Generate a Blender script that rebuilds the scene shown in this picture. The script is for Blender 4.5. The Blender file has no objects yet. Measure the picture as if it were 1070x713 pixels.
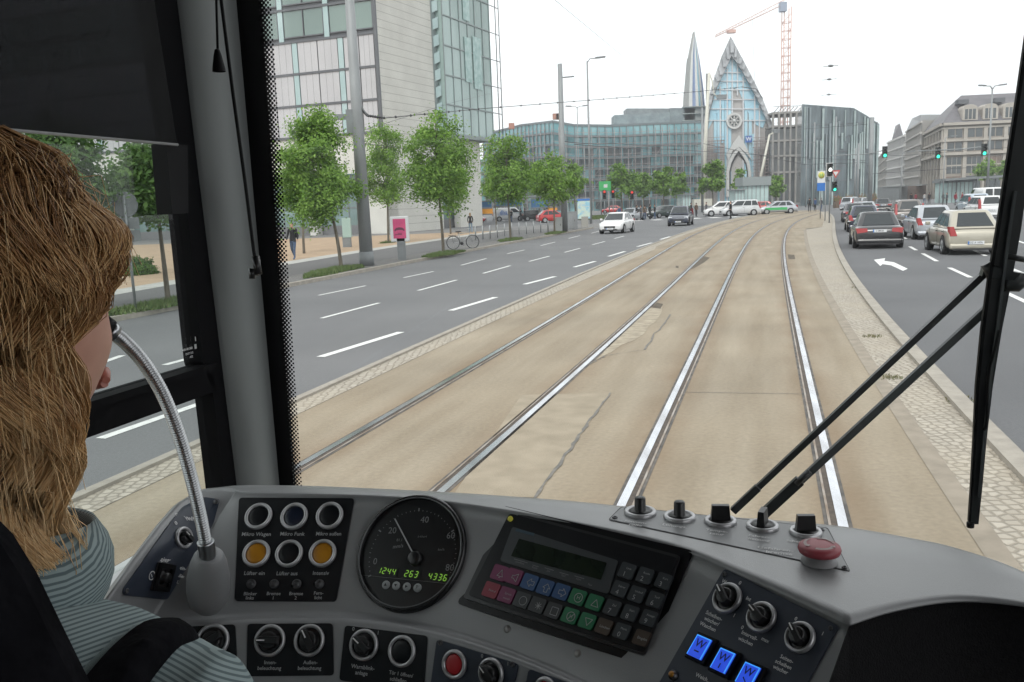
import bpy, bmesh, math, random
import numpy as np
from mathutils import Vector, Matrix, noise
from mathutils.bvhtree import BVHTree

scene = bpy.context.scene
COL = scene.collection
V = Vector
PI = math.pi
rnd = random.Random(7)

# ------------------------------------------------------------------ camera
H_EYE = 2.25
TH = math.atan(.1608)
RHO = .039
FPX = 880.0
_R0 = V((1, 0, 0)); _F = V((0, math.cos(TH), -math.sin(TH))); _U0 = V((0, math.sin(TH), math.cos(TH)))
_RC = math.cos(RHO) * _R0 - math.sin(RHO) * _U0
_UC = math.sin(RHO) * _R0 + math.cos(RHO) * _U0
EYE = V((0, 0, H_EYE))
cam_d = bpy.data.cameras.new('camera')
cam = bpy.data.objects.new('camera', cam_d)
COL.objects.link(cam)
cam_d.sensor_width = 36.0
cam_d.lens = 36.0 * FPX / 1070.0
cam_d.clip_start = .02
cam_d.clip_end = 4000
m = Matrix((( _RC.x, _UC.x, -_F.x, 0), (_RC.y, _UC.y, -_F.y, 0), (_RC.z, _UC.z, -_F.z, H_EYE), (0, 0, 0, 1)))
cam.matrix_world = m
scene.camera = cam

def ray(px, py):
    return _F + _RC * ((px - 535) / FPX) + _UC * ((356.5 - py) / FPX)
def G(px, py, z=0.0):
    r = ray(px, py); return EYE + r * ((H_EYE - z) / -r.z)
def D(px, py, d):
    return EYE + ray(px, py) * d
def W(px, py, Y):
    r = ray(px, py); return EYE + r * (Y / r.y)
def PLN(px, py, p0, n):
    r = ray(px, py); return EYE + r * ((p0 - EYE).dot(n) / r.dot(n))
def proj(p):
    q = p - EYE; d = q.dot(_F)
    return 535 + FPX * q.dot(_RC) / d, 356.5 - FPX * q.dot(_UC) / d
PSI = math.radians(16.3)
TF = V((math.sin(PSI), math.cos(PSI), 0)); TR = V((math.cos(PSI), -math.sin(PSI), 0)); UP = V((0, 0, 1))
def T(r, f, z):
    return TR * r + TF * f + UP * z

# ------------------------------------------------------------------ materials
MATS = {}
def nd(nt, t, loc=(0, 0), **kw):
    n = nt.nodes.new(t); n.location = loc
    for k, v in kw.items(): setattr(n, k, v)
    return n
def pm(name, col, col2=None, scale=5.0, rough=.6, metal=0.0, bump=0.0, bscale=None, spec=None, emit=None, estr=0, coat=0, detail=4, coord='Object', rvar=0.0, stretch=None, contrast=(.35, .65)):
    if name in MATS: return MATS[name]
    M = bpy.data.materials.new(name); M.use_nodes = True; nt = M.node_tree
    b = nt.nodes['Principled BSDF']
    b.inputs['Roughness'].default_value = rough
    b.inputs['Metallic'].default_value = metal
    if spec is not None: b.inputs['Specular IOR Level'].default_value = spec
    if coat:
        b.inputs['Coat Weight'].default_value = coat; b.inputs['Coat Roughness'].default_value = .05 if rough < .38 else .3
    c = tuple(col) + (1,)
    b.inputs['Base Color'].default_value = c
    vec = None
    if col2 is not None or bump or rvar:
        tc = nd(nt, 'ShaderNodeTexCoord', (-900, 0)); vec = tc.outputs[coord]
        if stretch:
            mp = nd(nt, 'ShaderNodeMapping', (-750, 0)); mp.inputs['Scale'].default_value = stretch
            nt.links.new(vec, mp.inputs['Vector']); vec = mp.outputs['Vector']
    if col2 is not None or rvar:
        n = nd(nt, 'ShaderNodeTexNoise', (-600, 0)); n.inputs['Scale'].default_value = scale; n.inputs['Detail'].default_value = detail
        nt.links.new(vec, n.inputs['Vector'])
        r = nd(nt, 'ShaderNodeMapRange', (-450, 0)); r.inputs['From Min'].default_value = contrast[0]; r.inputs['From Max'].default_value = contrast[1]
        nt.links.new(n.outputs['Fac'], r.inputs['Value'])
        if col2 is not None:
            mx = nd(nt, 'ShaderNodeMix', (-250, 0), data_type='RGBA')
            mx.inputs[6].default_value = c; mx.inputs[7].default_value = tuple(col2) + (1,)
            nt.links.new(r.outputs['Result'], mx.inputs[0]); nt.links.new(mx.outputs[2], b.inputs['Base Color'])
        if rvar:
            r2 = nd(nt, 'ShaderNodeMapRange', (-250, -200)); r2.inputs['To Min'].default_value = rough - rvar; r2.inputs['To Max'].default_value = rough + rvar
            nt.links.new(n.outputs['Fac'], r2.inputs['Value']); nt.links.new(r2.outputs['Result'], b.inputs['Roughness'])
    if bump:
        n2 = nd(nt, 'ShaderNodeTexNoise', (-600, -350)); n2.inputs['Scale'].default_value = bscale or scale * 8; n2.inputs['Detail'].default_value = 3
        nt.links.new(vec, n2.inputs['Vector'])
        bp = nd(nt, 'ShaderNodeBump', (-250, -350)); bp.inputs['Strength'].default_value = bump; bp.inputs['Distance'].default_value = .02
        nt.links.new(n2.outputs['Fac'], bp.inputs['Height']); nt.links.new(bp.outputs['Normal'], b.inputs['Normal'])
    if emit is not None:
        b.inputs['Emission Color'].default_value = tuple(emit) + (1,); b.inputs['Emission Strength'].default_value = estr
    MATS[name] = M
    return M

def glassmat(name, tint=(1, 1, 1), refl=.06, dark=0.0):
    """thin clear pane: transparent with a little mirror reflection"""
    if name in MATS: return MATS[name]
    M = bpy.data.materials.new(name); M.use_nodes = True; nt = M.node_tree
    nt.nodes.remove(nt.nodes['Principled BSDF'])
    out = nt.nodes['Material Output']
    tr = nd(nt, 'ShaderNodeBsdfTransparent'); tr.inputs['Color'].default_value = tuple(tint) + (1,)
    gl = nd(nt, 'ShaderNodeBsdfGlossy'); gl.inputs['Roughness'].default_value = .01
    lw = nd(nt, 'ShaderNodeLayerWeight'); lw.inputs['Blend'].default_value = .5
    pw = nd(nt, 'ShaderNodeMath', operation='POWER'); pw.inputs[1].default_value = 4.5
    nt.links.new(lw.outputs['Facing'], pw.inputs[0])
    mu = nd(nt, 'ShaderNodeMath', operation='MULTIPLY_ADD'); mu.inputs[1].default_value = .6; mu.inputs[2].default_value = refl
    nt.links.new(pw.outputs[0], mu.inputs[0])
    mx = nd(nt, 'ShaderNodeMixShader')
    nt.links.new(mu.outputs[0], mx.inputs[0]); nt.links.new(tr.outputs[0], mx.inputs[1]); nt.links.new(gl.outputs[0], mx.inputs[2])
    nt.links.new(mx.outputs[0], out.inputs['Surface'])
    MATS[name] = M
    return M

# ------------------------------------------------------------------ mesh builder
class MB:
    def __init__(s, smooth=None):
        s.v = []; s.f = []; s.sm = []; s.mi = []; s.uv = None; s.smooth = smooth; s.cur = 0
    def add(s, vs, fs, smooth=False):
        o = len(s.v); s.v.extend(V(p) for p in vs)
        for f in fs:
            s.f.append(tuple(i + o for i in f)); s.sm.append(smooth); s.mi.append(s.cur)
    def box(s, c, size, rz=0.0, M=None):
        x, y, z = size[0] / 2, size[1] / 2, size[2] / 2
        R = M or Matrix.Rotation(rz, 3, 'Z')
        c = V(c)
        vs = [c + R @ V((a * x, b * y, d * z)) for d in (-1, 1) for b in (-1, 1) for a in (-1, 1)]
        s.add(vs, [(0, 2, 3, 1), (4, 5, 7, 6), (0, 1, 5, 4), (2, 6, 7, 3), (0, 4, 6, 2), (1, 3, 7, 5)])
    def obox(s, a, b, wd, ht, up=V((0, 0, 1)), ctr=True):
        """box from a to b, width wd sideways, ht along up"""
        a = V(a); b = V(b); d = (b - a).normalized(); sd = d.cross(up)
        if sd.length < 1e-6: sd = V((1, 0, 0))
        sd.normalize(); u = sd.cross(d)
        vs = []
        for p in (a, b):
            for i, j in ((-1, -1), (1, -1), (1, 1), (-1, 1)):
                vs.append(p + sd * (i * wd / 2) + u * (j * ht / 2))
        s.add(vs, [(0, 1, 2, 3), (7, 6, 5, 4), (0, 4, 5, 1), (1, 5, 6, 2), (2, 6, 7, 3), (3, 7, 4, 0)])
    def quad(s, a, b, c, d):
        s.add([a, b, c, d], [(0, 1, 2, 3)])
    def poly(s, pts):
        s.add(pts, [tuple(range(len(pts)))])
    def prism(s, pts, ext):
        """closed polygon pts extruded by vector ext"""
        n = len(pts); e = V(ext)
        vs = [V(p) for p in pts] + [V(p) + e for p in pts]
        fs = [tuple(reversed(range(n))), tuple(range(n, 2 * n))] + [(i, (i + 1) % n, n + (i + 1) % n, n + i) for i in range(n)]
        s.add(vs, fs)
    def tube(s, pts, r, seg=8, caps=True, smooth=True):
        pts = [V(p) for p in pts]; n = len(pts)
        rs = r if isinstance(r, (list, tuple)) else [r] * n
        vs = []; prev = None
        for i, p in enumerate(pts):
            if i == 0: d = pts[1] - pts[0]
            elif i == n - 1: d = pts[-1] - pts[-2]
            else: d = pts[i + 1] - pts[i - 1]
            d.normalize()
            if prev is None:
                a = d.cross(V((0, 0, 1)))
                if a.length < .05: a = d.cross(V((0, 1, 0)))
            else:
                a = prev - d * prev.dot(d)
            a.normalize(); prev = a; b = d.cross(a)
            for k in range(seg):
                t = 2 * PI * k / seg
                vs.append(p + a * (math.cos(t) * rs[i]) + b * (math.sin(t) * rs[i]))
        fs = []
        for i in range(n - 1):
            for k in range(seg):
                k2 = (k + 1) % seg
                fs.append((i * seg + k, i * seg + k2, (i + 1) * seg + k2, (i + 1) * seg + k))
        s.add(vs, fs, smooth)
        if caps:
            o = len(s.v) - len(vs)
            s.f.append(tuple(o + k for k in reversed(range(seg)))); s.sm.append(False); s.mi.append(s.cur)
            s.f.append(tuple(o + (n - 1) * seg + k for k in range(seg))); s.sm.append(False); s.mi.append(s.cur)
    def lathe(s, fr, prof, seg=24, smooth=True, close=True):
        """prof = [(radius, height)] about the frame's normal"""
        o, u, v, n = fr; vs = []; fs = []
        for (r, h) in prof:
            for k in range(seg):
                t = 2 * PI * k / seg
                vs.append(o + u * (r * math.cos(t)) + v * (r * math.sin(t)) + n * h)
        for i in range(len(prof) - 1):
            for k in range(seg):
                k2 = (k + 1) % seg
                fs.append((i * seg + k, i * seg + k2, (i + 1) * seg + k2, (i + 1) * seg + k))
        if close: fs.append(tuple((len(prof) - 1) * seg + k for k in range(seg)))
        s.add(vs, fs, smooth)
    def grid(s, rows, smooth=True, closed=False):
        nr = len(rows); nc = len(rows[0]); vs = [p for r in rows for p in r]; fs = []
        for i in range(nr - 1):
            for j in range(nc if closed else nc - 1):
                j2 = (j + 1) % nc
                fs.append((i * nc + j, i * nc + j2, (i + 1) * nc + j2, (i + 1) * nc + j))
        s.add(vs, fs, smooth)
    def ball(s, c, r, seg=10, rings=6, sc=(1, 1, 1)):
        c = V(c); rows = []
        for i in range(rings + 1):
            ph = PI * i / rings
            rows.append([c + V((r * sc[0] * math.sin(ph) * math.cos(2 * PI * k / seg), r * sc[1] * math.sin(ph) * math.sin(2 * PI * k / seg), -r * sc[2] * math.cos(ph))) for k in range(seg)])
        s.grid(rows, True, True)
    def mesh(s, name, off=V((0, 0, 0)), sharp=40):
        me = bpy.data.meshes.new(name)
        me.from_pydata([tuple(p - off) for p in s.v], [], s.f)
        me.polygons.foreach_set('use_smooth', s.sm)
        me.polygons.foreach_set('material_index', s.mi)
        if s.uv:
            ul = me.uv_layers.new(name='UVMap')
            for li, l in enumerate(me.loops): ul.data[li].uv = s.uv[l.vertex_index]
        me.update()
        return me
    def build(s, name, mat, parent=None, bevel=0, sharp=None):
        if parent is None:
            xs = [p.x for p in s.v]; ys = [p.y for p in s.v]; zs = [p.z for p in s.v]
            off = V(((min(xs) + max(xs)) / 2, (min(ys) + max(ys)) / 2, min(zs)))
        else: off = wloc(parent)
        me = s.mesh(name, off)
        for mm in (mat if isinstance(mat, (list, tuple)) else [mat]): me.materials.append(mm)
        o = bpy.data.objects.new(name, me); COL.objects.link(o)
        if parent is None: o.location = off
        else: o.parent = parent
        if sharp:
            me.set_sharp_from_angle(angle=math.radians(sharp))
        if bevel:
            b = o.modifiers.new('bevel', 'BEVEL'); b.width = bevel; b.segments = 2; b.limit_method = 'ANGLE'; b.angle_limit = math.radians(35)
        return o
def wloc(o):
    l = V((0, 0, 0))
    while o is not None:
        l += o.location; o = o.parent
    return l
def thing(name, label, cat, loc=(0, 0, 0), group=None):
    o = bpy.data.objects.new(name, None); COL.objects.link(o); o.location = loc
    o.empty_display_size = .2
    o['label'] = label; o['category'] = cat
    if group: o['group'] = group
    return o
def tag(o, label, cat, group=None, kind=None):
    if label: o['label'] = label
    if cat: o['category'] = cat
    if group: o['group'] = group
    if kind: o['kind'] = kind
    return o
def struct(o):
    o['kind'] = 'structure'; return o
def dup(root, label=None, loc=None, rz=None, group=None, sc=None):
    def cp(o, par):
        c = o.copy(); COL.objects.link(c); c.parent = par
        for ch in o.children: cp(ch, c)
        return c
    r = cp(root, root.parent)
    if label: r['label'] = label
    if loc is not None: r.location = loc
    if rz is not None: r.rotation_euler = (0, 0, rz)
    if group: r['group'] = group
    if sc is not None: r.scale = sc if not isinstance(sc, (int, float)) else (sc, sc, sc)
    return r

_TXT = {}
def text_geo(s, bold=0):
    if (s, bold) in _TXT: return _TXT[(s, bold)]
    cu = bpy.data.curves.new('txt', 'FONT'); cu.body = s; cu.size = 1; cu.align_x = 'CENTER'; cu.align_y = 'CENTER'; cu.resolution_u = 2
    cu.offset = .012 * bold
    o = bpy.data.objects.new('txt', cu); COL.objects.link(o)
    dg = bpy.context.evaluated_depsgraph_get(); dg.update()
    me = o.evaluated_get(dg).to_mesh()
    vs = [tuple(v.co) for v in me.vertices]; fs = [tuple(p.vertices) for p in me.polygons]
    bpy.data.objects.remove(o); bpy.data.curves.remove(cu)
    _TXT[(s, bold)] = (vs, fs)
    return vs, fs
def put_text(mb, s, fr, size, bold=0, lift=0.0):
    o, u, v, n = fr; vs, fs = text_geo(s, bold)
    mb.add([o + u * (p[0] * size) + v * (p[1] * size) + n * lift for p in vs], fs)

def cr(p0, p1, p2, p3, t):
    return .5 * ((2 * p1) + (p2 - p0) * t + (2 * p0 - 5 * p1 + 4 * p2 - p3) * t * t + (3 * p1 - p0 - 3 * p2 + p3) * t ** 3)
def spline(pts, n):
    """Catmull-Rom through pts, n steps per segment"""
    P = [pts[0]] + list(pts) + [pts[-1]]; out = []
    for i in range(1, len(P) - 2):
        for k in range(n): out.append(cr(P[i - 1], P[i], P[i + 1], P[i + 2], k / n))
    out.append(pts[-1]); return out

# ------------------------------------------------------------------ world and light
w = bpy.data.worlds.new('World'); scene.world = w; w.use_nodes = True
nt = w.node_tree; bg = nt.nodes['Background']
sky = nd(nt, 'ShaderNodeTexSky'); sky.sky_type = 'NISHITA'; sky.sun_disc = False
SUN_EL = math.radians(48); SUN_AZ = math.radians(200)
sky.sun_elevation = SUN_EL; sky.sun_rotation = SUN_AZ
sky.air_density = 1.0; sky.dust_density = 4.0; sky.ozone_density = 1.0
hs = nd(nt, 'ShaderNodeHueSaturation'); hs.inputs['Saturation'].default_value = .12; hs.inputs['Value'].default_value = 1.0
nt.links.new(sky.outputs[0], hs.inputs['Color'])
# an even white overcast over the clear-sky gradient
mx = nd(nt, 'ShaderNodeMix', data_type='RGBA'); mx.inputs[0].default_value = .72
mx.inputs[7].default_value = (12.6, 12.8, 13.0, 1)
nt.links.new(hs.outputs[0], mx.inputs[6]); nt.links.new(mx.outputs[2], bg.inputs['Color'])
bg.inputs['Strength'].default_value = .12
sd = bpy.data.lights.new('sun', 'SUN'); sd.energy = 1.0; sd.angle = math.radians(14); sd.color = (1, .97, .92)
so = bpy.data.objects.new('sun', sd); COL.objects.link(so)
sdir = V((math.sin(SUN_AZ) * math.cos(SUN_EL), math.cos(SUN_AZ) * math.cos(SUN_EL), math.sin(SUN_EL)))
so.rotation_euler = sdir.to_track_quat('Z', 'Y').to_euler(); so.location = (0, 0, 60)
scene.view_settings.view_transform = 'Standard'; scene.view_settings.look = 'None'
scene.view_settings.gamma = 1.0; scene.view_settings.exposure = .3
scene.render.engine = 'CYCLES'
cy = scene.cycles
cy.max_bounces = 8; cy.diffuse_bounces = 4; cy.glossy_bounces = 4; cy.transparent_max_bounces = 24; cy.transmission_bounces = 4
cy.caustics_reflective = False; cy.caustics_refractive = False
cy.use_denoising = True
cy.sample_clamp_indirect = 6
try: cy.denoiser = 'OPENIMAGEDENOISE'
except Exception: pass
# ================================================================== GROUND
def fit(pts, z=0.0, deg=4):
    P = [G(x, y, z) for x, y in pts]
    ys = np.array([p.y for p in P]); xs = np.array([p.x for p in P])
    c = np.polyfit(ys, xs, min(deg, len(P) - 1), w=1 / np.sqrt(ys))
    y0, y1 = ys.min(), ys.max(); d = np.polyder(c)
    def X(y):
        if y < y0: return float(np.polyval(c, y0) + np.polyval(d, y0) * (y - y0))
        if y > y1: return float(np.polyval(c, y1) + np.polyval(d, y1) * (y - y1))
        return float(np.polyval(c, y))
    return X
R1 = fit([(313,492),(367,458),(435,418),(502,378),(560,344),(628,302),(695,265),(726,245),(746,238),(775,229),(799,226)], deg=3)
R2 = fit([(468,511),(547,444),(615,377),(677,320),(740,265),(765,243),(785,233),(807,227),(824,224)], deg=3)
R3 = fit([(657,521),(691,444),(722,368),(749,314),(781,260),(794,240),(814,230.5),(833,225.6)], deg=3)
R4 = fit([(877,534),(859,453),(839,372.5),(825,310),(820,265),(823,244),(838,229),(853,224.5)], deg=3)
LO = fit([(312,420),(435,359),(570,303),(659,265),(721,242),(758,230),(782,226)], deg=3)
LI0 = fit([(312,437),(435,371),(560,319),(670,267)], deg=2)
RI = fit([(842,238),(853,281),(888,340),(941,430),(994,500),(1037,560)], deg=3)
RO = fit([(869,225),(873,233),(874.5,252),(890.5,286.5),(936,340),(989,398),(1070,484)], deg=3)
SW = fit([(119,338),(210,317),(305,300),(414.5,280),(461.7,268),(523,257),(585,245.6),(620,239)], deg=2)
WB = fit([(105,309),(203,296.6),(340,268.4),(427,257),(517,243)], .12, deg=2)
def LI(y): return max(LI0(y), LO(y) + .45) if y < 40 else LO(y) + .55
def ys(a, b, st=1.0, g=1.03):
    o = []; y = a
    while y < b: o.append(y); y += st; st *= g
    o.append(b); return o
def strip(name, fa, fb, y0, y1, z, mat, n=1, parent=None, uvf=None, st=.8):
    m = MB(); rows = []; uv = []
    for y in ys(y0, y1, st):
        a, b = fa(y), fb(y)
        rows.append([V((a + (b - a) * i / n, y, z)) for i in range(n + 1)])
    m.grid(rows, True)
    return m.build(name, mat, parent)

# asphalt: fine grain, worn wheel tracks, patches
def asphalt(name, base, var):
    M = pm(name, base, var, scale=.35, rough=.85, bump=.35, bscale=90, contrast=(.3, .7), detail=8)
    nt = M.node_tree; b = nt.nodes['Principled BSDF']
    tc = nd(nt, 'ShaderNodeTexCoord'); n = nd(nt, 'ShaderNodeTexNoise'); n.inputs['Scale'].default_value = 30; n.inputs['Detail'].default_value = 6
    nt.links.new(tc.outputs['Object'], n.inputs['Vector'])
    src = b.inputs['Base Color'].links[0].from_socket
    mm = nd(nt, 'ShaderNodeMix', data_type='RGBA', blend_type='MULTIPLY'); mm.inputs[0].default_value = .55
    r = nd(nt, 'ShaderNodeMapRange'); r.inputs['To Min'].default_value = .55; r.inputs['To Max'].default_value = 1.45
    nt.links.new(n.outputs['Fac'], r.inputs['Value'])
    nt.links.new(src, mm.inputs[6]); nt.links.new(r.outputs[0], mm.inputs[7]); nt.links.new(mm.outputs[2], b.inputs['Base Color'])
    return M
m_asph = asphalt('asphalt', (.15, .151, .155), (.125, .127, .131))
m_asph2 = asphalt('asphalt_dark', (.122, .124, .129), (.10, .102, .107))
m_plaza = pm('plaza_paving', (.19, .185, .18), (.15, .148, .145), scale=.2, rough=.85, bump=.2, bscale=20)
m_mark = pm('road_paint', (.72, .72, .70), (.5, .5, .49), scale=12, rough=.6, contrast=(.45, .8))
m_kerb = pm('kerb_granite', (.34, .31, .265), (.27, .245, .21), scale=6, rough=.8, bump=.3, bscale=40)
m_steel = pm('rail_steel', (.72, .74, .78), (.5, .5, .52), scale=3, rough=.22, metal=1, stretch=(1, .2, 1))
m_groove = pm('rail_groove', (.06, .05, .042), (.10, .08, .065), scale=20, rough=.9)
m_bitumen = pm('bitumen_joint', (.055, .052, .05), (.16, .14, .12), scale=6, rough=.8, contrast=(.35,.75))

def cobble(name, c1, c2, gap, sc, warp=.05):
    M = bpy.data.materials.new(name); M.use_nodes = True; nt = M.node_tree; b = nt.nodes['Principled BSDF']
    b.inputs['Roughness'].default_value = .85
    tc = nd(nt, 'ShaderNodeTexCoord')
    n0 = nd(nt, 'ShaderNodeTexNoise'); n0.inputs['Scale'].default_value = 1.5
    nt.links.new(tc.outputs['Object'], n0.inputs['Vector'])
    add = nd(nt, 'ShaderNodeMix', data_type='VECTOR'); add.inputs[0].default_value = warp
    nt.links.new(tc.outputs['Object'], add.inputs[4]); nt.links.new(n0.outputs['Color'], add.inputs[5])
    vo = nd(nt, 'ShaderNodeTexVoronoi'); vo.inputs['Scale'].default_value = sc; vo.inputs['Randomness'].default_value = .55
    ve = nd(nt, 'ShaderNodeTexVoronoi', feature='DISTANCE_TO_EDGE'); ve.inputs['Scale'].default_value = sc; ve.inputs['Randomness'].default_value = .55
    nt.links.new(add.outputs[1], vo.inputs['Vector']); nt.links.new(add.outputs[1], ve.inputs['Vector'])
    bw = nd(nt, 'ShaderNodeSeparateColor'); nt.links.new(vo.outputs['Color'], bw.inputs[0])
    mx = nd(nt, 'ShaderNodeMix', data_type='RGBA'); mx.inputs[6].default_value = tuple(c1) + (1,); mx.inputs[7].default_value = tuple(c2) + (1,)
    nt.links.new(bw.outputs[0], mx.inputs[0])
    r = nd(nt, 'ShaderNodeMapRange'); r.inputs['From Min'].default_value = 0.02; r.inputs['From Max'].default_value = .16
    nt.links.new(ve.outputs['Distance'], r.inputs['Value'])
    m2 = nd(nt, 'ShaderNodeMix', data_type='RGBA'); m2.inputs[6].default_value = tuple(gap) + (1,)
    nt.links.new(r.outputs[0], m2.inputs[0]); nt.links.new(mx.outputs[2], m2.inputs[7])
    # dust lying over parts of the paving
    nz = nd(nt, 'ShaderNodeTexNoise'); nz.inputs['Scale'].default_value = .8; nz.inputs['Detail'].default_value = 5
    nt.links.new(tc.outputs['Object'], nz.inputs['Vector'])
    r3 = nd(nt, 'ShaderNodeMapRange'); r3.inputs['From Min'].default_value = .45; r3.inputs['From Max'].default_value = .7; r3.inputs['To Max'].default_value = .5
    nt.links.new(nz.outputs['Fac'], r3.inputs['Value'])
    m3 = nd(nt, 'ShaderNodeMix', data_type='RGBA'); m3.inputs[7].default_value = ((c1[0] + c2[0]) * .52, (c1[1] + c2[1]) * .5, (c1[2] + c2[2]) * .46, 1)
    nt.links.new(r3.outputs[0], m3.inputs[0]); nt.links.new(m2.outputs[2], m3.inputs[6]); nt.links.new(m3.outputs[2], b.inputs['Base Color'])
    bp = nd(nt, 'ShaderNodeBump'); bp.inputs['Strength'].default_value = .7; bp.inputs['Distance'].default_value = .02
    nt.links.new(r.outputs[0], bp.inputs['Height']); nt.links.new(bp.outputs[0], b.inputs['Normal'])
    return M
m_cob = cobble('cobble_median', (.42, .38, .32), (.33, .295, .245), (.26, .23, .185), 11)
m_cobg = cobble('cobble_grey', (.2, .195, .19), (.15, .147, .143), (.09, .085, .08), 9)

# the trackbed: concrete, u = metres from the nearest rail's left side, v = along
def track_material():
    M = bpy.data.materials.new('trackbed_concrete'); M.use_nodes = True; nt = M.node_tree; b = nt.nodes['Principled BSDF']
    b.inputs['Roughness'].default_value = .88
    tc = nd(nt, 'ShaderNodeTexCoord')
    uv = nd(nt, 'ShaderNodeUVMap'); sep = nd(nt, 'ShaderNodeSeparateXYZ'); nt.links.new(uv.outputs[0], sep.inputs[0])
    # lengthwise streaks of dust
    mp = nd(nt, 'ShaderNodeMapping'); mp.inputs['Scale'].default_value = (2.2, .2, 1)
    nt.links.new(uv.outputs[0], mp.inputs['Vector'])
    n1 = nd(nt, 'ShaderNodeTexNoise'); n1.inputs['Scale'].default_value = 1.2; n1.inputs['Detail'].default_value = 6
    nt.links.new(mp.outputs[0], n1.inputs['Vector'])
    cr_ = nd(nt, 'ShaderNodeValToRGB'); e = cr_.color_ramp.elements
    e[0].position = .3; e[0].color = (.235, .19, .132, 1); e[1].position = .72; e[1].color = (.315, .268, .20, 1)
    nt.links.new(n1.outputs['Fac'], cr_.inputs[0])
    # broad blotches
    n2 = nd(nt, 'ShaderNodeTexNoise'); n2.inputs['Scale'].default_value = .45; n2.inputs['Detail'].default_value = 7
    nt.links.new(tc.outputs['Object'], n2.inputs['Vector'])
    r2 = nd(nt, 'ShaderNodeMapRange'); r2.inputs['From Min'].default_value = .3; r2.inputs['From Max'].default_value = .7; r2.inputs['To Min'].default_value = .86; r2.inputs['To Max'].default_value = 1.08
    nt.links.new(n2.outputs['Fac'], r2.inputs['Value'])
    n3 = nd(nt, 'ShaderNodeTexNoise'); n3.inputs['Scale'].default_value = 22; n3.inputs['Detail'].default_value = 8
    nt.links.new(tc.outputs['Object'], n3.inputs['Vector'])
    r3 = nd(nt, 'ShaderNodeMapRange'); r3.inputs['From Min'].default_value = .2; r3.inputs['From Max'].default_value = .8; r3.inputs['To Min'].default_value = .84; r3.inputs['To Max'].default_value = 1.14
    nt.links.new(n3.outputs['Fac'], r3.inputs['Value'])
    mu = nd(nt, 'ShaderNodeMath', operation='MULTIPLY'); nt.links.new(r2.outputs[0], mu.inputs[0]); nt.links.new(r3.outputs[0], mu.inputs[1])
    m1 = nd(nt, 'ShaderNodeMix', data_type='RGBA', blend_type='MULTIPLY'); m1.inputs[0].default_value = 1
    nt.links.new(cr_.outputs[0], m1.inputs[6]); nt.links.new(mu.outputs[0], m1.inputs[7])
    # rust dust beside the rails: x of the uv is the distance to the nearest rail in metres
    n4 = nd(nt, 'ShaderNodeTexNoise'); n4.inputs['Scale'].default_value = 1.1
    nt.links.new(tc.outputs['Object'], n4.inputs['Vector'])
    vr = nd(nt, 'ShaderNodeVertexColor'); vr.layer_name = 'rail'
    r4 = nd(nt, 'ShaderNodeMapRange'); r4.inputs['From Min'].default_value = .3; r4.inputs['From Max'].default_value = .75; r4.inputs['To Min'].default_value = .25; r4.inputs['To Max'].default_value = .9
    nt.links.new(n4.outputs['Fac'], r4.inputs['Value'])
    sc = nd(nt, 'ShaderNodeSeparateColor'); nt.links.new(vr.outputs[0], sc.inputs[0])
    mu2 = nd(nt, 'ShaderNodeMath', operation='MULTIPLY'); nt.links.new(sc.outputs[0], mu2.inputs[0]); nt.links.new(r4.outputs[0], mu2.inputs[1])
    m3 = nd(nt, 'ShaderNodeMix', data_type='RGBA'); m3.inputs[7].default_value = (.17, .108, .058, 1)
    nt.links.new(mu2.outputs[0], m3.inputs[0]); nt.links.new(m1.outputs[2], m3.inputs[6]); nt.links.new(m3.outputs[2], b.inputs['Base Color'])
    bp = nd(nt, 'ShaderNodeBump'); bp.inputs['Strength'].default_value = .35; bp.inputs['Distance'].default_value = .01
    nt.links.new(n3.outputs['Fac'], bp.inputs['Height']); nt.links.new(bp.outputs[0], b.inputs['Normal'])
    return M
m_track = track_material()

# base ground
g = MB(); g.add([(-1500, -300, 0), (1500, -300, 0), (1500, 2500, 0), (-1500, 2500, 0)], [(0, 1, 2, 3)])
struct(g.build('ground', m_plaza))
g = MB()
g.grid([[V((SW(y) - 0.0, y, .004)) if i == 0 else V((SW(y) + (min(RO(y), 140) + 19 - SW(y)) * i / 4, y, .004)) for i in range(5)] for y in ys(-14, 118, 2)], True)
g.grid([[V((x, y, .0035)) for x in (-120, -60, 0, 60, 160)] for y in (92, 150, 190)], True)
struct(g.build('road', m_asph))
g = MB()
g.grid([[V((RO(y), y, .008)), V((RO(y) + 15.5, y, .008))] for y in ys(-14, 98, 2)], True)
struct(g.build('carriageway', m_asph2))

# track slab with rails
def near_rail(x, y):
    return min(abs(x - r(y)) for r in (R1, R2, R3, R4))
YEND = 118
m = MB(); rows = []; uv = []; colr = []
for y in ys(-12, YEND, .7, 1.02):
    a, b = LI(y), RI(y) if y < 56 else RO(y) - .9 - (y - 56) * .0
    b = min(b, RO(y) - .5)
    row = []
    xs = []
    for t in range(49): xs.append(a + (b - a) * t / 48)
    for x in xs:
        row.append(V((x, y, .02))); uv.append((x - R3(y), y * 1.05)); colr.append(max(0, 1 - (near_rail(x, y) / .42)) ** 1.2)
    rows.append(row)
m.grid(rows, True); m.uv = uv
tb = m.build('trackbed', m_track); struct(tb)
ca = tb.data.color_attributes.new('rail', 'FLOAT_COLOR', 'POINT')
for i, c in enumerate(colr): ca.data[i].color = (c, c, c, 1)

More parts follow.
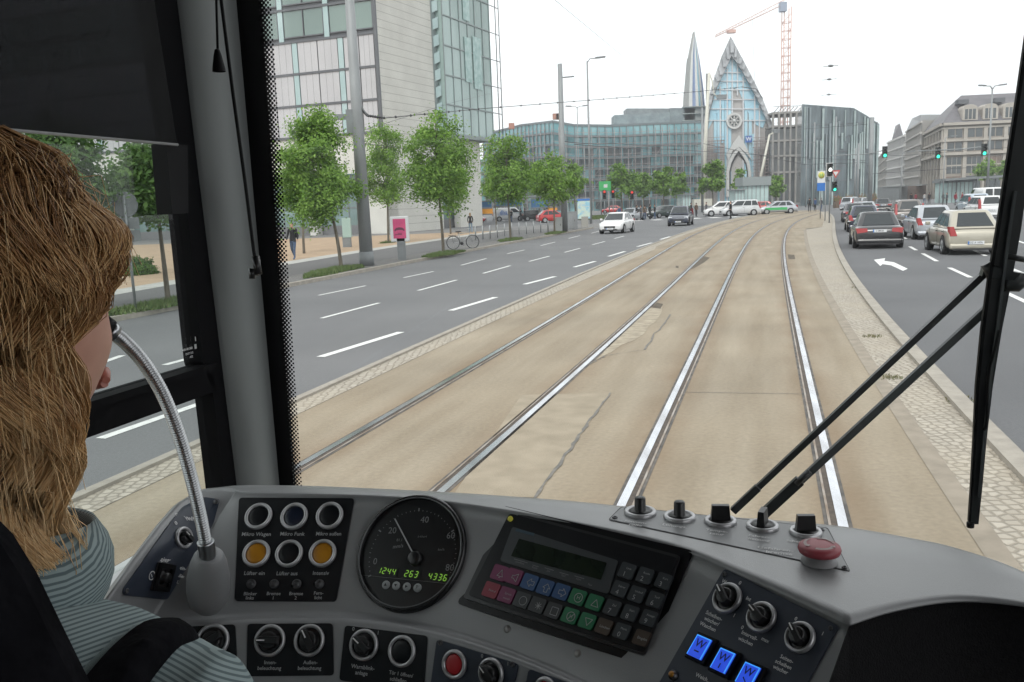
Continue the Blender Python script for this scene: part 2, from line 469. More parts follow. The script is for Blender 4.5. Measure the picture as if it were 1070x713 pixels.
def railset(name, Rf, label, side):
    t = thing(name, label, 'tram rail', (Rf(6), 6, .02), 'tram rails set in the trackbed')
    def off(y, d):
        dx = (Rf(y + .5) - Rf(y - .5)); L = math.hypot(dx, 1)
        return V((Rf(y) + d / L, y - d * dx / L, 0))
    YY = ys(-12, YEND, .8, 1.02)
    for nm, a, b, z, mt in (('rail_head', -.033, .033, .030, m_steel), ('groove', .033 * side, .075 * side, .024, m_groove), ('guard_lip', .075 * side, .092 * side, .0285, m_rust),
                            ('joint_filler', -.062 * side, -.033 * side, .0235, m_bitumen), ('joint_filler', .092 * side, .118 * side, .0235, m_bitumen)):
        if a > b: a, b = b, a
        g = MB()
        rows = [[off(y, a) + UP * .0205, off(y, a) + UP * z, off(y, b) + UP * z, off(y, b) + UP * .0205] for y in YY]
        g.grid(rows, False)
        g.build(nm, mt, t)
m_rust = pm('rusty_steel', (.24, .18, .13), (.42, .38, .34), scale=8, rough=.5, metal=.6, stretch=(1, .3, 1))
railset('tram_rail', R1, 'leftmost grooved steel tram rail, nearest the left cobbled edge', 1)
railset('tram_rail', R2, 'second tram rail from the left, beside the long broken concrete patch', -1)
railset('tram_rail', R3, 'third tram rail from the left, polished bright, running under the knob plate of the dashboard', 1)
railset('tram_rail', R4, 'rightmost tram rail, crossed by the wiper arms', -1)

# repair patches, cracks, manhole
m_patch = pm('patch_concrete', (.325, .275, .205), (.25, .21, .152), scale=3, rough=.9, bump=.4, bscale=60, detail=8)
m_broken = pm('broken_concrete', (.36, .30, .22), (.19, .15, .11), scale=4, rough=.95, bump=1, bscale=30)
g = MB(); pts = [(545,437),(632,410),(640,411),(560,517),(470,517)]
g.poly([G(x, y, .02) + UP * .0035 for x, y in reversed([(545,413),(638,411),(560,520),(472,520)])])
struct(g.build('concrete_patch', m_patch))
def wiggle_line(pts, w, z, mat, name, seed=1, amp=.012):
    r = random.Random(seed); P = [G(x, y, .02) for x, y in pts]; L = []
    for i in range(len(P) - 1):
        for k in range(10): L.append(P[i].lerp(P[i + 1], k / 10) + V((r.uniform(-amp, amp), 0, 0)))
    L.append(P[-1]); g = MB(); rows = []
    for i, p in enumerate(L):
        ww = w * r.uniform(.35, 1.2)
        rows.append([V((p.x - ww / 2, p.y, z)), V((p.x + ww / 2, p.y, z))])
    g.grid(rows, False); return struct(g.build(name, mat))
m_crack = pm('crack_filler', (.12, .115, .105), (.2, .185, .165), scale=9, rough=.9)
m_hole = pm('hole_dirt', (.08, .07, .055), (.14, .11, .08), scale=9, rough=.95, bump=1)
wiggle_line([(638,411),(612,446),(590,478),(556,525)], .035, .027, m_crack, 'concrete_crack')
wiggle_line([(700,329),(672,366),(633,372),(617,381)], .03, .0265, m_crack, 'concrete_crack', 5, .03)
# ragged spalled patch between second rail and the middle
r_ = random.Random(4)
edge = [(686,317),(692,320),(690,328),(684,336),(678,341),(672,350),(660,356),(650,360),(640,369),(628,374),(618,380),(626,372),(645,352),(663,336),(676,324)]
g = MB(); g.poly([G(x + r_.uniform(-1.5, 1.5), y + r_.uniform(-1, 1), .02) + UP * .0035 for x, y in reversed(edge)])
struct(g.build('spalled_patch', pm('spall', (.38, .33, .25), (.26, .22, .165), scale=6, rough=.95, bump=.6, bscale=40)))
edge = [(686,316.5),(693,318),(690,323),(680,321.5)]
g = MB(); g.poly([G(x, y, .02) + UP * .0055 for x, y in reversed(edge)]); struct(g.build('pothole', m_hole))
for pts in ([(736,268),(742,269.5),(735,275),(728,279),(722,282),(726,275)], [(823,266),(830,266.5),(831,271),(824,271)], [(706,278),(709,278),(709,280.5),(706,280)]):
    g = MB(); g.poly([G(x, y, .02) + UP * .004 for x, y in reversed(pts)]); struct(g.build('pothole', m_hole))
# narrow joint lines across the slab
for y in (9.6, 21.5, 29.0, 37.5):
    g = MB(); g.quad(V((R3(y) + .1, y, .0232)), V((R4(y) - .1, y - .35, .0232)), V((R4(y) - .1, y - .338, .0232)), V((R3(y) + .1, y + .012, .0232)))
    struct(g.build('expansion_joint', m_crack))

# cobbled strips and kerbs
struct(strip('cobbled_edge', lambda y: LO(y) + .12, LI, -12, YEND, .024, m_cob))
g = MB()
g.grid([[V((LO(y), y, 0)), V((LO(y), y, .05)), V((LO(y) + .125, y, .055)), V((LO(y) + .125, y, .02))] for y in ys(-12, YEND, .8)], False)
struct(g.build('kerb', m_kerb))
struct(strip('cobbled_median', RI if False else (lambda y: min(RI(y) if y < 56 else RO(y) - .9, RO(y) - .5)), lambda y: RO(y) - .18, -12, 104, .032, m_cob))
g = MB()
g.grid([[V((RO(y) - .2, y, .02)), V((RO(y) - .2, y, .085)), V((RO(y) - .03, y, .085)), V((RO(y), y, .07)), V((RO(y), y, .0))] for y in ys(-12, 104, .8)], False)
struct(g.build('kerb', m_kerb))
def ri_(y): return min(RI(y) if y < 56 else RO(y) - .9, RO(y) - .5)
g = MB(); g.grid([[V((ri_(y) - .14, y, .0245)), V((ri_(y) + .02, y, .036))] for y in ys(-12, 58, .8)], False)
struct(g.build('kerb_edge', pm('old_kerb', (.29, .25, .2), (.22, .19, .15), scale=5, rough=.9)))
# far refuge: the pale paving continues round the bend
# sidewalk left
SWO = SW
m_path = asphalt('path_asphalt', (.125, .122, .122), (.105, .104, .104))
m_white = pm('pale_slabs', (.42, .415, .39), (.35, .345, .32), scale=2, rough=.8, bump=.2)
m_tan = pm('tan_paving', (.40, .29, .19), (.33, .235, .155), scale=1.2, rough=.85, bump=.2)
def swk(d): return lambda y: SW(y) - d
g = MB(); g.grid([[V((SW(y) + .0, y, 0.0)), V((SW(y) - .01, y, .12)), V((SW(y) - .16, y, .124)), V((SW(y) - .16, y, .1))] for y in ys(-14, 74, 1)], False)
struct(g.build('kerb', m_kerb))
struct(strip('verge', swk(1.75), swk(.15), -14, 74, .116, m_cobg))
struct(strip('cycle_path', lambda y: WB(y), swk(1.75), -14, 74, .12, m_path))
struct(strip('white_paving', lambda y: WB(y) - 1.15, WB, -14, 74, .124, m_white))
g = MB(); g.grid([[V((-130, y, .122)), V((WB(y) - 1.15, y, .122))] for y in ys(-14, 74, 2)], False)
struct(g.build('tan_paving', m_tan))

# lane markings
def dash_line(X, ya, yb, w, on, off, z=.014, start=None, base=0):
    g = MB(); y = start if start is not None else ya
    while y < yb:
        e = min(y + on, yb)
        rows = []
        for k in range(5):
            yy = y + (e - y) * k / 4; rows.append([V((X(yy) - w / 2, yy, z)), V((X(yy) + w / 2, yy, z))])
        g.grid(rows, False); y += on + off
    return g
def seg_marks(segs, w, z=.009, name='lane_marking', step=None, ext=None):
    g = MB()
    for (a, b) in segs:
        A, B = G(*a, 0), G(*b, 0); d = (B - A).normalized(); s = V((d.y, -d.x, 0)) * w / 2
        g.quad(A - s + UP * z, A + s + UP * z, B + s + UP * z, B - s + UP * z)
    return struct(g.build(name, m_mark))
seg_marks([((335,373.5),(419,347.5)),((471,325),(518,311)),((548,297.5),(580,289.3)),((600,279.5),(622,273.4)),((636,268.2),(653,263)),((666,258),(681,254)),((690,250.5),(700,247.5))], .16)
seg_marks([((336,333),(396,317)),((437,304),(477,293)),((505,286),(533,278)),((553,273.5),(574,268)),((590,264),(606,259.8)),((619,256),(632,252.6)),((642,249.5),(652,247))], .11)
seg_marks([((333,309),(382,299)),((422,290.5),(453,284)),((482,277.5),(508,270.5)),((530,265.5),(548,261.5)),((565,257),(580,253.2)),((594,249.5),(606,246.5)),((618,244),(627,241.5))], .1)
# near lane mark seen through the side window
seg_marks([((105,459),(222,418)),((172,382),(213,371)),((60,396),(128,372)),((225,366),(262,353))], .13)
# right carriageway
seg_marks([((950.5,258),(957.5,262)),((964,265.3),(979,273.5)),((992,280.3),(1014,290.5)),((1048,305),(1080,320)),((1060,251),(1075,256)),((942,247),(947,250)),((905,243.5),(902,242))], .13, .013)
seg_marks([((1018,262),(1030,268)),((1056,281),(1078,290))], .13, .013)
g = MB()
ar = [(913,272),(925,270.3),(924,273.2),(934,274.6),(948.5,281.5),(943.5,283.6),(931,277.8),(922,276.6),(920,278.6)]
g.poly([G(x, y, 0) + UP * .013 for x, y in reversed(ar)]); struct(g.build('arrow_marking', m_mark))
# faint stop bars and zebra towards the junction
g = MB()
for k in range(7):
    y = 99 + k * .0; x = 12 + k * 2.2
    g.quad(V((x, 95, .009)), V((x + 1.1, 95, .009)), V((x + 1.1, 98, .009)), V((x, 98, .009)))
struct(g.build('crosswalk_marking', m_mark))

# grass around the near tree pits (stuff)
m_grass = pm('grass', (.07, .13, .03), (.12, .15, .05), scale=9, rough=.8)
def grass_patch(cx, cy, rx, ry, n, seed, ang=0):
    r = random.Random(seed); g = MB()
    ca, sa = math.cos(ang), math.sin(ang)
    for k in range(n):
        a = r.uniform(0, 2 * PI); q = math.sqrt(r.random()) * (0.75 + .35 * noise.noise(V((math.cos(a) * 2, math.sin(a) * 2, seed))))
        lx, ly = math.cos(a) * rx * q, math.sin(a) * ry * q
        x = cx + lx * ca - ly * sa; y = cy + lx * sa + ly * ca
        h = r.uniform(.05, .2) * (1.25 - q * .7); t = r.uniform(0, PI); w = r.uniform(.012, .03); lean = V((r.uniform(-.08, .08), r.uniform(-.08, .08), 0))
        p = V((x, y, .118)); d = V((math.cos(t) * w, math.sin(t) * w, 0))
        g.add([p - d, p + d, p + lean + UP * h], [(0, 1, 2)])
    return g
gr = MB()
for (px, py, rx, ry, n) in ((352,283,2.6,.75,2600),(463.6,266,2.7,.7,2300),(533.6,251,2.7,.7,1800),(579.5,244,2.6,.7,1400),(175,318,3.2,.8,2600),(405,254,1.2,.5,500),(335,288,1.6,.4,700)):
    p = G(px, py, .12); dx = SW(p.y + 1) - SW(p.y)
    q = grass_patch(p.x, p.y, rx, ry, n, px, math.atan2(1, dx)); o = len(gr.v)
    gr.v += q.v; gr.f += [tuple(i + o for i in f) for f in q.f]; gr.sm += q.sm; gr.mi += q.mi
# lawn by the far crossing, tufts in the median
for k in range(5000):
    x0 = rnd.uniform(0, 1); p = W(560 + x0 * 95, 205, 118); p = V((p.x, 112 + rnd.uniform(0, 26), 0)); h = rnd.uniform(.05, .3); a = rnd.uniform(0, PI); d = V((math.cos(a) * .22, math.sin(a) * .22, 0))
    gr.add([p - d, p + d, p + UP * h], [(0, 1, 2)])
o = gr.build('grass', m_grass); tag(o, 'short green grass and weeds round the roadside trees and on the far verge', 'grass', kind='stuff')
gw = MB()
for (px, py) in ((1007,422),(928,395),(897,301),(1003,418),(912,352)):
    p = G(px, py, .03)
    for k in range(90):
        a = rnd.uniform(0, 2 * PI); q = rnd.random() * .16; t = rnd.uniform(0, PI); b = V((p.x + math.cos(a) * q, p.y + math.sin(a) * q, .03)); w = .008
        gw.add([b - V((math.cos(t) * w, math.sin(t) * w, 0)), b + V((math.cos(t) * w, math.sin(t) * w, 0)), b + V((rnd.uniform(-.03, .03), rnd.uniform(-.03, .03), rnd.uniform(.02, .05)))], [(0, 1, 2)])
tag(gw.build('weeds', pm('weed', (.10, .12, .05), (.2, .17, .09), scale=20)), 'small weeds between the cobbles of the right-hand median', 'weeds', kind='stuff')
# ================================================================== BUILDINGS
def wallglass(name, tint, tint2, rough=.08, scale=.3):
    """window glass seen from outside by day: dark room behind, reflecting"""
    return pm(name, tint, tint2, scale=scale, rough=rough, spec=.9, detail=2, contrast=(.3, .7))
m_stone = pm('cream_stone', (.62, .61, .565), (.55, .54, .50), scale=.4, rough=.8)
m_panel = pm('facade_panel', (.50, .495, .51), (.45, .445, .46), scale=.25, rough=.6)
m_frame = pm('facade_frame', (.12, .125, .135), rough=.5, metal=.3)
m_gglass = wallglass('green_glass', (.13, .19, .175), (.22, .30, .27), .06, .12)
m_lglass = wallglass('light_glass', (.40, .52, .52), (.30, .42, .42), .08, .3)
m_dglass = wallglass('dark_glass', (.03, .04, .045), (.06, .075, .08), .06, .3)
m_bglass = wallglass('blue_glass', (.26, .52, .66), (.46, .68, .76), .08, .15)
m_tglass = wallglass('teal_glass', (.12, .31, .35), (.25, .47, .50), .1, .08)
m_joint = pm('stone_joint', (.27, .265, .24), rough=.9)
m_lamp_on = pm('lit_lamp', (1, .8, .5), rough=.4, emit=(1, .75, .4), estr=1.5)

# --- white office building at the left
C0 = V((-11.7, 84, 0)); dl = V((-13.5, 5, 0)).normalized(); dr = V((3.64, 7.6, 0)).normalized()
nl = V((dl.y, -dl.x, 0)); nl = nl if nl.y < 0 else -nl
nr = V((dr.y, -dr.x, 0)); nr = nr if nr.x > 0 else -nr
def fuv(px, py, o, d, n):
    p = PLN(px, py, o, n) - o; return p.dot(d), p.z
def rect(g, o, d, n, u0, u1, z0, z1, out, th):
    """slab standing proud of a facade"""
    a = o + d * u0 + n * out; b = o + d * u1 + n * out
    g.prism([a + UP * z0, b + UP * z0, b + UP * z1, a + UP * z1], -n * th)
B = thing('office_building', 'stone and grey panel office building with green glass corner wing behind the left trees', 'building', (C0.x, C0.y, 0))
HB = 38
def FL(px, py): return fuv(px, py, C0, dl, nl)
def FR(px, py): return fuv(px, py, C0, dr, nr)
uend = 70
zb = FL(408, 137)[1]
g = MB()
# body core above the open ground floor, set back behind the facades
core = [C0 - nl * .4 - nr * .35, C0 + dl * uend - nl * .4, C0 + dl * uend + V((0, 50, 0)), C0 + dr * 42 + V((-28, 20, 0)), C0 + dr * 19 - nr * .5]
g.prism([p + UP * zb for p in core], UP * (HB - zb))
# stone corner face (right)
uR = FR(455, 60)[0]
g.prism([C0, C0 + dr * uR, C0 + dr * uR - nr * .5, C0 - nl * .5], UP * HB)
# stone band under the panels on the left face
rect(g, C0, dl, nl, 0, uend, FL(412, 178)[1] - .1, zb, 0, .5)
B.matrix_basis
wall = g.build('stone_wall', m_stone, B)
# joints in the stone
g = MB()
zz = .8
k = 0
while zz < HB:
    g.prism([C0 + nr * .004 + UP * zz, C0 + dr * (uR - .02) + nr * .004 + UP * zz, C0 + dr * (uR - .02) + nr * .004 + UP * (zz + .035), C0 + nr * .004 + UP * (zz + .035)], -nr * .003)
    zz += .75
g.build('stone_joints', m_joint, B)
# panels / windows grid on the left face
rows_y = [137, 103.2, 68.5, 32]; zs = [FL(409, y)[1] for y in rows_y]; dz = (zs[3] - zs[0]) / 3
zs = [zs[0] + dz * i for i in range(10)]
cols_panel = [(409, 381.5), (380.5, 362.5), (355.5, 331.5), (330.5, 314.5), (305.5, 286), (285.5, 262), (255, 234), (233, 212)]
strips_x = [(362, 356), (314, 306), (262, 255), (212, 205)]
def ucol(x, row): return FL(x, 90)[0]
pitch = FL(314, 90)[0] - FL(362, 90)[0]
g_p = MB(); g_f = MB(); g_s = MB(); wins = []; lamps = MB()
def do_cols(row):
    """list of (kind, u0, u1) across the face; window rows sit half a bay over"""
    out = []; sh = 0 if row % 4 < 3 else -(FL(322, 90)[0] - FL(314, 90)[0]) * 1.6
    u = 0.35
    base = FL(362, 90)[0] + sh; sw = FL(356, 90)[0] - FL(362, 90)[0]; sw = abs(sw)
    base = FL(362, 90)[0] + sh
    edges = [base + pitch * k for k in range(-1, int(uend / pitch) + 1)]
    cur = 0.35
    for e in edges:
        if e < cur + .5: continue
        mid = (cur + e) / 2
        if e - cur > 3.0: out += [('p', cur, mid), ('p', mid, e)]
        else: out.append(('p', cur, e))
        out.append(('s', e, e + sw)); cur = e + sw
        if cur > uend - 2: break
    return out
for r in range(9):
    z0, z1 = zs[r], zs[r + 1]
    if z1 > HB: break
    winrow = r >= 3 and r % 4 in (3, 0)
    for kind, u0, u1 in do_cols(r if not winrow else 3):
        if kind == 's':
            rect(g_s, C0, dl, nl, u0 + .04, u1 - .04, z0 + .12, z1 - .06, .10, .1)
        elif winrow:
            gw_ = MB(); rect(gw_, C0, dl, nl, u0 + .08, u1 - .08, z0 + .5, z1 - .15, .02, .1); wins.append(gw_)
            rect(g_f, C0, dl, nl, u0, u1, z0 + .38, z0 + .5, .12, .1)
            rect(g_f, C0, dl, nl, u0 - .03, u0 + .06, z0 + .5, z1 - .1, .12, .1)
        else:
            rect(g_p, C0, dl, nl, u0 + .06, u1 - .06, z0 + .12, z1 - .06, .08, .1)
            for q in (.33, .66):
                uu = u0 + (u1 - u0) * q
                rect(g_f, C0, dl, nl, uu - .012, uu + .012, z0 + .14, z1 - .08, .084, .01)
    rect(g_f, C0, dl, nl, .05, uend, z0 - .12, z0 + .10, .16, .2)
rect(g_f, C0, dl, nl, -.02, .28, zs[0] - .12, HB, .2, .25)
rect(g_f, C0, dl, nl, .28, uend, zs[0], HB, -.05, .06)
g_f.build('facade_frame', m_frame, B); g_p.build('facade_panels', m_panel, B); g_s.build('glass_strips', m_lglass, B)
for q in wins[:60]: q.build('window', m_gglass, B)
# ground floor: piers, glass and plinth on the left face
g = MB(); z1 = FL(412, 178)[1] - .1
x = 0
while x < uend:
    rect(g, C0, dl, nl, x, x + (2.4 if x == 0 else .9), 0, z1, 0, .9); x += 8.2
# the right face piers
for (xa, xb) in ((412, 425),):
    pass
uA = FR(425, 200)[0]; 
g.prism([C0, C0 + dr * 1.9, C0 + dr * 1.9 - nr * 1.2, C0 - nl * .9], UP * zb)
# underside wall portion: opening between the two piers
u1_, u2_ = FR(448, 200)[0], FR(480, 200)[0]
u3_ = FR(503, 200)[0]; zt = FR(466, 166)[1]
rect(g, C0, dr, nr, 1.9, u1_, 0, zb + 1, -.003, .8)
rect(g, C0, dr, nr, u1_, u2_, zt, zb + 1, -.003, .8)
rect(g, C0, dr, nr, u2_, u3_, 0, zb + 1, -.003, .8)
g.build('pier', m_stone, B)
g = MB()
rect(g, C0, dl, nl, .5, uend, .9, z1, -1.1, .1); rect(g, C0, dr, nr, u1_ - 1, u2_ + 1, 1.0, zt + .2, -1.2, .1)
g.build('ground_floor_glass', wallglass('shop_glass', (.10, .16, .155), (.20, .29, .28), .05, .15), B)
g = MB()
rect(g, C0, dl, nl, .5, uend, 0, .9, -1.0, .3); rect(g, C0, dr, nr, u1_ - .5, u2_ + .5, 0, 1.0, -1.1, .3)
for k in range(26): rect(g, C0, dl, nl, 2.4 + k * 2.6, 2.48 + k * 2.6, .9, z1, -1.06, .06)
for k in range(4): rect(g, C0, dr, nr, u1_ + k * (u2_ - u1_) / 3 - .05, u1_ + k * (u2_ - u1_) / 3 + .05, 1.0, zt, -1.16, .06)
rect(g, C0, dl, nl, .5, uend, 2.6, 2.7, -1.05, .06)
g.build('plinth', pm('grey_plinth', (.16, .16, .165), rough=.7), B)
# glass wing
g = MB(); ua, ub = FR(456, 60)[0], FR(505, 60)[0]
zg = FR(470, 141.5)[1]; 
g.prism([C0 + dr * ua + nr * .9 + UP * zg, C0 + dr * ub + nr * .9 + UP * zg, C0 + dr * ub - nr * 3 + V((-2, 3, zg)), C0 + dr * ua - nr * 3 + UP * zg], UP * (HB - zg))
g.build('glass_wing', pm('wing_glass', (.20, .29, .27), (.33, .44, .42), scale=.14, rough=.05, spec=.9, contrast=(.42, .58), detail=1, stretch=(1, 1, .35)), B)
g = MB()
nb = 6
for k in range(nb + 1):
    u = ua + (ub - ua) * k / nb; rect(g, C0, dr, nr, u - .05, u + .05, zg, HB, .98, .1)
z = zg
while z < HB:
    rect(g, C0, dr, nr, ua, ub, z - .06, z + .08, .985, .1); z += dz
rect(g, C0, dr, nr, ua - .1, ub + .1, zg - .35, zg, 1.0, 3.5)
# open louvre strip
ul = FR(452, 60)[0]
rect(g, C0, dr, nr, ul, ua - .02, zb + .2, HB, .1, .3)
g.build('mullion', pm('wing_frame', (.22, .26, .26), rough=.5), B)
g = MB(); z = zb + .6
while z < HB - 1:
    q0, q1 = ul + .12, ua - .12
    o_ = C0 + nr * .13
    g.quad(o_ + dr * q0 + UP * z, o_ + dr * q1 + UP * (z + .3) + nr * .35, o_ + dr * q1 + UP * (z + 1.4) + nr * .35, o_ + dr * q0 + UP * (z + 1.1)); z += 1.75
g.build('louvre', m_lglass, B)
# outer frame of rods beyond the glass
g = MB(); uo = FR(512, 60)[0]; us = FR(515.5, 60)[0]
for u in (uo, us): g.tube([C0 + dr * u + nr * .9 + UP * (zg - 2.0), C0 + dr * u + nr * .9 + UP * HB], .06, 5)
z = zg
while z < HB:
    g.tube([C0 + dr * ub + nr * .9 + UP * z, C0 + dr * us + nr * .9 + UP * z], .05, 5); z += dz
g.build('rod_frame', m_frame, B)
# roof
g = MB(); g.prism([p + UP * HB for p in core], UP * .4); g.build('roof', m_frame, B)
# banner in the glass wing (faint pale squares)
g = MB()
for (a, b, z0, z1) in ((.42, .56, .33, .60), (.60, .78, .30, .62), (.42, .56, .7, .9)):
    rect(g, C0, dr, nr, ua + (ub - ua) * a, ua + (ub - ua) * b, zg + 18 * z0, zg + 18 * z1, .99, .008)
g.build('banner', pm('banner_teal', (.25, .40, .38), (.42, .55, .53), scale=1.6, rough=.4), B)

# --- university building under scaffolding (centre left)
def wing_points(pts):  # list of (px, top py, Y)
    return [W(px, py, Y) for px, py, Y in pts]
U = thing('university_building', 'long teal glass building with many floors behind scaffolding, left of the pointed church', 'building', (0, 235, 0))
prof = [(505, 141, 262), (545, 131, 246), (578, 127, 232), (600, 131, 230), (640, 131.5, 232), (690, 129, 234), (733, 127.5, 236)]
P = wing_points(prof)
g = MB(); n = len(P)
vs = [V((p.x, p.y, 0)) for p in P] + [p.copy() for p in P] + [V((p.x, p.y + 18, 0)) for p in P] + [V((p.x, p.y + 18, p.z)) for p in P]
fs = []
for i in range(n - 1):
    fs += [(i, i + 1, n + i + 1, n + i), (n + i, n + i + 1, 3 * n + i + 1, 3 * n + i), (2 * n + i + 1, 2 * n + i, 3 * n + i, 3 * n + i + 1)]
fs += [(0, n, 3 * n, 2 * n), (n - 1, 2 * n - 1 + 0, 4 * n - 1, 3 * n - 1)]
fs[-1] = (n - 1, 3 * n - 1, 4 * n - 1, 2 * n - 1)
g.add(vs, fs); g.build('glass_facade', m_tglass, U)
g1 = MB(); g2 = MB(); g3 = MB(); NF = 8
m_lattice = pm('scaffold_wood', (.24, .215, .21), (.36, .33, .32), scale=1.5, rough=.8)
for i in range(n - 1):
    a, b = P[i], P[i + 1]; A = V((a.x, a.y, 0)); L = (V((b.x, b.y, 0)) - A); d = L.normalized(); nn = V((d.y, -d.x, 0)); nn = nn if nn.y < 0 else -nn
    for f in range(1, NF + 1):
        za, zb_ = a.z * f / NF, b.z * f / NF
        g1.obox(A + UP * za + nn * .12, A + L + UP * zb_ + nn * .12, .3, .55, UP)
        if f < NF:
            g2.obox(A + UP * (za - .3) + nn * 1.1, A + L + UP * (zb_ - .3) + nn * 1.1, 1.0, .08, UP)
            g2.obox(A + UP * (za + .8) + nn * 1.6, A + L + UP * (zb_ + .8) + nn * 1.6, .06, .12, UP)
    cnt = max(2, int(L.length / 1.9))
    for k in range(cnt):
        q = A + L * (k / cnt); zt_ = a.z + (b.z - a.z) * k / cnt
        g1.obox(q + nn * .1, q + nn * .1 + UP * zt_, .22, .22, V((0, 1, 0)))
        g2.obox(q + nn * 1.6, q + nn * 1.6 + UP * (zt_ * (NF - .4) / NF), .16, .16, V((0, 1, 0)))
        if k % 4 == 2:
            zz = 0
            while zz < zt_ * .7:
                g2.obox(q + nn * 1.65 + UP * zz, q + d * 2.2 + nn * 1.65 + UP * (zz + zt_ / NF), .07, .07, nn); zz += zt_ / NF
g1.build('facade_frame', pm('uni_frame', (.16, .19, .20), rough=.6), U)
# recessed dark bays and grey infill
for i in range(n - 1):
    a, b = P[i], P[i + 1]; A = V((a.x, a.y, 0)); L = V((b.x, b.y, 0)) - A; d = L.normalized(); nn = V((d.y, -d.x, 0)); nn = nn if nn.y < 0 else -nn
    cnt = max(2, int(L.length / 2.3))
    for k in range(cnt):
        for f in range(NF - 2):
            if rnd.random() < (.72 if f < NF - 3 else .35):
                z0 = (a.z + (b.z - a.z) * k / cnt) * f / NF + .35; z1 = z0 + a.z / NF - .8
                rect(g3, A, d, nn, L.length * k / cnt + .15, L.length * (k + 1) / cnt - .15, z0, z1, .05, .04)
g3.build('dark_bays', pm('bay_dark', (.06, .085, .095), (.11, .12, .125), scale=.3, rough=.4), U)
g = MB()
# rooftop plant and upper storey set back
for (xa, xb, ya, yb, Y) in ((642, 700, 131, 117.5, 246), (700, 726, 129, 113, 247), (655, 702, 120, 113.5, 248)):
    a = W(xa, ya + 6, Y); b = W(xb, ya + 6, Y); t1 = W(xa, yb + 3 if xa < 650 else yb, Y); t2 = W(xb, yb, Y)
    g.prism([V((a.x, Y, a.z - 2)), V((b.x, Y, b.z - 2)), V((t2.x, Y, t2.z)), V((t1.x, Y, t1.z))], V((0, 7, 0)))
g.build('roof', pm('grey_roof', (.26, .29, .30), (.18, .20, .21), scale=.6, rough=.7), U)
g = MB()
for px in (534.5, 580.5, 584):
    p = W(px, 122 if px > 560 else 132, 245); g.box(p, (1.6, 1.6, 1.6))
g.build('roof_hut', pm('brick_red', (.42, .20, .15), rough=.9), U)
sc_ = thing('scaffold', 'brown timber and steel scaffolding standing in front of the teal glass university building', 'scaffold', (0, 228, 0))
g2.build('scaffold_frame', m_lattice, sc_)
# the lamp-like red brick chimney post seen in front of it
# --- university church
YC = 238
def CW(px, py, dy=0): return W(px, py, YC + dy)
CH = thing('church', 'pointed modern church with blue glass gable, round rose window and an arched portal', 'church', (CW(772, 206).x, YC, 0))
m_cstone = pm('church_stone', (.47, .45, .43), (.39, .37, .36), scale=.15, rough=.8, stretch=(1, 1, .2))
m_croof = pm('church_roof', (.33, .34, .35), (.47, .475, .485), scale=.25, rough=.65, contrast=(.45, .55), detail=2)
ZG = lambda p: V((p.x, p.y, 0))
# front wall
out = [(738, 150), (741, 118), (747, 97), (755, 78), (764.5, 57), (775, 75), (786, 96), (795, 112), (803, 122), (808, 133)]
g = MB()
pts = [ZG(CW(736, 206)), ZG(CW(810, 206))] + [CW(x, y) for x, y in reversed(out)]
g.prism(pts, V((0, 3, 0))); g.build('stone_facade', m_cstone, CH)
# blue glass of the gable: left and right of the stone tongue
g = MB()
gl_l = [(764.5, 59), (756, 76), (748, 95), (742, 116), (739.5, 136), (746, 124), (754, 109), (762, 97), (767, 92)]
gl_r = [(764.5, 59), (767, 92), (772, 95), (777, 107), (783, 121), (790, 131), (797, 134), (800, 126), (796, 113), (787, 97), (776, 77)]
for pl in (gl_l, gl_r):
    pts = [CW(x, y) for x, y in pl]; g.prism(list(reversed(pts)), V((0, -.25, 0)))
g.build('gable_glass', m_bglass, CH)
g = MB()
for (x, y0, y1) in ((757.5, 92, 205), (761, 80, 205), (749.5, 108, 205), (778, 100, 205), (782.5, 118, 205), (786, 140, 205), (754, 96, 150), (746, 120, 160)):
    a, b = CW(x, y1, -.35), CW(x, y0, -.35); g.prism([V((a.x, a.y, 0 if y1 > 200 else a.z)), V((a.x + .8, a.y, 0 if y1 > 200 else a.z)), V((b.x + .8, b.y, b.z)), V((b.x, b.y, b.z))], V((0, .4, 0)))
g.build('blue_strip', m_bglass, CH)
g = MB()
for (x, y0, y1) in ((752, 90, 205), (759.3, 72, 205), (764.5, 60, 118), (770, 66, 100), (776, 80, 205), (788, 100, 205), (793, 110, 205)):
    a, b = CW(x, y1, -.5), CW(x, y0, -.5); g.prism([V((a.x, a.y, 0 if y1 > 200 else a.z)), V((a.x + .35, a.y, 0 if y1 > 200 else a.z)), V((b.x + .35, b.y, b.z)), V((b.x, b.y, b.z))], V((0, .4, 0)))
for y in (76, 85, 94, 104, 114, 126):
    lx = 764.5 - (y - 58) * .42; rx = 764.5 + (y - 58) * .55
    g.obox(CW(lx, y, -.5), CW(rx, y, -.5), .2, .25, UP)
g.build('white_mullion', pm('white_metal', (.62, .63, .65), rough=.4), CH)
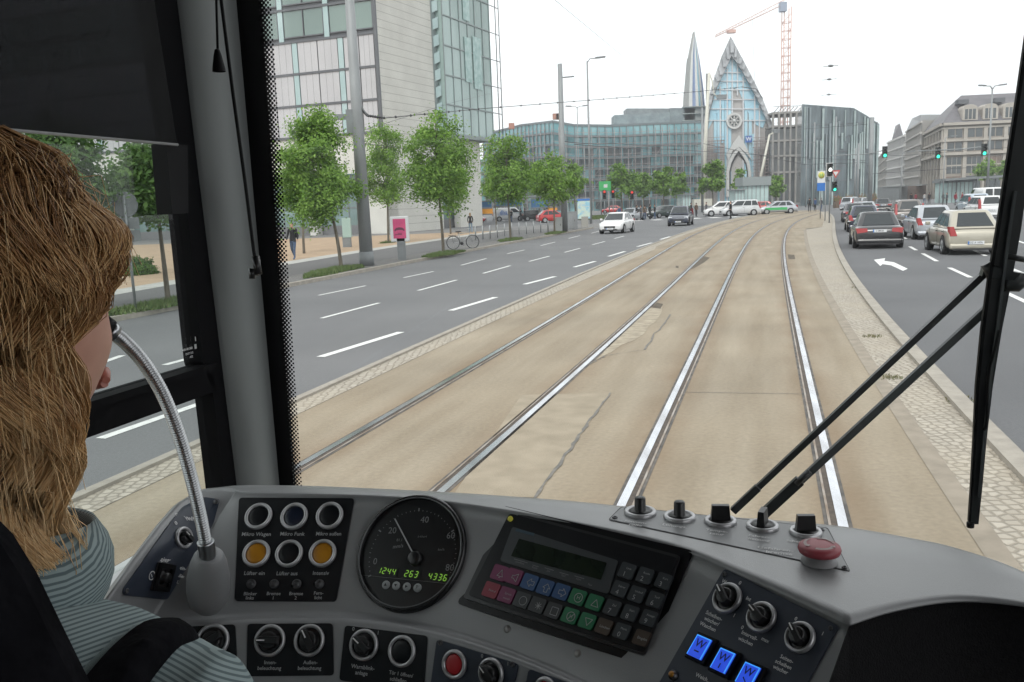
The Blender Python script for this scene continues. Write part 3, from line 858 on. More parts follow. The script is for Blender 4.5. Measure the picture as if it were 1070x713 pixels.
# roof shell with shingled steps, projecting in front of the wall
outer = [(733, 152), (736, 122), (741.5, 98), (747, 79), (754.5, 58), (763.5, 38), (774, 58), (782.5, 74), (790.5, 90), (797.5, 105), (804, 121), (811, 140)]
inner = [(738, 152), (740, 120), (746, 98), (750.5, 88), (757, 75), (764.3, 58), (771, 67), (779, 80), (787, 95), (794, 109), (800, 122), (806, 140)]
g = MB()
for i in range(len(outer) - 1):
    a, b, c, d = CW(*outer[i], -2), CW(*outer[i + 1], -2), CW(*inner[i + 1], -2), CW(*inner[i], -2)
    g.prism([d, c, b, a], V((10.5, 40, 0)))
g.build('roof', m_croof, CH)
g = MB()
for i in range(len(outer) - 1):
    for q in (0.1, .55):
        a = CW(outer[i][0] * (1 - q) + outer[i + 1][0] * q, outer[i][1] * (1 - q) + outer[i + 1][1] * q, -2.3)
        b = CW(inner[i][0] * (1 - q) + inner[i + 1][0] * q, inner[i][1] * (1 - q) + inner[i + 1][1] * q, -2.3)
        g.obox(a.lerp(b, .12), a.lerp(b, .8), .5, .9 - q * .5, UP)
g.build('roof_tile', pm('roof_tile', (.48, .49, .51), (.33, .34, .35), scale=.3, rough=.6), CH)
# rose window
rc = CW(767, 126.5, -.8); R8 = 8.0 * YC / 880
fr = (rc, V((1, 0, 0)), V((0, 0, 1)), V((0, -1, 0)))
g = MB(); g.lathe(fr, [(R8, -.8), (R8, .3), (R8 * .74, .3), (R8 * .74, -.2)], 32, False, False); 
g.build('rose_window_frame', pm('white_stone', (.58, .58, .565), rough=.7), CH)
rg = MB(); rg.lathe(fr, [(R8 * .76, 0)], 32, False); rg.f.append(tuple(range(32))); rg.sm.append(False); rg.mi.append(0)
rw = rg.build('rose_window', pm('rose_glass', (.22, .32, .36), rough=.2), CH)
g = MB()
for k in range(8):
    t = k * PI / 4; g.obox(rc + V((0, -.15, 0)), rc + V((math.cos(t) * R8 * .76, -.15, math.sin(t) * R8 * .76)), .14, .22, V((0, 1, 0)))
    c = rc + V((math.cos(t + .39) * R8 * .52, -.12, math.sin(t + .39) * R8 * .52))
    g.lathe((c, V((1, 0, 0)), UP, V((0, -1, 0))), [(.42, 0), (.42, .1), (.3, .1), (.3, 0)], 10, False, False)
g.lathe((rc, V((1, 0, 0)), UP, V((0, -1, 0))), [(.5, .0), (.5, .3)], 12)
g.build('tracery', MATS['white_stone'], rw)
# portal
g = MB()
g.prism(list(reversed([CW(x, y, -.6) for x, y in ((758.5, 162), (765, 151), (772, 141.5), (779, 153), (785.5, 168), (779, 160), (772, 154), (765, 158), (761, 168))])), V((0, -.4, 0)))
arch_o = [(759, 206), (759, 180), (761, 169), (766, 160), (772, 154), (778, 160), (783, 169), (785, 180), (785, 206)]
arch_i = [(762, 206), (762, 180), (764, 171), (767.5, 163.5), (772, 157.5), (776.5, 163.5), (780.5, 171), (782, 180), (782, 206)]
for i in range(len(arch_o) - 1):
    a, b, c, d = [CW(x, y, -1) for x, y in (arch_o[i], arch_o[i + 1], arch_i[i + 1], arch_i[i])]
    for p in (a, b, c, d): p.z = max(p.z, 0)
    g.prism([d, c, b, a], V((0, .7, 0)))
g.build('portal', MATS['white_stone'], CH)
g = MB()
ai2 = [(763.6, 206), (763.6, 180), (765.2, 172), (768.3, 166), (772, 161), (775.7, 166), (779, 172), (780.4, 180), (780.4, 206)]
for i in range(len(arch_i) - 1):
    a, b, c, d = [CW(x, y, -.5) for x, y in (arch_i[i], arch_i[i + 1], ai2[i + 1], ai2[i])]
    for p in (a, b, c, d): p.z = max(p.z, 0)
    g.prism([d, c, b, a], V((0, .3, 0)))
g.build('portal_arch', pm('arch_dark', (.05, .05, .052), rough=.7), CH)
g = MB(); s0 = CW(782.2, 145.5, -1.0); s = 3.3 * YC / 880
g.box(s0, (2 * s, .2, 2 * s)); sgn = g.build('blue_sign', pm('sign_blue', (.05, .14, .42), rough=.5), CH)
g = MB(); put_text(g, 'W', (s0 + V((0, -.11, 0)), V((1, 0, 0)), UP, V((0, -1, 0))), 1.5, 1, .01); g.build('lettering', pm('sign_white', (.8, .8, .8), rough=.5), sgn)
# timber scaffold levels in front of the lower facade
sc2 = thing('scaffold', 'pinkish timber scaffold round the church portal', 'scaffold', (CW(772, 206).x, YC - 3, 0))
g = MB()
a0 = CW(737, 206, -2.6).x; a1 = CW(809, 206, -2.6).x
for y in (147, 153.5, 160, 166.5, 173, 180, 187, 194):
    for (xa, xb) in ((737, 757), (787, 809)):
        A_, B_ = CW(xa, y + (772 - xa) * .02, -2.6), CW(xb, y, -2.6); A_.z = B_.z
        g.obox(A_, B_, 1.2, .16, UP); g.obox(A_ + UP * .95, B_ + UP * .95, .1, .13, UP)
for x in range(738, 758, 3):
    p = CW(x, 146, -3.1); g.obox(V((p.x, p.y, 0)), p, .12, .12, V((0, 1, 0)))
for x in range(788, 811, 3):
    p = CW(x, 146, -3.1); g.obox(V((p.x, p.y, 0)), p, .12, .12, V((0, 1, 0)))
g.build('scaffold_frame', pm('scaffold_pink', (.36, .29, .28), (.27, .23, .22), scale=1, rough=.8), sc2)
# --- bell tower
ST = thing('bell_tower', 'slender pointed bell tower with vertical stripes beside the church', 'tower', (W(725, 206, 250).x, 250, 0))
def SWp(px, py): return W(px, py, 250)
mats = [pm('tower_blue', (.17, .22, .38), (.24, .30, .45), scale=.2, rough=.4), pm('tower_light', (.60, .60, .58), rough=.6), m_bglass, pm('tower_grey', (.30, .30, .29), rough=.7), MATS['tower_light'] if 'tower_light' in MATS else None]
lft = [(716, 116), (717, 96), (720, 60), (725.3, 33)]; rgt = [(737, 116), (735, 92), (731, 62), (725.7, 33)]
mats[4] = MATS['tower_light']
names = ['blue_face', 'pale_fin', 'glass_face', 'grey_face', 'pale_fin', 'blue_face', 'pale_fin']; mm_ = [mats[3], mats[1], mats[0], mats[1], mats[2], mats[1], mats[0]]
ns = 7
for s in range(ns):
    g = MB()
    for i in range(3):
        def lr(i, t): return SWp(lft[i][0] * (1 - t) + rgt[i][0] * t, lft[i][1] * (1 - t) + rgt[i][1] * t)
        bulge = [0, 0, 0, 0]
        t0, t1 = s / ns, (s + 1) / ns
        def q(i, t):
            p = lr(i, t); p.y += (abs(t - .5) * 6 - 3) * (1, .85, .5, .05)[i] - (.25 if s % 2 else 0); return p
        a, b, c, d = q(i, t0), q(i, t1), q(i + 1, t1), q(i + 1, t0)
        g.prism([a, b, c, d], V((0, 3.2 * (1, .85, .5, .05)[i] + .4, 0)))
    g.build(names[s], mm_[s], ST)
g = MB(); a, b = SWp(713, 114), SWp(738, 114)
g.prism([V((a.x, 247, 0)), V((b.x, 247, 0)), V((b.x, 254, 0)), V((a.x, 254, 0))], UP * a.z)
for y in (113, 120, 127): g.box(SWp(726, y) - V((0, 3.2, 0)), ((b.x - a.x) + 1.6, 1.2, .25))
g.build('base', pm('tower_base', (.25, .27, .28), (.33, .34, .33), scale=.4, rough=.8), ST)
g = MB()
for x in (738.2, 739.6): g.obox(SWp(x, 118), SWp(x, 77), .3, .3, V((0, 1, 0)))
g.build('mast', mats[3], ST)

# --- steel frame building under construction, right of the church
ZB = thing('construction_frame', 'half-built concrete and steel frame between the church and the glass museum', 'building', (W(824, 206, 232).x, 232, 0))
g = MB(); g2 = MB()
xa, xb = W(806, 200, 232).x, W(842, 200, 232).x
for y in (118, 132, 147, 163, 180):
    z = W(824, y, 232).z; g.box(((xa + xb) / 2, 237, z), (xb - xa, 12, .5))
for k in range(7):
    x = xa + (xb - xa) * k / 6; g.obox(V((x, 231.2, 0)), V((x, 231.2, W(824, 118, 232).z)), .5, .5, V((0, 1, 0))); 
g.build('concrete_frame', pm('raw_concrete', (.24, .23, .22), (.32, .31, .29), scale=.5, rough=.9), ZB)
g = MB()
g.prism([V((xa, 233.5, 0)), V((xb, 233.5, 0)), V((xb, 233.5, W(824, 134, 232).z)), V((xa, 233.5, W(824, 134, 232).z))], V((0, 8, 0)))
g.build('glazed_core', wallglass('core_glass', (.05, .065, .07), (.14, .16, .165), .1, .2), ZB)
g = MB()
for k in range(9):
    x = xa + (xb - xa) * k / 9; z = W(824, 118, 232).z
    g.obox(V((x, 231, z)), V((x + 2, 233, z + 1.6)), .12, .12); g.obox(V((x, 231, z + 1.6)), V((x + 1.2, 231, z + 1.6)), .12, .12)
g.build('roof_truss', m_frame, ZB)

# --- glass museum
YM = 165
def MW(px, py, dy=0): return W(px, py, YM + dy)
MU = thing('museum', 'dark glass cube of the museum with slanted roofline and vertical pale fins', 'building', (MW(878, 210).x, YM, 0))
poly = [(838, 109), (892, 113), (906, 121), (919, 130), (918, 158), (914, 212), (838, 212)]
top = {838: 109}
pts = [MW(x, y) for x, y in poly]
pts[-1].z = 0; pts[-2].z = 0; pts[4].x = pts[3].x; pts[5].x = pts[3].x
pts[6].x = pts[0].x
pts2 = [pts[6], pts[5], pts[3], pts[2], pts[1], pts[0]]
g = MB(); g.prism(pts2, V((8, 26, 0))); g.build('glass_body', pm('museum_glass', (.05, .07, .08), (.14, .18, .195), scale=.45, stretch=(2.5, 1, .4), rough=.12, spec=.8), MU)
def mtop(px):
    P_ = poly[:4]
    for (x0, y0), (x1, y1) in zip(P_, P_[1:]):
        if x0 <= px <= x1: return y0 + (y1 - y0) * (px - x0) / (x1 - x0)
    return 130
g = MB(); gb = MB(); r = random.Random(3)
x = 840.5
while x < 918:
    wpx = r.uniform(.7, 2.0); t = mtop(x) + (r.uniform(2, 4) if r.random() < .55 else r.uniform(14, 40)); bt = 212 if r.random() < .6 else r.uniform(140, 190)
    a, b = MW(x, bt, -.15), MW(x, t, -.15); ww = wpx * YM / 880
    z0 = max(0, a.z) if bt < 211 else 0
    (g if r.random() < .6 else gb).prism([V((b.x, YM - .1, z0)), V((b.x + ww, YM - .1, z0)), V((b.x + ww, YM - .1, b.z)), V((b.x, YM - .1, b.z))], V((0, -.3, 0)))
    x += wpx + r.uniform(.6, 3.0)
g.build('pale_fin', pm('fin_pale', (.27, .34, .34), (.40, .47, .46), scale=.6, rough=.3), MU)
gb.build('grey_fin', pm('fin_grey', (.22, .26, .275), rough=.4), MU)
g = MB()
for y in (131, 145, 160, 175, 190): 
    a, b = MW(839, y, -.02), MW(917, y, -.02); b.z = a.z; g.obox(a, b, .1, .14, UP)
g.build('floor_line', m_frame, MU)
# --- street on the right
m_sand = pm('sandstone', (.34, .30, .26), (.27, .24, .21), scale=.3, rough=.85)
m_sand2 = pm('sandstone_trim', (.46, .42, .37), (.38, .35, .31), scale=.5, rough=.8)
m_slate = pm('slate_roof', (.12, .115, .125), (.165, .155, .165), scale=.5, rough=.6, stretch=(1, 1, 4))
YS = 185
def XS(px, py, Y=YS): return W(px, py, Y)
# big classical block, facade facing the square: from x=972 to beyond the frame; facade recedes slightly to the right side street at left
K = thing('department_store', 'large sandstone building with grey mansard roof and arched dormers on the right', 'building', (XS(1030, 206).x, YS, 0))
KL = XS(983, 206); KL.z = 0
fd = V((1, -.10, 0)).normalized(); fn = V((fd.y, -fd.x, 0)); fn = fn if fn.y < 0 else -fn
def KF(px, py): return fuv(px, py, KL, fd, fn)
eave = KF(1020, 130)[1]; ridge = KF(1010, 97)[1]
LK = 62
side = V((.36, 1, 0)).normalized(); 
sideL = 42
back = KL + side * sideL
g = MB(); g.prism([KL, KL + fd * LK, KL + fd * LK + side * sideL, back], UP * eave); g.build('wall', m_sand, K)
g = MB()
ri = 5.5
base4 = [KL + fn * .5 - fd * .5, KL + fd * LK + fn * .5, KL + fd * LK + side * sideL, back - fd * .5]
top4 = [KL + fd * ri - fn * ri, KL + fd * (LK - ri) - fn * ri, KL + fd * (LK - ri) + side * (sideL - ri), back + fd * ri - side * ri]
vs = [p + UP * (eave + .5) for p in base4] + [p + UP * ridge for p in top4]
g.add(vs, [(0, 1, 5, 4), (1, 2, 6, 5), (2, 3, 7, 6), (3, 0, 4, 7), (4, 5, 6, 7), (3, 2, 1, 0)])
g.build('roof', m_slate, K)
g = MB()
for z, h, o_ in ((eave + .25, .6, .8), (eave - .6, .35, .35), (KF(1020, 146)[1], .45, .55), (KF(1020, 160)[1], .55, .8)):
    g.obox(KL + UP * z + fn * 0 - fd * .3, KL + fd * LK + UP * z, o_ * 2, h, UP)
    g.obox(KL + UP * z + side * 0, back + UP * z, o_ * 2 - .01, h - .01, UP)
bay = 4.1
nb = 13
for k in range(nb + 1):
    rect(g, KL, fd, fn, k * bay - .0, k * bay + .75, 0, eave - .7, .3, .4)
sd_n = V((-side.y, side.x, 0))
for k in range(8):
    q = KL + side * (k * 5.2); g.prism([q + sd_n * .3, q + side * .9 + sd_n * .3, q + side * .9, q], UP * (eave - .7))
g.build('cornice', m_sand2, K)
zrows = [(KF(1010, 206)[1] + .3, KF(1010, 184)[1]), (KF(1010, 181)[1], KF(1010, 164)[1]), (KF(1010, 157.5)[1], KF(1010, 148.5)[1]), (KF(1010, 143.5)[1], KF(1010, 134.5)[1])]
for k in range(nb):
    for ri_x, (z0, z1) in enumerate(zrows):
        if ri_x < 2:
            g = MB(); rect(g, KL, fd, fn, k * bay + .95, k * bay + bay - .2, z0, z1, .06, .05); o = g.build('window', m_dglass if (k + ri_x) % 3 else wallglass('warm_glass', (.10, .075, .05), (.2, .12, .08), .1, .6), K)
        else:
            for h in (0, 1):
                g = MB(); u0 = k * bay + .95 + h * 1.6; rect(g, KL, fd, fn, u0, u0 + 1.35, z0, z1, .06, .05); g.build('window', m_dglass, K)
g = MB(); 
for k in range(nb):
    for h in (1, 2): rect(g, KL, fd, fn, k * bay + .95 + h * 1.0 - .05, k * bay + .95 + h * 1.0 + .05, zrows[1][0], zrows[1][1], .1, .03)
    rect(g, KL, fd, fn, k * bay + .75, k * bay + bay, zrows[1][1] - 1.9, zrows[1][1] - 1.6, .12, .05)
g.build('window_bars', m_sand2, K)
# dormers
for k in range(11):
    u0 = 5.2 + k * bay
    d_ = MB(); c = KL + fd * u0 + fn * .35 + UP * (eave + .9)
    wd, hh = 3.1, 2.3
    arcp = [c - fd * wd / 2, c + fd * wd / 2] + [c + fd * (wd / 2 * math.cos(t)) + UP * (hh + wd * .32 * math.sin(t)) for t in [PI * q / 8 for q in range(9)]]
    d_.prism(arcp, -fn * 4.5); dm = d_.build('dormer', m_sand2, K)
    w_ = MB()
    for q in range(3):
        cc = c + fd * (-.8 + q * .8) + fn * .03
        w_.prism([cc - fd * .3 + UP * .2, cc + fd * .3 + UP * .2, cc + fd * .3 + UP * 2.3, cc - fd * .3 + UP * 2.3], -fn * .02)
    w_.build('dormer_window', m_dglass, dm)
g = MB()
for k in range(7):
    c = KL + fd * (4.6 + k * 7.4) - fn * 2.6 + UP * (eave + 5.0); g.box(c, (2.2, 1.6, .9))
g.build('skylight', m_frame, K)
# windows on the side street face
for k in range(8):
    for (z0, z1) in zrows[1:]:
        q = KL + side * (k * 5.2 + 1.3); g = MB(); g.prism([q + sd_n * .02 + UP * z0, q + side * 3.2 + sd_n * .02 + UP * z0, q + side * 3.2 + sd_n * .02 + UP * z1, q + sd_n * .02 + UP * z1], sd_n * -.3); g.build('window', m_dglass, K)
# stepped older blocks farther down the side street
def block(name, label, pxl, pxr, ytop_l, ytop_r, Yn, Yf, mw, mt, floors=6, stripes=None, slant=None):
    """facade receding from the near right end (pxr, Yn) to the far left end (pxl, Yf)"""
    a = W(pxr, 205, Yn); b = W(pxl, 205, Yf); a.z = b.z = 0
    ta = W(pxr, ytop_r, Yn).z; tb_ = W(pxl, ytop_l, Yf).z
    t = thing(name, label, 'building', ((a.x + b.x) / 2, (a.y + b.y) / 2, 0))
    hh = (ta + tb_) / 2 if abs(ta - tb_) < 8 else ta
    g = MB(); e = V((40, 12, 0))
    g.add([b, a, a + e, b + e, b + UP * tb_, a + UP * ta, a + e + UP * ta, b + e + UP * tb_], [(0, 1, 5, 4), (1, 2, 6, 5), (2, 3, 7, 6), (3, 0, 4, 7), (4, 5, 6, 7)])
    g.build('wall', mw, t)
    d = (a - b).normalized(); n_ = V((-d.y, d.x, 0)); n_ = n_ if n_.x < 0 else -n_
    g = MB(); g2 = MB()
    L = (a - b).length
    for f in range(floors):
        q0, q1 = (f + .35) / (floors + .3), (f + .85) / (floors + .3)
        g.add([b + n_ * .05 + UP * tb_ * q0, a + n_ * .05 + UP * ta * q0, a + n_ * .05 + UP * ta * q1, b + n_ * .05 + UP * tb_ * q1], [(0, 1, 2, 3)])
        g2.obox(b + n_ * .2 + UP * tb_ * (q1 + .04), a + n_ * .2 + UP * ta * (q1 + .04), .6, .4, UP)
    nv = int(L / 3.2)
    for k in range(nv):
        q = b + d * (L * (k + .5) / nv); g2.obox(q + n_ * .12, q + n_ * .12 + UP * (tb_ + (ta - tb_) * (k + .5) / nv) * .97, .8, .25, n_)
    g.build('window_bands', mt, t); g2.build('facade_relief', stripes or mw, t)
    return t, a, b, ta, tb_
mW = pm('white_render', (.60, .59, .57), (.52, .515, .50), scale=.3, rough=.8)
mLG = pm('light_stone', (.42, .40, .37), (.35, .335, .31), scale=.3, rough=.8)
m_winb = wallglass('street_glass', (.10, .11, .12), (.17, .18, .19), .15, .5)
block('street_block', 'grey stone office block with long window bands, between the white house and the sandstone store', 945, 961, 137, 126, 215, 262, mLG, m_winb, 7, pm('stone_bands', (.5, .48, .45), rough=.8))
block('street_block', 'narrow white house with a grey gable at the far end of the side street', 926, 944, 148, 140, 268, 315, mW, m_winb, 6, mW)
t, a, b, ta, tb_ = block('street_block', 'low pale building behind the traffic light at the end of the street', 914, 927, 168, 152, 322, 360, mLG, m_winb, 5, mLG)
# turret/gable roofs above the street blocks
t = thing('rooftop_gable', 'pointed grey roof above the narrow white house', 'roof', (W(938, 140, 300).x, 300, W(938, 145, 300).z - 1))
g = MB(); a, b, c = W(932, 146, 300), W(945, 146, 300), W(940, 129, 300)
g.add([a, b, c, a + V((6, 12, 0)), b + V((6, 12, 0)), c + V((4, 12, 0))], [(0, 1, 2), (3, 5, 4), (0, 2, 5, 3), (1, 4, 5, 2)]); g.build('roof_slope', m_slate, t)
t = thing('set_back_roof', 'glazed set-back top storeys of the grey office block', 'roof', (W(958, 128, 240).x, 240, W(950, 137, 240).z - 1))
g = MB(); a, b = W(947, 137, 250), W(962, 128, 222); c, d = W(962, 120, 222), W(953, 124, 245)
g.prism([a, b, c, d], V((10, 3, 0))); g.build('roof_slope', pm('roof_pale', (.34, .35, .36), rough=.5), t)
# low fill behind the square: far houses on the left and back
t = thing('far_block', 'long low pale block closing the square behind the parked vans', 'building', (-30, 300, 0))
g = MB(); g.box((-62, 300, 9), (110, 20, 18)); g.build('wall', m_tglass, t)
g = MB()
for f in range(5): g.box((-62, 289.9, 3 + f * 3.4), (110, .4, .9))
g.build('floor_band', m_frame, t)
# ================================================================== TREES
def leafmat(name, c1, c2, c3):
    M = bpy.data.materials.new(name); M.use_nodes = True; nt = M.node_tree; b = nt.nodes['Principled BSDF']
    b.inputs['Roughness'].default_value = .6; b.inputs['Specular IOR Level'].default_value = .3
    ge = nd(nt, 'ShaderNodeNewGeometry'); tc = nd(nt, 'ShaderNodeTexCoord')
    n = nd(nt, 'ShaderNodeTexNoise'); n.inputs['Scale'].default_value = 1.6; nt.links.new(tc.outputs['Object'], n.inputs['Vector'])
    ad = nd(nt, 'ShaderNodeMath', operation='ADD'); mu = nd(nt, 'ShaderNodeMath', operation='MULTIPLY'); mu.inputs[1].default_value = .5
    nt.links.new(ge.outputs['Random Per Island'], mu.inputs[0]); nt.links.new(mu.outputs[0], ad.inputs[0]); nt.links.new(n.outputs['Fac'], ad.inputs[1])
    c = nd(nt, 'ShaderNodeValToRGB'); e = c.color_ramp.elements
    e[0].position = .42; e[0].color = tuple(c1) + (1,); e[1].position = 1.0; e[1].color = tuple(c3) + (1,)
    k = e.new(.7); k.color = tuple(c2) + (1,)
    nt.links.new(ad.outputs[0], c.inputs[0]); nt.links.new(c.outputs[0], b.inputs['Base Color'])
    tl = nd(nt, 'ShaderNodeBsdfTranslucent'); nt.links.new(c.outputs[0], tl.inputs['Color'])
    ms = nd(nt, 'ShaderNodeMixShader'); ms.inputs[0].default_value = .35
    nt.links.new(b.outputs[0], ms.inputs[1]); nt.links.new(tl.outputs[0], ms.inputs[2]); nt.links.new(ms.outputs[0], nt.nodes['Material Output'].inputs['Surface'])
    return M
m_leaf = leafmat('linden_leaves', (.075, .16, .028), (.155, .29, .045), (.25, .40, .08))
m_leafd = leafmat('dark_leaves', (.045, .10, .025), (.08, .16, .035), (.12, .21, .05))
m_bark = pm('bark', (.10, .085, .065), (.17, .15, .12), scale=9, rough=.9, bump=.6, stretch=(1, 1, .2))
def tree_meshes(seed, h, hw, z0, nleaf, ls, nclump=60, trunk_r=.07, off=0):
    """h total height, hw crown half width, z0 crown bottom"""
    r = random.Random(seed)
    cz = z0 + (h - z0) * .42; hh_up = h - cz; hh_dn = cz - z0
    tm = MB(); lean = V((r.uniform(-.15, .15) + off * .3, r.uniform(-.15, .15), 0))
    tp = [V((0, 0, -.05)), V((0, 0, h * .2)) + lean * .3, V((0, 0, h * .45)) + lean, V((0, 0, h * .7)) + lean * 1.2, V((0, 0, h * .93)) + lean]
    tm.tube(spline(tp, 3), [trunk_r * (1 - .85 * i / 12) for i in range(13)], 8)
    lm = MB(); cl = []
    for k in range(nclump):
        for _ in range(30):
            u = V((r.gauss(0, 1), r.gauss(0, 1), r.gauss(0, 1))).normalized(); q = r.random() ** .45
            wz = u.z * q
            taper = 1 - .28 * max(0, wz) ** 1.5          # a little pointed at the top
            p = V((u.x * q * hw * taper, u.y * q * hw * taper, cz + wz * (hh_up if wz > 0 else hh_dn)))
            nn = noise.noise(p * .9 + V((seed * 3.1, 0, 0)))
            if nn > -.55: break
        out = .86 + .28 * noise.noise(u * 1.7 + V((seed, 2, 1)))
        p = V((p.x * out + off, p.y * out, p.z)); cl.append(p)
        if k % 2 == 0:
            b0 = tp[2].lerp(tp[4], max(0, min(1, (p.z - h * .45) / (h * .5) * .7))); mid = b0.lerp(p, .5) + V((0, 0, -.1)); tm.tube([b0, mid, p], [trunk_r * .33, trunk_r * .2, trunk_r * .08], 5)
    per = nleaf // nclump
    for p in cl:
        cs = hw * r.uniform(.2, .34)
        ax = V((p.x - off, p.y, .0)); ax = ax.normalized() if ax.length > .05 else V((1, 0, 0))
        for k in range(per):
            o = V((r.gauss(0, .5), r.gauss(0, .5), r.gauss(0, .42))) * cs
            q = p + o + ax * abs(r.gauss(0, .3)) * cs; q.z -= .25 * abs(r.gauss(0, 1)) * cs
            if q.z < z0 - .15 * h: continue
            nrm = (V((r.gauss(0, .6), r.gauss(0, .6), .7 + r.gauss(0, .4))) + ax * .5).normalized()
            a = nrm.cross(V((r.random() - .5, r.random() - .5, r.random() - .5))).normalized(); b = nrm.cross(a)
            s = ls * r.uniform(.6, 1.25)
            lm.add([q - a * s, q - b * s * .55, q + a * s - UP * s * .3, q + b * s * .55], [(0, 1, 2, 3)])
    return tm, lm
def make_tree(name, label, pos, seed, h, hw, z0, nleaf, ls, group, mat=None, nclump=105, tr=.07, rz=0, off=0):
    t = thing(name, label, 'tree', (0, 0, 0), group)
    tm, lm = tree_meshes(seed, h, hw, z0, nleaf, ls, nclump, tr, off)
    tm.build('trunk', m_bark, t); lm.build('crown', mat or m_leaf, t)
    t.location = pos; t.rotation_euler = (0, 0, rz)
    return t
GT = 'young linden trees along the left pavement'
def gp(px, py, z=0.12): return G(px, py, z)
def scl(px, py, z=0.12):
    p = G(px, py, z); return (p - EYE).dot(_F) / FPX     # metres per pixel there
def kerb_tree(px, py, top, half, crown_bot, label, seed, nleaf, ls, mat=None, tr=.08, off=0):
    k = scl(px, py); h = (py - top) * k * .99; hw = half * k; z0 = (py - crown_bot) * k
    return make_tree('linden_tree', label, gp(px, py), seed, h, hw, z0, nleaf, ls, GT, mat, tr=tr, off=off * k)
kerb_tree(357, 281.5, 117, 44, 232, 'large near linden tree beside the perforated edge of the windscreen', 1, 24000, .064, off=-19)
kerb_tree(406, 254, 128, 30, 212, 'narrower linden tree just behind the big catenary mast', 2, 12000, .08)
kerb_tree(463.6, 265.5, 120, 39, 218, 'linden tree above the parked bicycle', 3, 17000, .075)
kerb_tree(533.6, 250.7, 138, 29, 212, 'linden tree in front of the white delivery van', 4, 9000, .10)
kerb_tree(579.5, 243.5, 160, 24, 212, 'linden tree beside the red car and the grey cabinets', 5, 6000, .11)
kerb_tree(317.7, 265, 165, 22, 225, 'small linden tree mostly hidden behind the large near one', 6, 4000, .10)
kerb_tree(471, 244.5, 170, 22, 214, 'linden tree half hidden behind the one above the bicycle', 7, 4000, .11)
kerb_tree(519, 239.4, 165, 20, 210, 'small linden tree behind the tree by the delivery van', 8, 3500, .11)
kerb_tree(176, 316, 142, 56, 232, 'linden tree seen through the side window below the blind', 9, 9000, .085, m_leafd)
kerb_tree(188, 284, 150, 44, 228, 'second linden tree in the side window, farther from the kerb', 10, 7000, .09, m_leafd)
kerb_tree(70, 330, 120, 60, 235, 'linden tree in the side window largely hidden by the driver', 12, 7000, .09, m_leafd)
def far_tree(px, base_z_py, top, half, bot, Y, label, seed, n=3200, name='park_tree', grp='trees on the far side of the square'):
    k = Y / FPX; b = W(px, 206, Y); t = W(px, top, Y)
    h = t.z; return make_tree(name, label, V((b.x, b.y, 0)), seed, h, half * k, W(px, bot, Y).z, n, .26, grp, tr=.14, nclump=46)
far_tree(650, 0, 170, 17, 205, 140, 'tree right of the green advertising hoarding', 21)
far_tree(672, 0, 178, 10, 205, 150, 'slim tree between two rounder ones before the teal building', 22, 2000)
far_tree(693, 0, 170, 12, 206, 140, 'dense tree behind the dark oncoming cars', 23)
far_tree(709, 0, 177, 10, 206, 146, 'smaller tree right of the dense one behind the dark cars', 24, 2200)
far_tree(745, 0, 167, 13, 208, 135, 'bright green tree at the left foot of the church', 25)
far_tree(773, 0, 175, 8, 204, 160, 'little tree in front of the church portal', 26, 1700)
far_tree(811, 0, 180, 8, 206, 160, 'small tree right of the glass pavilion', 27, 1700)
far_tree(601, 0, 170, 13, 204, 125, 'tree behind the two grey poles at the map board', 28, 2400)
far_tree(563, 0, 168, 14, 205, 120, 'tree behind the blue containers', 29, 2400)
far_tree(1028, 0, 166, 13, 186, 165, 'broad tree in front of the sandstone store', 30, 2400, grp='trees before the sandstone store')
far_tree(1050, 0, 168, 9, 186, 165, 'tree beside the lamp post before the sandstone store, partly behind the wiper', 31, 2000, grp='trees before the sandstone store')
# shrub seen through the side window
def shrub(px, py, wpx, hpx, label, seed, n=3500):
    k = scl(px, py); r = random.Random(seed); lm = MB(); p0 = gp(px, py)
    for i in range(n):
        u = V((r.gauss(0, 1), r.gauss(0, 1), abs(r.gauss(0, 1)))).normalized(); q = r.uniform(.75, 1.03) * (.9 + .25 * noise.noise(u * 3))
        c = p0 + V((u.x * q * wpx * k / 2, u.y * q * 1.0, u.z * q * hpx * k)); s = .05
        a = V((r.gauss(0, 1), r.gauss(0, 1), r.gauss(0, 1))).normalized(); b = u.cross(a).normalized()
        lm.add([c - a * s, c - b * s * .6, c + a * s, c + b * s * .6], [(0, 1, 2, 3)])
    o = thing('shrub', label, 'shrub', p0); lm.build('foliage', m_leafd, o); g = MB(); g.ball(p0 + UP * .1, 1, 10, 6, (wpx * k * .40, .7, hpx * k * .6)); g.build('stems', pm('shrub_core', (.03, .04, .02), rough=1), o)  # plain dark ball fills the inside of the leaf shell
shrub(141, 287, 52, 20, 'low clipped shrub seen through the side window', 40)

# ================================================================== STREET FURNITURE
m_galv = pm('galvanised_steel', (.30, .315, .32), (.24, .25, .255), scale=2, rough=.55, metal=.3, stretch=(1, 1, .3))
m_galvd = pm('grey_paint_steel', (.20, .215, .22), (.17, .18, .185), scale=3, rough=.6)
m_black = pm('black_plastic', (.02, .02, .022), rough=.5)
m_wire = pm('wire', (.06, .06, .065), rough=.6)
def pole(name, label, cat, pts, rs, mat=m_galv, group=None, parts=()):
    t = thing(name, label, cat, pts[0] if False else V((pts[0][0], pts[0][1], pts[0][2])), group)
    g = MB(); g.tube(pts, rs, 12); g.build('pole', mat, t); return t
def upright(px, py, top_px, top_py, z=.12):
    """vertical pole whose foot shows at (px,py) and head at row top_py"""
    b = G(px, py, z); k = W(px, top_py, b.y); t = V((b.x, b.y, W(top_px, top_py, b.y).z)); return b, t
b, t_ = upright(383.5, 277.5, 363, -60)
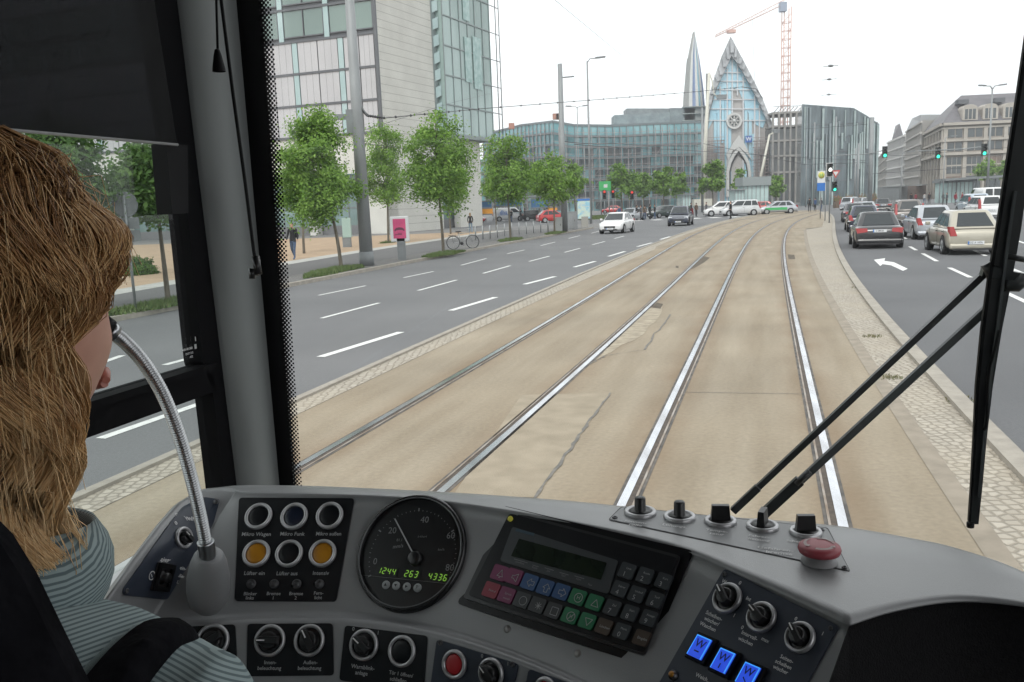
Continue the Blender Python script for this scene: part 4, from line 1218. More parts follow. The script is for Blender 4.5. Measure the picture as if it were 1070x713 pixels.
mast = pole('catenary_mast', 'thick grey steel overhead-line mast rising out of view between the near lindens', 'mast', [b, b.lerp(t_, .5), t_], [.27, .215, .16])
g = MB(); g.tube([b, b + UP * .55], [.30, .29], 12); g.build('base_collar', m_galvd, mast)
k = b.y; c = W(371, 118, k)
g = MB(); g.box(W(376, 127, k) - V((.25, 0, 0)), (.5, .3, .9)); g.tube([W(371, 108, k), W(378, 112, k), W(384, 122, k)], .035, 6); g.box(W(366, 122, k) - V((.25, 0, 0)), (.7, .15, .2)); g.build('bracket', m_galvd, mast)
MAST1 = (b, t_)
b, t_ = upright(590, 242, 583, 67)
m2 = pole('catenary_mast', 'tall grey overhead-line mast standing right of the red car', 'mast', [b, t_], [.26, .17]); MAST2 = (b, t_)
g = MB(); g.tube([t_ - UP * 1.2, t_ - UP * 1.0 + V((0, 0, 0)), W(600, 80, b.y)], .05, 6); g.build('bracket', m_galvd, m2)
b, t_ = upright(734, 222, 730, 113, 0)
m3 = pole('catenary_mast', 'slim overhead-line mast in front of the church left side', 'mast', [b, t_], [.22, .15]); MAST3 = (b, t_)
b = W(909, 206, 120); b.z = 0
m4 = pole('catenary_mast', 'thick mast before the glass museum carrying the signal arm', 'mast', [b, V((b.x, b.y, W(906, 123, 120).z))], [.33, .28]); MAST4 = b
# street lamps
def lamp(name, label, b, ztop, arms, r=.1, grp='street lamps', head=.8):
    t = thing(name, label, 'street lamp', b, grp)
    g = MB(); g.tube([b, V((b.x, b.y, ztop))], [r, r * .55], 10); g.build('pole', m_galv, t)
    for (dx, dz) in arms:
        e = V((b.x + dx, b.y, ztop + dz)); g = MB(); g.tube([V((b.x, b.y, ztop - .15)), V((b.x + dx * .3, b.y, ztop + dz * .8)), e], [r * .45, r * .4, r * .35], 6); g.build('arm', m_galv, t)
        g = MB(); s = 1 if dx > 0 else -1
        g.prism([e + V((-.1 * s, -.16, -.05)), e + V((head * s, -.14, .02)), e + V((head * s, .14, .02)), e + V((-.1 * s, .16, -.05))], UP * .14); g.build('lamp_head', m_galvd, t)
    return t
b, t_ = upright(617.5, 234, 613, 64); lamp('street_lamp', 'tall single-arm street lamp just left of the map board pole', b, t_.z, [(.9, .25)], .13, head=.9)
b, t_ = upright(606, 228, 602, 112, 0); lamp('street_lamp', 'thin double-headed street lamp between the two grey masts', b, t_.z, [(-.9, .1), (.9, .1)], .09)
b = W(1031, 212, 100); b.z = 0; L1031 = b
lamp('street_lamp', 'double-headed street lamp in front of the sandstone store', b, W(1035, 92, 100).z, [(-.9, .25), (.9, .25)], .15, head=.7)
b = W(941, 212, 110); b.z = 0
lamp('street_lamp', 'shorter lamp standing left of the middle hanging signal', b, W(985, 145, 110).z if False else W(941, 160, 110).z, [(.8, .1)], .09)
b = W(985, 212, 115); b.z = 0; L985 = b
lamp('street_lamp', 'slim lamp post behind the beige hatchback', b, W(986, 144, 115).z, [(.7, .1)], .09)
b = W(842, 206, 150); b.z = 0
lamp('street_lamp', 'white double-headed lamp at the left corner of the museum', b, W(842, 150, 150).z, [(-.8, .1), (.8, .1)], .1)
for (px, top, Y, lb) in ((872, 122, 140, 'bare grey tram mast before the museum centre'), (850, 128, 150, 'pale tram mast left of the yellow stop sign'), (893, 155, 130, 'thin grey mast behind the queue of cars'), (478 + 418, 150, 118, 'thin pole right of the blue sign')):
    b = W(px, 206, Y); b.z = 0; pole('tram_mast', lb, 'mast', [b, V((b.x, b.y, W(px, top, Y).z))], [.16, .12], m_galv, 'tram masts before the museum')
# traffic signals
m_sig = pm('signal_housing', (.025, .03, .028), rough=.5)
def emi(name, c, s): return pm(name, [x * .5 for x in c], rough=.4, emit=c, estr=s)
m_green = emi('signal_green', (.05, .9, .55), 1.6); m_redl = emi('signal_red', (.8, .06, .04), .7); m_whitel = emi('signal_white', (1, 1, .95), 2.0); m_off = pm('signal_off', (.03, .03, .03), rough=.3)
def signal(px, py, Y, hpx, lit, label, wpx=None, boardw=False, on_pole=None):
    c = W(px, py, Y); k = Y / FPX; h = hpx * k; wd = (wpx or hpx * .42) * k
    t = thing('traffic_signal', label, 'traffic light', c - UP * h / 2, 'traffic signals at the crossing')
    g = MB(); g.box(c, (wd, .22, h)); g.build('housing', m_sig, t, bevel=.02)
    if boardw:
        g = MB(); g.box(c + V((0, .06, 0)), (wd * 1.3, .03, h * 1.12)); g.build('backing_board', pm('white_board', (.6, .6, .6), rough=.5), t)
    for i, nm in enumerate(('red', 'amber', 'green')):
        z = c.z + h * (.31 - .31 * i); o = V((c.x, c.y - .115, z)); g = MB(); g.lathe((o, V((1, 0, 0)), UP, V((0, -1, 0))), [(wd * .36, 0), (wd * .36, .02), (0.001, .03)], 14)
        on = {'green': (2, m_green), 'red': (0, m_redl), 'white': (1, m_whitel)}[lit]
        g.build('lens', on[1] if on[0] == i else m_off, t)
        g = MB(); rows = []
        for a in range(9):
            q = PI * a / 8; p = o + V((math.cos(q) * wd * .42, 0, math.sin(q) * wd * .42)); rows.append([p, p + V((0, -.16, 0))])
        g.grid(rows, True); g.build('visor', m_sig, t)
    return t
signal(924.5, 159, 118, 11.5, 'green', 'green signal hanging left of the white house, nearest the museum')
signal(980, 160, 100, 11.5, 'green', 'green signal hanging in front of the corner of the sandstone store')
signal(1028.3, 156.5, 97, 12, 'green', 'green signal hanging beside the double-headed lamp post')
signal(867, 177.5, 62, 12.5, 'white', 'tram signal with a white light on the kerb post', boardw=True)
signal(871.8, 195, 75, 10, 'green', 'low green signal just behind the kerb post')
signal(640.5, 203, 108, 8, 'red', 'red pedestrian signal left of the red light near the far trees')
signal(660.3, 204, 108, 9, 'red', 'red signal on a pole beneath the slim far tree')
signal(631.5, 203.5, 104, 9, 'red', 'signal beside the green hoarding')
# posts and arms that carry them
for (px, py, Y, lb) in ((867, 233, None, 'slim signal post standing on the median kerb'), (862.5, 231, None, 'second short post left of the signal post')):
    b = G(px - .5, py, .03); pole('signal_post', lb, 'post', [b, V((b.x, b.y, W(px, 172 if px > 865 else 190, b.y).z))], .055 if px > 865 else .04, m_galv, 'posts on the median')
SP = G(866, 233, .03)
for (px, Y) in ((640.5, 108.2), (660.3, 108.2), (631.5, 104.2)):
    b = W(px, 206, Y); b.z = 0; pole('signal_post', 'thin post carrying the red signal at the far crossing, at column %s' % {640.5: 'two', 660.3: 'three', 631.5: 'one'}[px] if False else {640.5: 'thin post under the middle far red signal', 660.3: 'thin post under the red signal below the slim tree', 631.5: 'thin post under the far signal beside the hoarding'}[px], 'post', [b, V((b.x, b.y, W(px, 200, Y).z))], .05, m_galv, 'posts at the far crossing')
b0 = W(906, 161, 120); a1 = W(925, 157, 118.4); a2 = W(866, 163, 119)
t = thing('signal_gantry', 'long horizontal arm from the museum mast holding the left hanging signal', 'signal gantry', b0); g = MB(); g.tube([a2, b0, a1], .07, 6); g.build('arm_tube', m_galv, t)
zA = W(1031, 152.5, 97.3); t = thing('signal_gantry', 'horizontal arm from the double-headed lamp post holding the two right signals', 'signal gantry', zA); g = MB(); g.tube([W(1032, 153, 97.4), W(1005, 156, 99), W(960, 158, 100.5)], .08, 6); g.build('arm_tube', m_galv, t)
# sign boards on the median post
m_yel = pm('sign_yellow', (.55, .52, .12), rough=.5); m_wh = pm('sign_white2', (.62, .63, .62), rough=.5); m_blu = pm('sign_blue2', (.03, .16, .50), rough=.5); m_red = pm('sign_red', (.5, .05, .04), rough=.5); m_grn = pm('sign_green', (.05, .40, .12), rough=.5)
Yp = SP.y
c = W(858.2, 185, Yp + 12); t = thing('stop_sign_board', 'white tram stop sign with a round yellow-green disc', 'sign', c - UP * .8)
k = (Yp + 12) / FPX
g = MB(); g.box(c, (8 * k, .05, 12 * k)); g.build('board', m_wh, t); g = MB(); g.lathe((c + V((0, -.03, .15)), V((1, 0, 0)), UP, V((0, -1, 0))), [(3.4 * k, 0), (3.4 * k, .01)], 18); ds = g.build('disc', m_yel, t)
g = MB(); put_text(g, 'H', (c + V((0, -.045, .15)), V((1, 0, 0)), UP, V((0, -1, 0))), 4 * k, 1); g.build('lettering', m_grn, ds)
b = V((c.x, c.y + .08, 0)); pole('sign_post', 'post behind the round yellow-green stop sign', 'post', [b, V((b.x, b.y, c.z + .7))], .04)
c = W(858.2, 195.5, Yp + 11.5); t = thing('blue_sign_board', 'blue rectangular sign hanging below the stop sign', 'sign', c - UP * .5); g = MB(); g.box(c, (8.5 * k, .05, 8 * k)); g.build('board', m_blu, t)
c = W(873.3, 181.5, Yp + 2); k = (Yp + 2) / FPX; t = thing('yield_sign', 'red and white give-way triangle behind the tram signal', 'sign', c - UP * .3)
tri = lambda s, y: [c + V((-4.6 * k * s, y, 3.2 * k * s)), c + V((4.6 * k * s, y, 3.2 * k * s)), c + V((0, y, -4.6 * k * s))]
g = MB(); g.prism(tri(1, 0), V((0, .03, 0))); g.build('border', m_red, t); g = MB(); g.prism(tri(.6, -.012), V((0, .01, 0))); g.build('field', m_wh, t)
# round traffic sign in the side window, seen from behind
bpt = G(142, 324, .12); kk = scl(142, 324)
t = thing('traffic_sign', 'back of a round road sign with two plates on a post, in the side window', 'sign', bpt)
tp = W(130, 205, bpt.y); tp.x = bpt.x
g = MB(); g.tube([bpt, V((bpt.x, bpt.y, W(134, 204, bpt.y).z))], .035, 8); g.build('post', m_galv, t)
zc = W(130.5, 214, bpt.y).z; g = MB(); g.lathe((V((bpt.x, bpt.y + .05, zc)), V((1, 0, 0)), UP, V((0, -1, 0))), [(.30, -.01), (.30, .012), (.28, .015), (.001, .015)], 24); g.build('disc', m_galvd, t)
for dz in (.44, .74): g = MB(); g.box((bpt.x + .03, bpt.y + .05, zc - dz), (.5, .012, .27)); g.build('plate', m_galvd, t)
# advertising box with pink poster
bp = G(420.3, 271.5, .12); t = thing('poster_display', 'white framed display box with a pink poster on a grey post', 'display', bp)
g = MB(); g.box(bp + UP * .45, (.34, .22, .95)); g.build('post', m_galvd, t)
c = W(417.7, 239.5, bp.y); k = bp.y / FPX
g = MB(); g.box(c, (19 * k, .22, 26 * k)); g.build('frame', pm('white_frame', (.62, .63, .63), rough=.4), t, bevel=.03)
g = MB(); g.box(c + V((0, -.115, .02)), (13 * k, .01, 20 * k)); p_ = g.build('poster', pm('pink_poster', (.62, .08, .20), (.50, .06, .17), scale=3, rough=.5), t)
g = MB(); arc = []
for q in range(13):
    a = PI * q / 12; arc.append(c + V((math.cos(a) * 5.2 * k, -.125, math.sin(a) * 3.4 * k - 1.5 * k)))
for q in range(13):
    a = PI * (1 - q / 12); arc.append(c + V((math.cos(a) * 4.4 * k, -.125, math.sin(a) * 1.6 * k - 2.4 * k)))
g.poly(arc); g.box(c + V((-1.2 * k, -.124, -5.5 * k)), (7 * k, .004, .7 * k)); g.box(c + V((.3 * k, -.124, -4.4 * k)), (4 * k, .004, .5 * k)); g.build('print', pm('poster_dark', (.12, .03, .06), rough=.5), p_)
# glass info column
bp = G(363, 258.5, .12); k = bp.y / FPX; t = thing('info_column', 'pale green glass information column behind the big mast', 'information column', bp)
g = MB(); g.box(W(362.6, 252, bp.y), (8.5 * k, .3, 14 * k)); g.build('foot', m_galvd, t); g = MB(); g.box(W(362.5, 238, bp.y), (8.8 * k, .35, 20 * k)); g.build('glass_case', pm('case_green', (.34, .46, .42), rough=.2), t)
# city map board
bp = G(610, 237.5, .12); k = bp.y / FPX; t = thing('map_board', 'city map display board with a blue top strip beside the kerb', 'map board', bp)
g = MB(); g.box(W(611, 232, bp.y), (7 * k, .3, 11 * k)); g.build('foot', pm('foot_beige', (.32, .31, .28), rough=.7), t)
c = W(609.8, 218.5, bp.y); g = MB(); g.box(c, (14.5 * k, .25, 21.5 * k)); g.build('frame', m_galvd, t, bevel=.03)
g = MB(); g.box(c + V((0, -.13, -.9 * k)), (12.8 * k, .01, 18 * k)); mp_ = g.build('map_sheet', pm('map', (.30, .55, .66), (.55, .66, .58), scale=2.2, rough=.4, contrast=(.45, .55)), t)
g = MB(); g.box(c + V((0, -.13, 9.4 * k)), (12.8 * k, .012, 1.8 * k)); g.build('title_strip', m_blu, mp_)
g = MB(); rr = random.Random(5)
for q in range(9): g.box(c + V((rr.uniform(-4.5, 4.5) * k, -.137, rr.uniform(-7, 6) * k)), (rr.uniform(1, 4) * k, .003, .35 * k), 0)
g.build('map_roads', pm('map_line', (.75, .6, .5), rough=.5), mp_)
# grey cabinets
def cabinet(pxl, pxr, top, pyb, label, mat):
    b = G((pxl + pxr) / 2, pyb, .12); k = b.y / FPX; h = (pyb - top) * k; t = thing('switch_cabinet', label, 'cabinet', b, 'roadside cabinets')
    g = MB(); g.box(b + UP * h / 2, ((pxr - pxl) * k, .5, h)); g.build('body', mat, t, bevel=.02)
    g = MB(); g.box(b + UP * (h + .02), ((pxr - pxl) * k + .06, .56, .05)); g.build('lid', mat, t)
    g = MB(); g.box(b + V((0, -.255, h * .5)), ((pxr - pxl) * k * .86, .015, h * .84)); dd = g.build('door', mat, t)
    g = MB(); g.box(b + V((.2 * (pxr - pxl) * k, -.275, h * .5)), (.03, .03, .16)); g.build('handle', m_black, dd)
cabinet(593, 603.5, 222, 239.5, 'grey switch cabinet just left of the map board', m_galv)
cabinet(581, 587.5, 228, 242.5, 'pale switch cabinet at the foot of the tall mast', pm('cab_pale', (.42, .43, .42), rough=.6))
# bicycle racks
m_st = pm('stainless', (.42, .44, .45), rough=.35, metal=.7)
for i in range(11):
    f_ = i / 10; px = 497 + 76 * f_; py = 246.5 - 7.0 * f_ + (1.5 if i < 4 else 0) + 3
    b = G(px, py, .12); t = None
    g = MB(); h = .85; q = V((.0, .8, 0)); g.tube([b, b + UP * (h - .1), b + UP * h + q * .1, b + UP * h + q * .9, b + UP * (h - .1) + q, b + q], .03, 6)
    tag(g.build('bicycle_rack', m_st), 'empty steel bicycle hoop in the row between kerb and pale paving', 'bicycle rack', 'row of empty bicycle hoops')
# parked bicycle
def bicycle(pos, ang, label):
    t = thing('bicycle', label, 'bicycle', (0, 0, 0)); m_sil = pm('bike_silver', (.42, .43, .43), rough=.35, metal=.5); 
    R = .34
    for x in (-.52, .52):
        g = MB(); g.tube([V((x + R * math.cos(a * PI / 12), 0, R + R * math.sin(a * PI / 12))) for a in range(25)], .02, 6, False); wl = g.build('wheel', m_black, t)
        g = MB(); g.tube([V((x + (R - .025) * math.cos(a * PI / 12), 0, R + (R - .025) * math.sin(a * PI / 12))) for a in range(25)], .009, 5, False)
        for a in range(12): g.tube([V((x, 0, R)), V((x + R * math.cos(a * PI / 6), 0, R + R * math.sin(a * PI / 6)))], .003, 3, False)
        g.build('rim', m_sil, wl)
        g = MB(); g.tube([V((x + (R + .05) * math.cos(a * PI / 12), 0, R + (R + .05) * math.sin(a * PI / 12))) for a in range(3, 12)], .014, 4); g.build('mudguard', m_sil, t)
    g = MB(); bb = V((-.07, 0, .28)); st = V((-.2, 0, .78)); hd = V((.36, 0, .84)); hd2 = V((.39, 0, .70))
    for a, b in ((bb, st), (st, hd), (bb, hd2), (V((-.52, 0, R)), bb), (V((-.52, 0, R)), st), (hd, V((.52, 0, R))), (hd + V((-.02, 0, .18)), hd)): g.tube([a, b], .017, 6)
    g.build('frame', m_sil, t)
    g = MB(); g.tube([hd + V((-.18, -.26, .2)), hd + V((-.02, -.2, .2)), hd + V((-.02, .2, .2)), hd + V((-.18, .26, .2))], .014, 6); g.build('handlebar', m_sil, t)
    g = MB(); g.prism([V((-.36, -.07, .86)), V((-.08, -.02, .86)), V((-.08, .02, .86)), V((-.36, .07, .86))], UP * .06); g.tube([V((-.23, 0, .78)), V((-.23, 0, .88))], .014, 6); g.build('saddle', m_black, t)
    g = MB(); g.lathe((bb + V((0, -.03, 0)), V((1, 0, 0)), UP, V((0, -1, 0))), [(.09, 0), (.09, .01)], 16); g.tube([bb + V((0, -.05, 0)), bb + V((.1, -.05, -.12))], .012, 5); g.tube([bb + V((0, .05, 0)), bb + V((-.1, .05, .12))], .012, 5); g.build('crank', m_black, t)
    g = MB(); g.box((-.55, 0, .72), (.4, .14, .015)); g.tube([V((-.55, .05, .72)), V((-.52, .05, R))], .006, 4); g.build('luggage_rack', m_black, t)
    t.location = pos; t.rotation_euler = (0, 0, ang); return t
pa, pb = G(474.5, 260.5, .12), G(493.5, 259.5, .12)
bicycle((pa + pb) / 2, math.atan2(pb.y - pa.y, pb.x - pa.x), 'silver city bicycle parked below the linden at the kerb')
# green hoarding, kiosks, glass pavilions, red flag
c = W(632, 194.5, 128); t = thing('hoarding', 'green advertising hoarding on two posts near the far crossing', 'billboard', V((c.x, 128, 0)))
g = MB(); g.box(c, (12 * .145, .3, 9.5 * .145)); g.build('board', m_grn, t); g = MB()
for s in (-.6, .6): g.tube([V((c.x + s, 128, 0)), V((c.x + s, 128, c.z))], .08, 6)
g.build('leg', m_galv, t); g = MB(); g.box(c + V((.1, -.16, 0)), (.55, .01, .5)); g.build('print', m_wh, t)
m_pav = pm('pavilion_glass', (.40, .54, .53), (.52, .64, .62), scale=.3, rough=.15)
def pavilion(pxl, pxr, top, roof_top, Y, label, mroof):
    a, b = W(pxl, 206, Y), W(pxr, 206, Y); z = W(pxl, top, Y).z; z2 = W(pxl, roof_top, Y).z
    t = thing('glass_pavilion', label, 'pavilion', V(((a.x + b.x) / 2, Y, 0))); g = MB(); g.box(((a.x + b.x) / 2, Y + 2, z / 2), (b.x - a.x, 4, z)); g.build('glass_wall', m_pav, t)
    g = MB(); g.box(((a.x + b.x) / 2, Y + 2, (z + z2) / 2), (b.x - a.x + .6, 5, z2 - z)); g.build('roof', mroof, t)
    g = MB(); n = max(3, int((pxr - pxl) / 4))
    for i in range(n + 1): g.box((a.x + (b.x - a.x) * i / n, Y - .03, z / 2), (.1, .08, z))
    g.build('mullion', m_galv, t)
pavilion(777, 803, 194.5, 185.5, 150, 'tall glass pavilion with a steel cap before the church portal', pm('pav_steel', (.26, .29, .29), rough=.4))
pavilion(768, 777.5, 199, 198, 149, 'small glass box at the left of the tall glass pavilion', m_galv)
pavilion(990, 1016, 191, 188, 135, 'glass tram shelter in front of the sandstone store', m_galvd)
pavilion(713, 722, 204, 203.3, 130, 'white lit cabinet at the far crossing left of the church', m_galv)
t = thing('canopy', 'long thin shelter roof spanning right in front of the sandstone store', 'canopy', W(1010, 206, 134) * 1); t.location.z = 0
g = MB(); a, b = W(982, 188.3, 134), W(1062, 183.5, 134); g.obox(a, b, 3.5, .35, UP); g.build('roof', m_galvd, t); g = MB()
for px in (984, 1002, 1022, 1042, 1060): p = W(px, 187, 134); g.tube([V((p.x, 134.5, 0)), V((p.x, 134.5, p.z))], .09, 6)
g.build('leg', m_galv, t)
# long tram-stop fence / shop fronts along the far right pavement
for (pxl, pxr, lb, mt) in ((921, 944, 'dark shop awnings at the foot of the white house', m_galvd), (944, 962, 'shop front at the foot of the grey office block', pm('shop_brown', (.16, .12, .10), rough=.6))):
    a, b = W(pxl, 206, 205), W(pxr, 206, 200); t = thing('shop_front', lb, 'shop front', V(((a.x + b.x) / 2, 203, 0))); g = MB(); g.obox(V((a.x, a.y, 1.6)), V((b.x, b.y, 1.6)), 3, 3.2, UP); g.build('wall', mt, t)
    g = MB(); g.obox(V((a.x, a.y - 1.8, 3.3)), V((b.x, b.y - 1.8, 3.3)), 1.6, .3, UP); g.build('awning', pm('awning', (.32, .33, .33), rough=.7), t)
# crane and booms
m_cr = pm('crane_orange', (.62, .40, .34), rough=.6); m_crw = pm('boom_white', (.62, .60, .52), rough=.5)
YK = 262
CR = thing('tower_crane', 'red lattice tower crane behind the half-built frame', 'crane', V((W(819.5, 206, YK).x, YK, 0)))
g = MB(); x0 = W(819.5, 206, YK).x; hwid = 1.05
ztop = W(818, 8, YK).z
for sx in (-1, 1):
    for sy in (-1, 1): g.tube([V((x0 + sx * hwid, YK + sy * hwid, 0)), V((x0 + sx * hwid, YK + sy * hwid, ztop))], .16, 5)
z = 0; s = 1
while z < ztop - 2:
    for sy in (-1, 1):
        g.tube([V((x0 - hwid, YK + sy * hwid, z)), V((x0 + hwid, YK + sy * hwid, z))], .09, 4)
        g.tube([V((x0 - hwid * s, YK + sy * hwid, z)), V((x0 + hwid * s, YK + sy * hwid, z + 2.4))], .06, 4)
    g.tube([V((x0 - hwid, YK - hwid, z)), V((x0 - hwid, YK + hwid, z))], .09, 4); g.tube([V((x0 + hwid, YK - hwid, z)), V((x0 + hwid, YK + hwid, z))], .09, 4)
    z += 2.4; s = -s
g.build('lattice_mast', m_cr, CR)
jb = V((x0 - .5, YK, ztop + 1)); je = W(747, 39, YK - 6)
g = MB(); nj = 22
for k in range(nj):
    p, q = jb.lerp(je, k / nj), jb.lerp(je, (k + 1) / nj); hg = 1.3 * (1 - .6 * k / nj)
    for sy in (-.6, .6): g.tube([p + V((0, sy, 0)), q + V((0, sy, 0))], .09, 4)
    g.tube([p + UP * hg, q + UP * hg * .97], .10, 4); g.tube([p + V((0, -.6, 0)), q + UP * hg], .05, 3); g.tube([p + UP * hg, q + V((0, .6, 0))], .05, 3)
g.build('jib', m_cr, CR)
g = MB(); g.box(V((x0 - 1.6, YK - 1.4, ztop - .2)), (1.9, 2, 2.6)); g.build('cabin', pm('cabin_blue', (.30, .34, .42), rough=.4), CR)
g = MB(); tr = jb.lerp(je, .77); g.box(tr - UP * .6, (2.4, 1.6, .9)); g.build('trolley', m_cr, CR)
g = MB(); tr = jb.lerp(je, .47); g.tube([tr, W(789, 95, YK - 3)], .04, 4); g.build('hoist_rope', m_wire, CR)
t = thing('platform_lift', 'yellowish white telescopic boom standing at the left church wall', 'lift', V((W(733, 206, 225).x, 225, 0)))
g = MB(); a = W(734, 180, 225); b = W(741, 76, 225); g.tube([V((a.x, 225, 2)), b], [.7, .32], 8); g.tube([b, W(744, 84, 225), W(746, 98, 225), W(750, 102, 225)], .16, 6); g.build('boom', m_crw, t)
g = MB(); g.box(W(754, 101.5, 225), (2.4, 1.2, 1.1)); g.build('basket', m_galvd, t); g = MB(); g.box(V((a.x, 225, 1.1)), (5, 2.4, 1.8)); g.build('chassis', m_crw, t)
t = thing('platform_lift', 'smaller cream boom lift leaning against the right of the church', 'lift', V((W(793, 206, 222).x, 222, 0)))
g = MB(); a = W(794, 186, 222); b = W(804, 141, 222); g.tube([V((a.x - .8, 222, 2)), b], [.45, .25], 8); g.tube([b, W(810, 138, 222)], .2, 6); g.build('boom', m_crw, t)
g = MB(); g.box(W(811, 137, 222), (1.6, 1.1, 1.0)); g.build('basket', m_galvd, t); g = MB(); g.box(V((a.x - .8, 222, 1.1)), (4, 2.4, 1.8)); g.build('chassis', m_crw, t)
# blue containers / trucks at the building site
m_cont = pm('container_blue', (.05, .15, .30), (.07, .19, .36), scale=.6, rough=.6); m_or = pm('digger_orange', (.75, .33, .03), rough=.5)
def container(pxl, pxr, top, bot, Y, mat, label, name='site_container', grp='site containers behind the vans'):
    a, b = W(pxl, 206, Y), W(pxr, 206, Y); z1, z0 = W((pxl + pxr) / 2, top, Y).z, max(0, W((pxl + pxr) / 2, bot, Y).z)
    t = thing(name, label, 'container', V(((a.x + b.x) / 2, Y, z0)), grp); L = b.x - a.x
    g = MB(); g.box(((a.x + b.x) / 2, Y + 1.2, (z0 + z1) / 2), (L, 2.4, z1 - z0)); g.build('shell', mat, t)
    g = MB(); n = max(4, int(L / .35))
    for i in range(n): g.box((a.x + L * (i + .5) / n, Y - .02, (z0 + z1) / 2), (.14, .05, (z1 - z0) * .9))
    g.build('ribs', mat, t)
    g = MB(); g.box(((a.x + b.x) / 2, Y - .03, z1 - .08), (L, .06, .16)); g.box(((a.x + b.x) / 2, Y - .03, z0 + .08), (L, .06, .16)); g.build('rail', m_galvd, t)
container(490, 513, 210, 220, 112, m_cont, 'long blue site container left of the delivery van')
container(518, 545, 207, 216, 118, m_cont, 'blue site container behind the delivery van')
container(555, 572, 207, 218, 114, m_cont, 'taller blue container right of the standing people')
container(499, 514, 217, 225, 104, m_or, 'orange site box behind the left trees')
container(573, 582, 216, 221, 112, m_or, 'orange site box beside the red car')
container(540, 566, 203.5, 207, 119, pm('tarp', (.40, .44, .42), rough=.7), 'pale tarpaulin-covered box on top of the blue containers')
# overhead wires with insulators
def wire(pts, r=.012, beads=0, sag=0.0, label='thin overhead span wire', bead_r=.045, group='overhead wires'):
    P = []
    for a, b in zip(pts, pts[1:]):
        n = 10
        for k in range(n): t = k / n; P.append(a.lerp(b, t) - UP * sag * 4 * t * (1 - t))
    P.append(pts[-1]); g = MB(); g.tube(P, r, 5)
    t = thing('overhead_wire', label, 'wire', P[0], group); g.build('cable', m_wire, t)
    if beads:
        g = MB()
        for k in range(1, beads):
            q = k / beads * (len(P) - 1); i = int(q); p = P[i].lerp(P[min(i + 1, len(P) - 1)], q - i); g.ball(p, bead_r, 6, 4)
        g.build('insulators', m_wire, t)
wire([W(377, 113.5, MAST1[0].y), W(384, 121, 35), W(402, 123.5, 36), W(500, 114, 50), W(640, 103, 66), W(728, 96, 80), W(775, 91, 84)], .02, 46, 0, 'beaded span wire running right from the big near mast across to the church', .06)
wire([W(775, 91, 84), W(790, 93, 90), W(797, 103, 95)], .04, 0, 0, 'thicker cable end curling down in front of the church roof')
wire([W(590, 148, 66), W(640, 150, 80), W(731, 153, 150)], .03, 0, .1, 'low straight wire crossing before the teal building')
wire([W(600, 151, 66), W(700, 156, 120), W(905, 168, 120)], .03, 0, .1, 'wire running from the tall mast to the museum mast')
wire([W(734, 150, 150), W(840, 172, 135), W(905, 170, 120)], .035, 0, 0, 'wire from the slim mast to the museum mast')
wire([W(840, 135, 140), W(906, 130, 120)], .03, 0, 0, 'wire above the museum facade ending at the thick mast')
wire([W(905, 182, 120), W(1000, 176, 118), W(1080, 172, 110)], .035, 0, 0, 'low wire in front of the sandstone store')
wire([W(905, 160, 120), W(940, 163, 119), W(1085, 152, 110)], .03, 0, 0, 'upper wire in front of the sandstone store')
wire([W(570, -8, 60), W(652, 60, 120)], .02, 0, 0, 'faint wire falling diagonally through the white sky')
wire([W(378, 150, 35), W(450, 158, 60), W(508, 160, 90)], .012, 0, 0, 'thin lower wire in front of the stone corner')
wire([W(377, 137, 35), W(470, 108, 60), W(512, 98, 80)], .010, 0, 0, 'thin wire rising from the near mast over the glass wing')
for (x, y, Y) in ((868, 69, 60), (866.5, 83, 75), (866, 99, 90)):
    t = thing('catenary_hanger', {69: 'topmost short span fitting hanging in the sky above the museum', 83: 'middle short span fitting hanging in the sky above the museum', 99: 'lowest short span fitting hanging in the sky above the museum'}[y], 'wire fitting', W(x, y, Y), 'span fittings over the track')
    g = MB(); g.tube([W(x - 8, y + 1, Y), W(x, y, Y), W(x + 8, y - .5, Y)], .02, 5); g.build('cross_wire', m_galvd, t)
    g = MB(); g.ball(W(x, y, Y), .13, 8, 5, (1.6, 1, .7)); g.build('insulator', m_galvd, t)
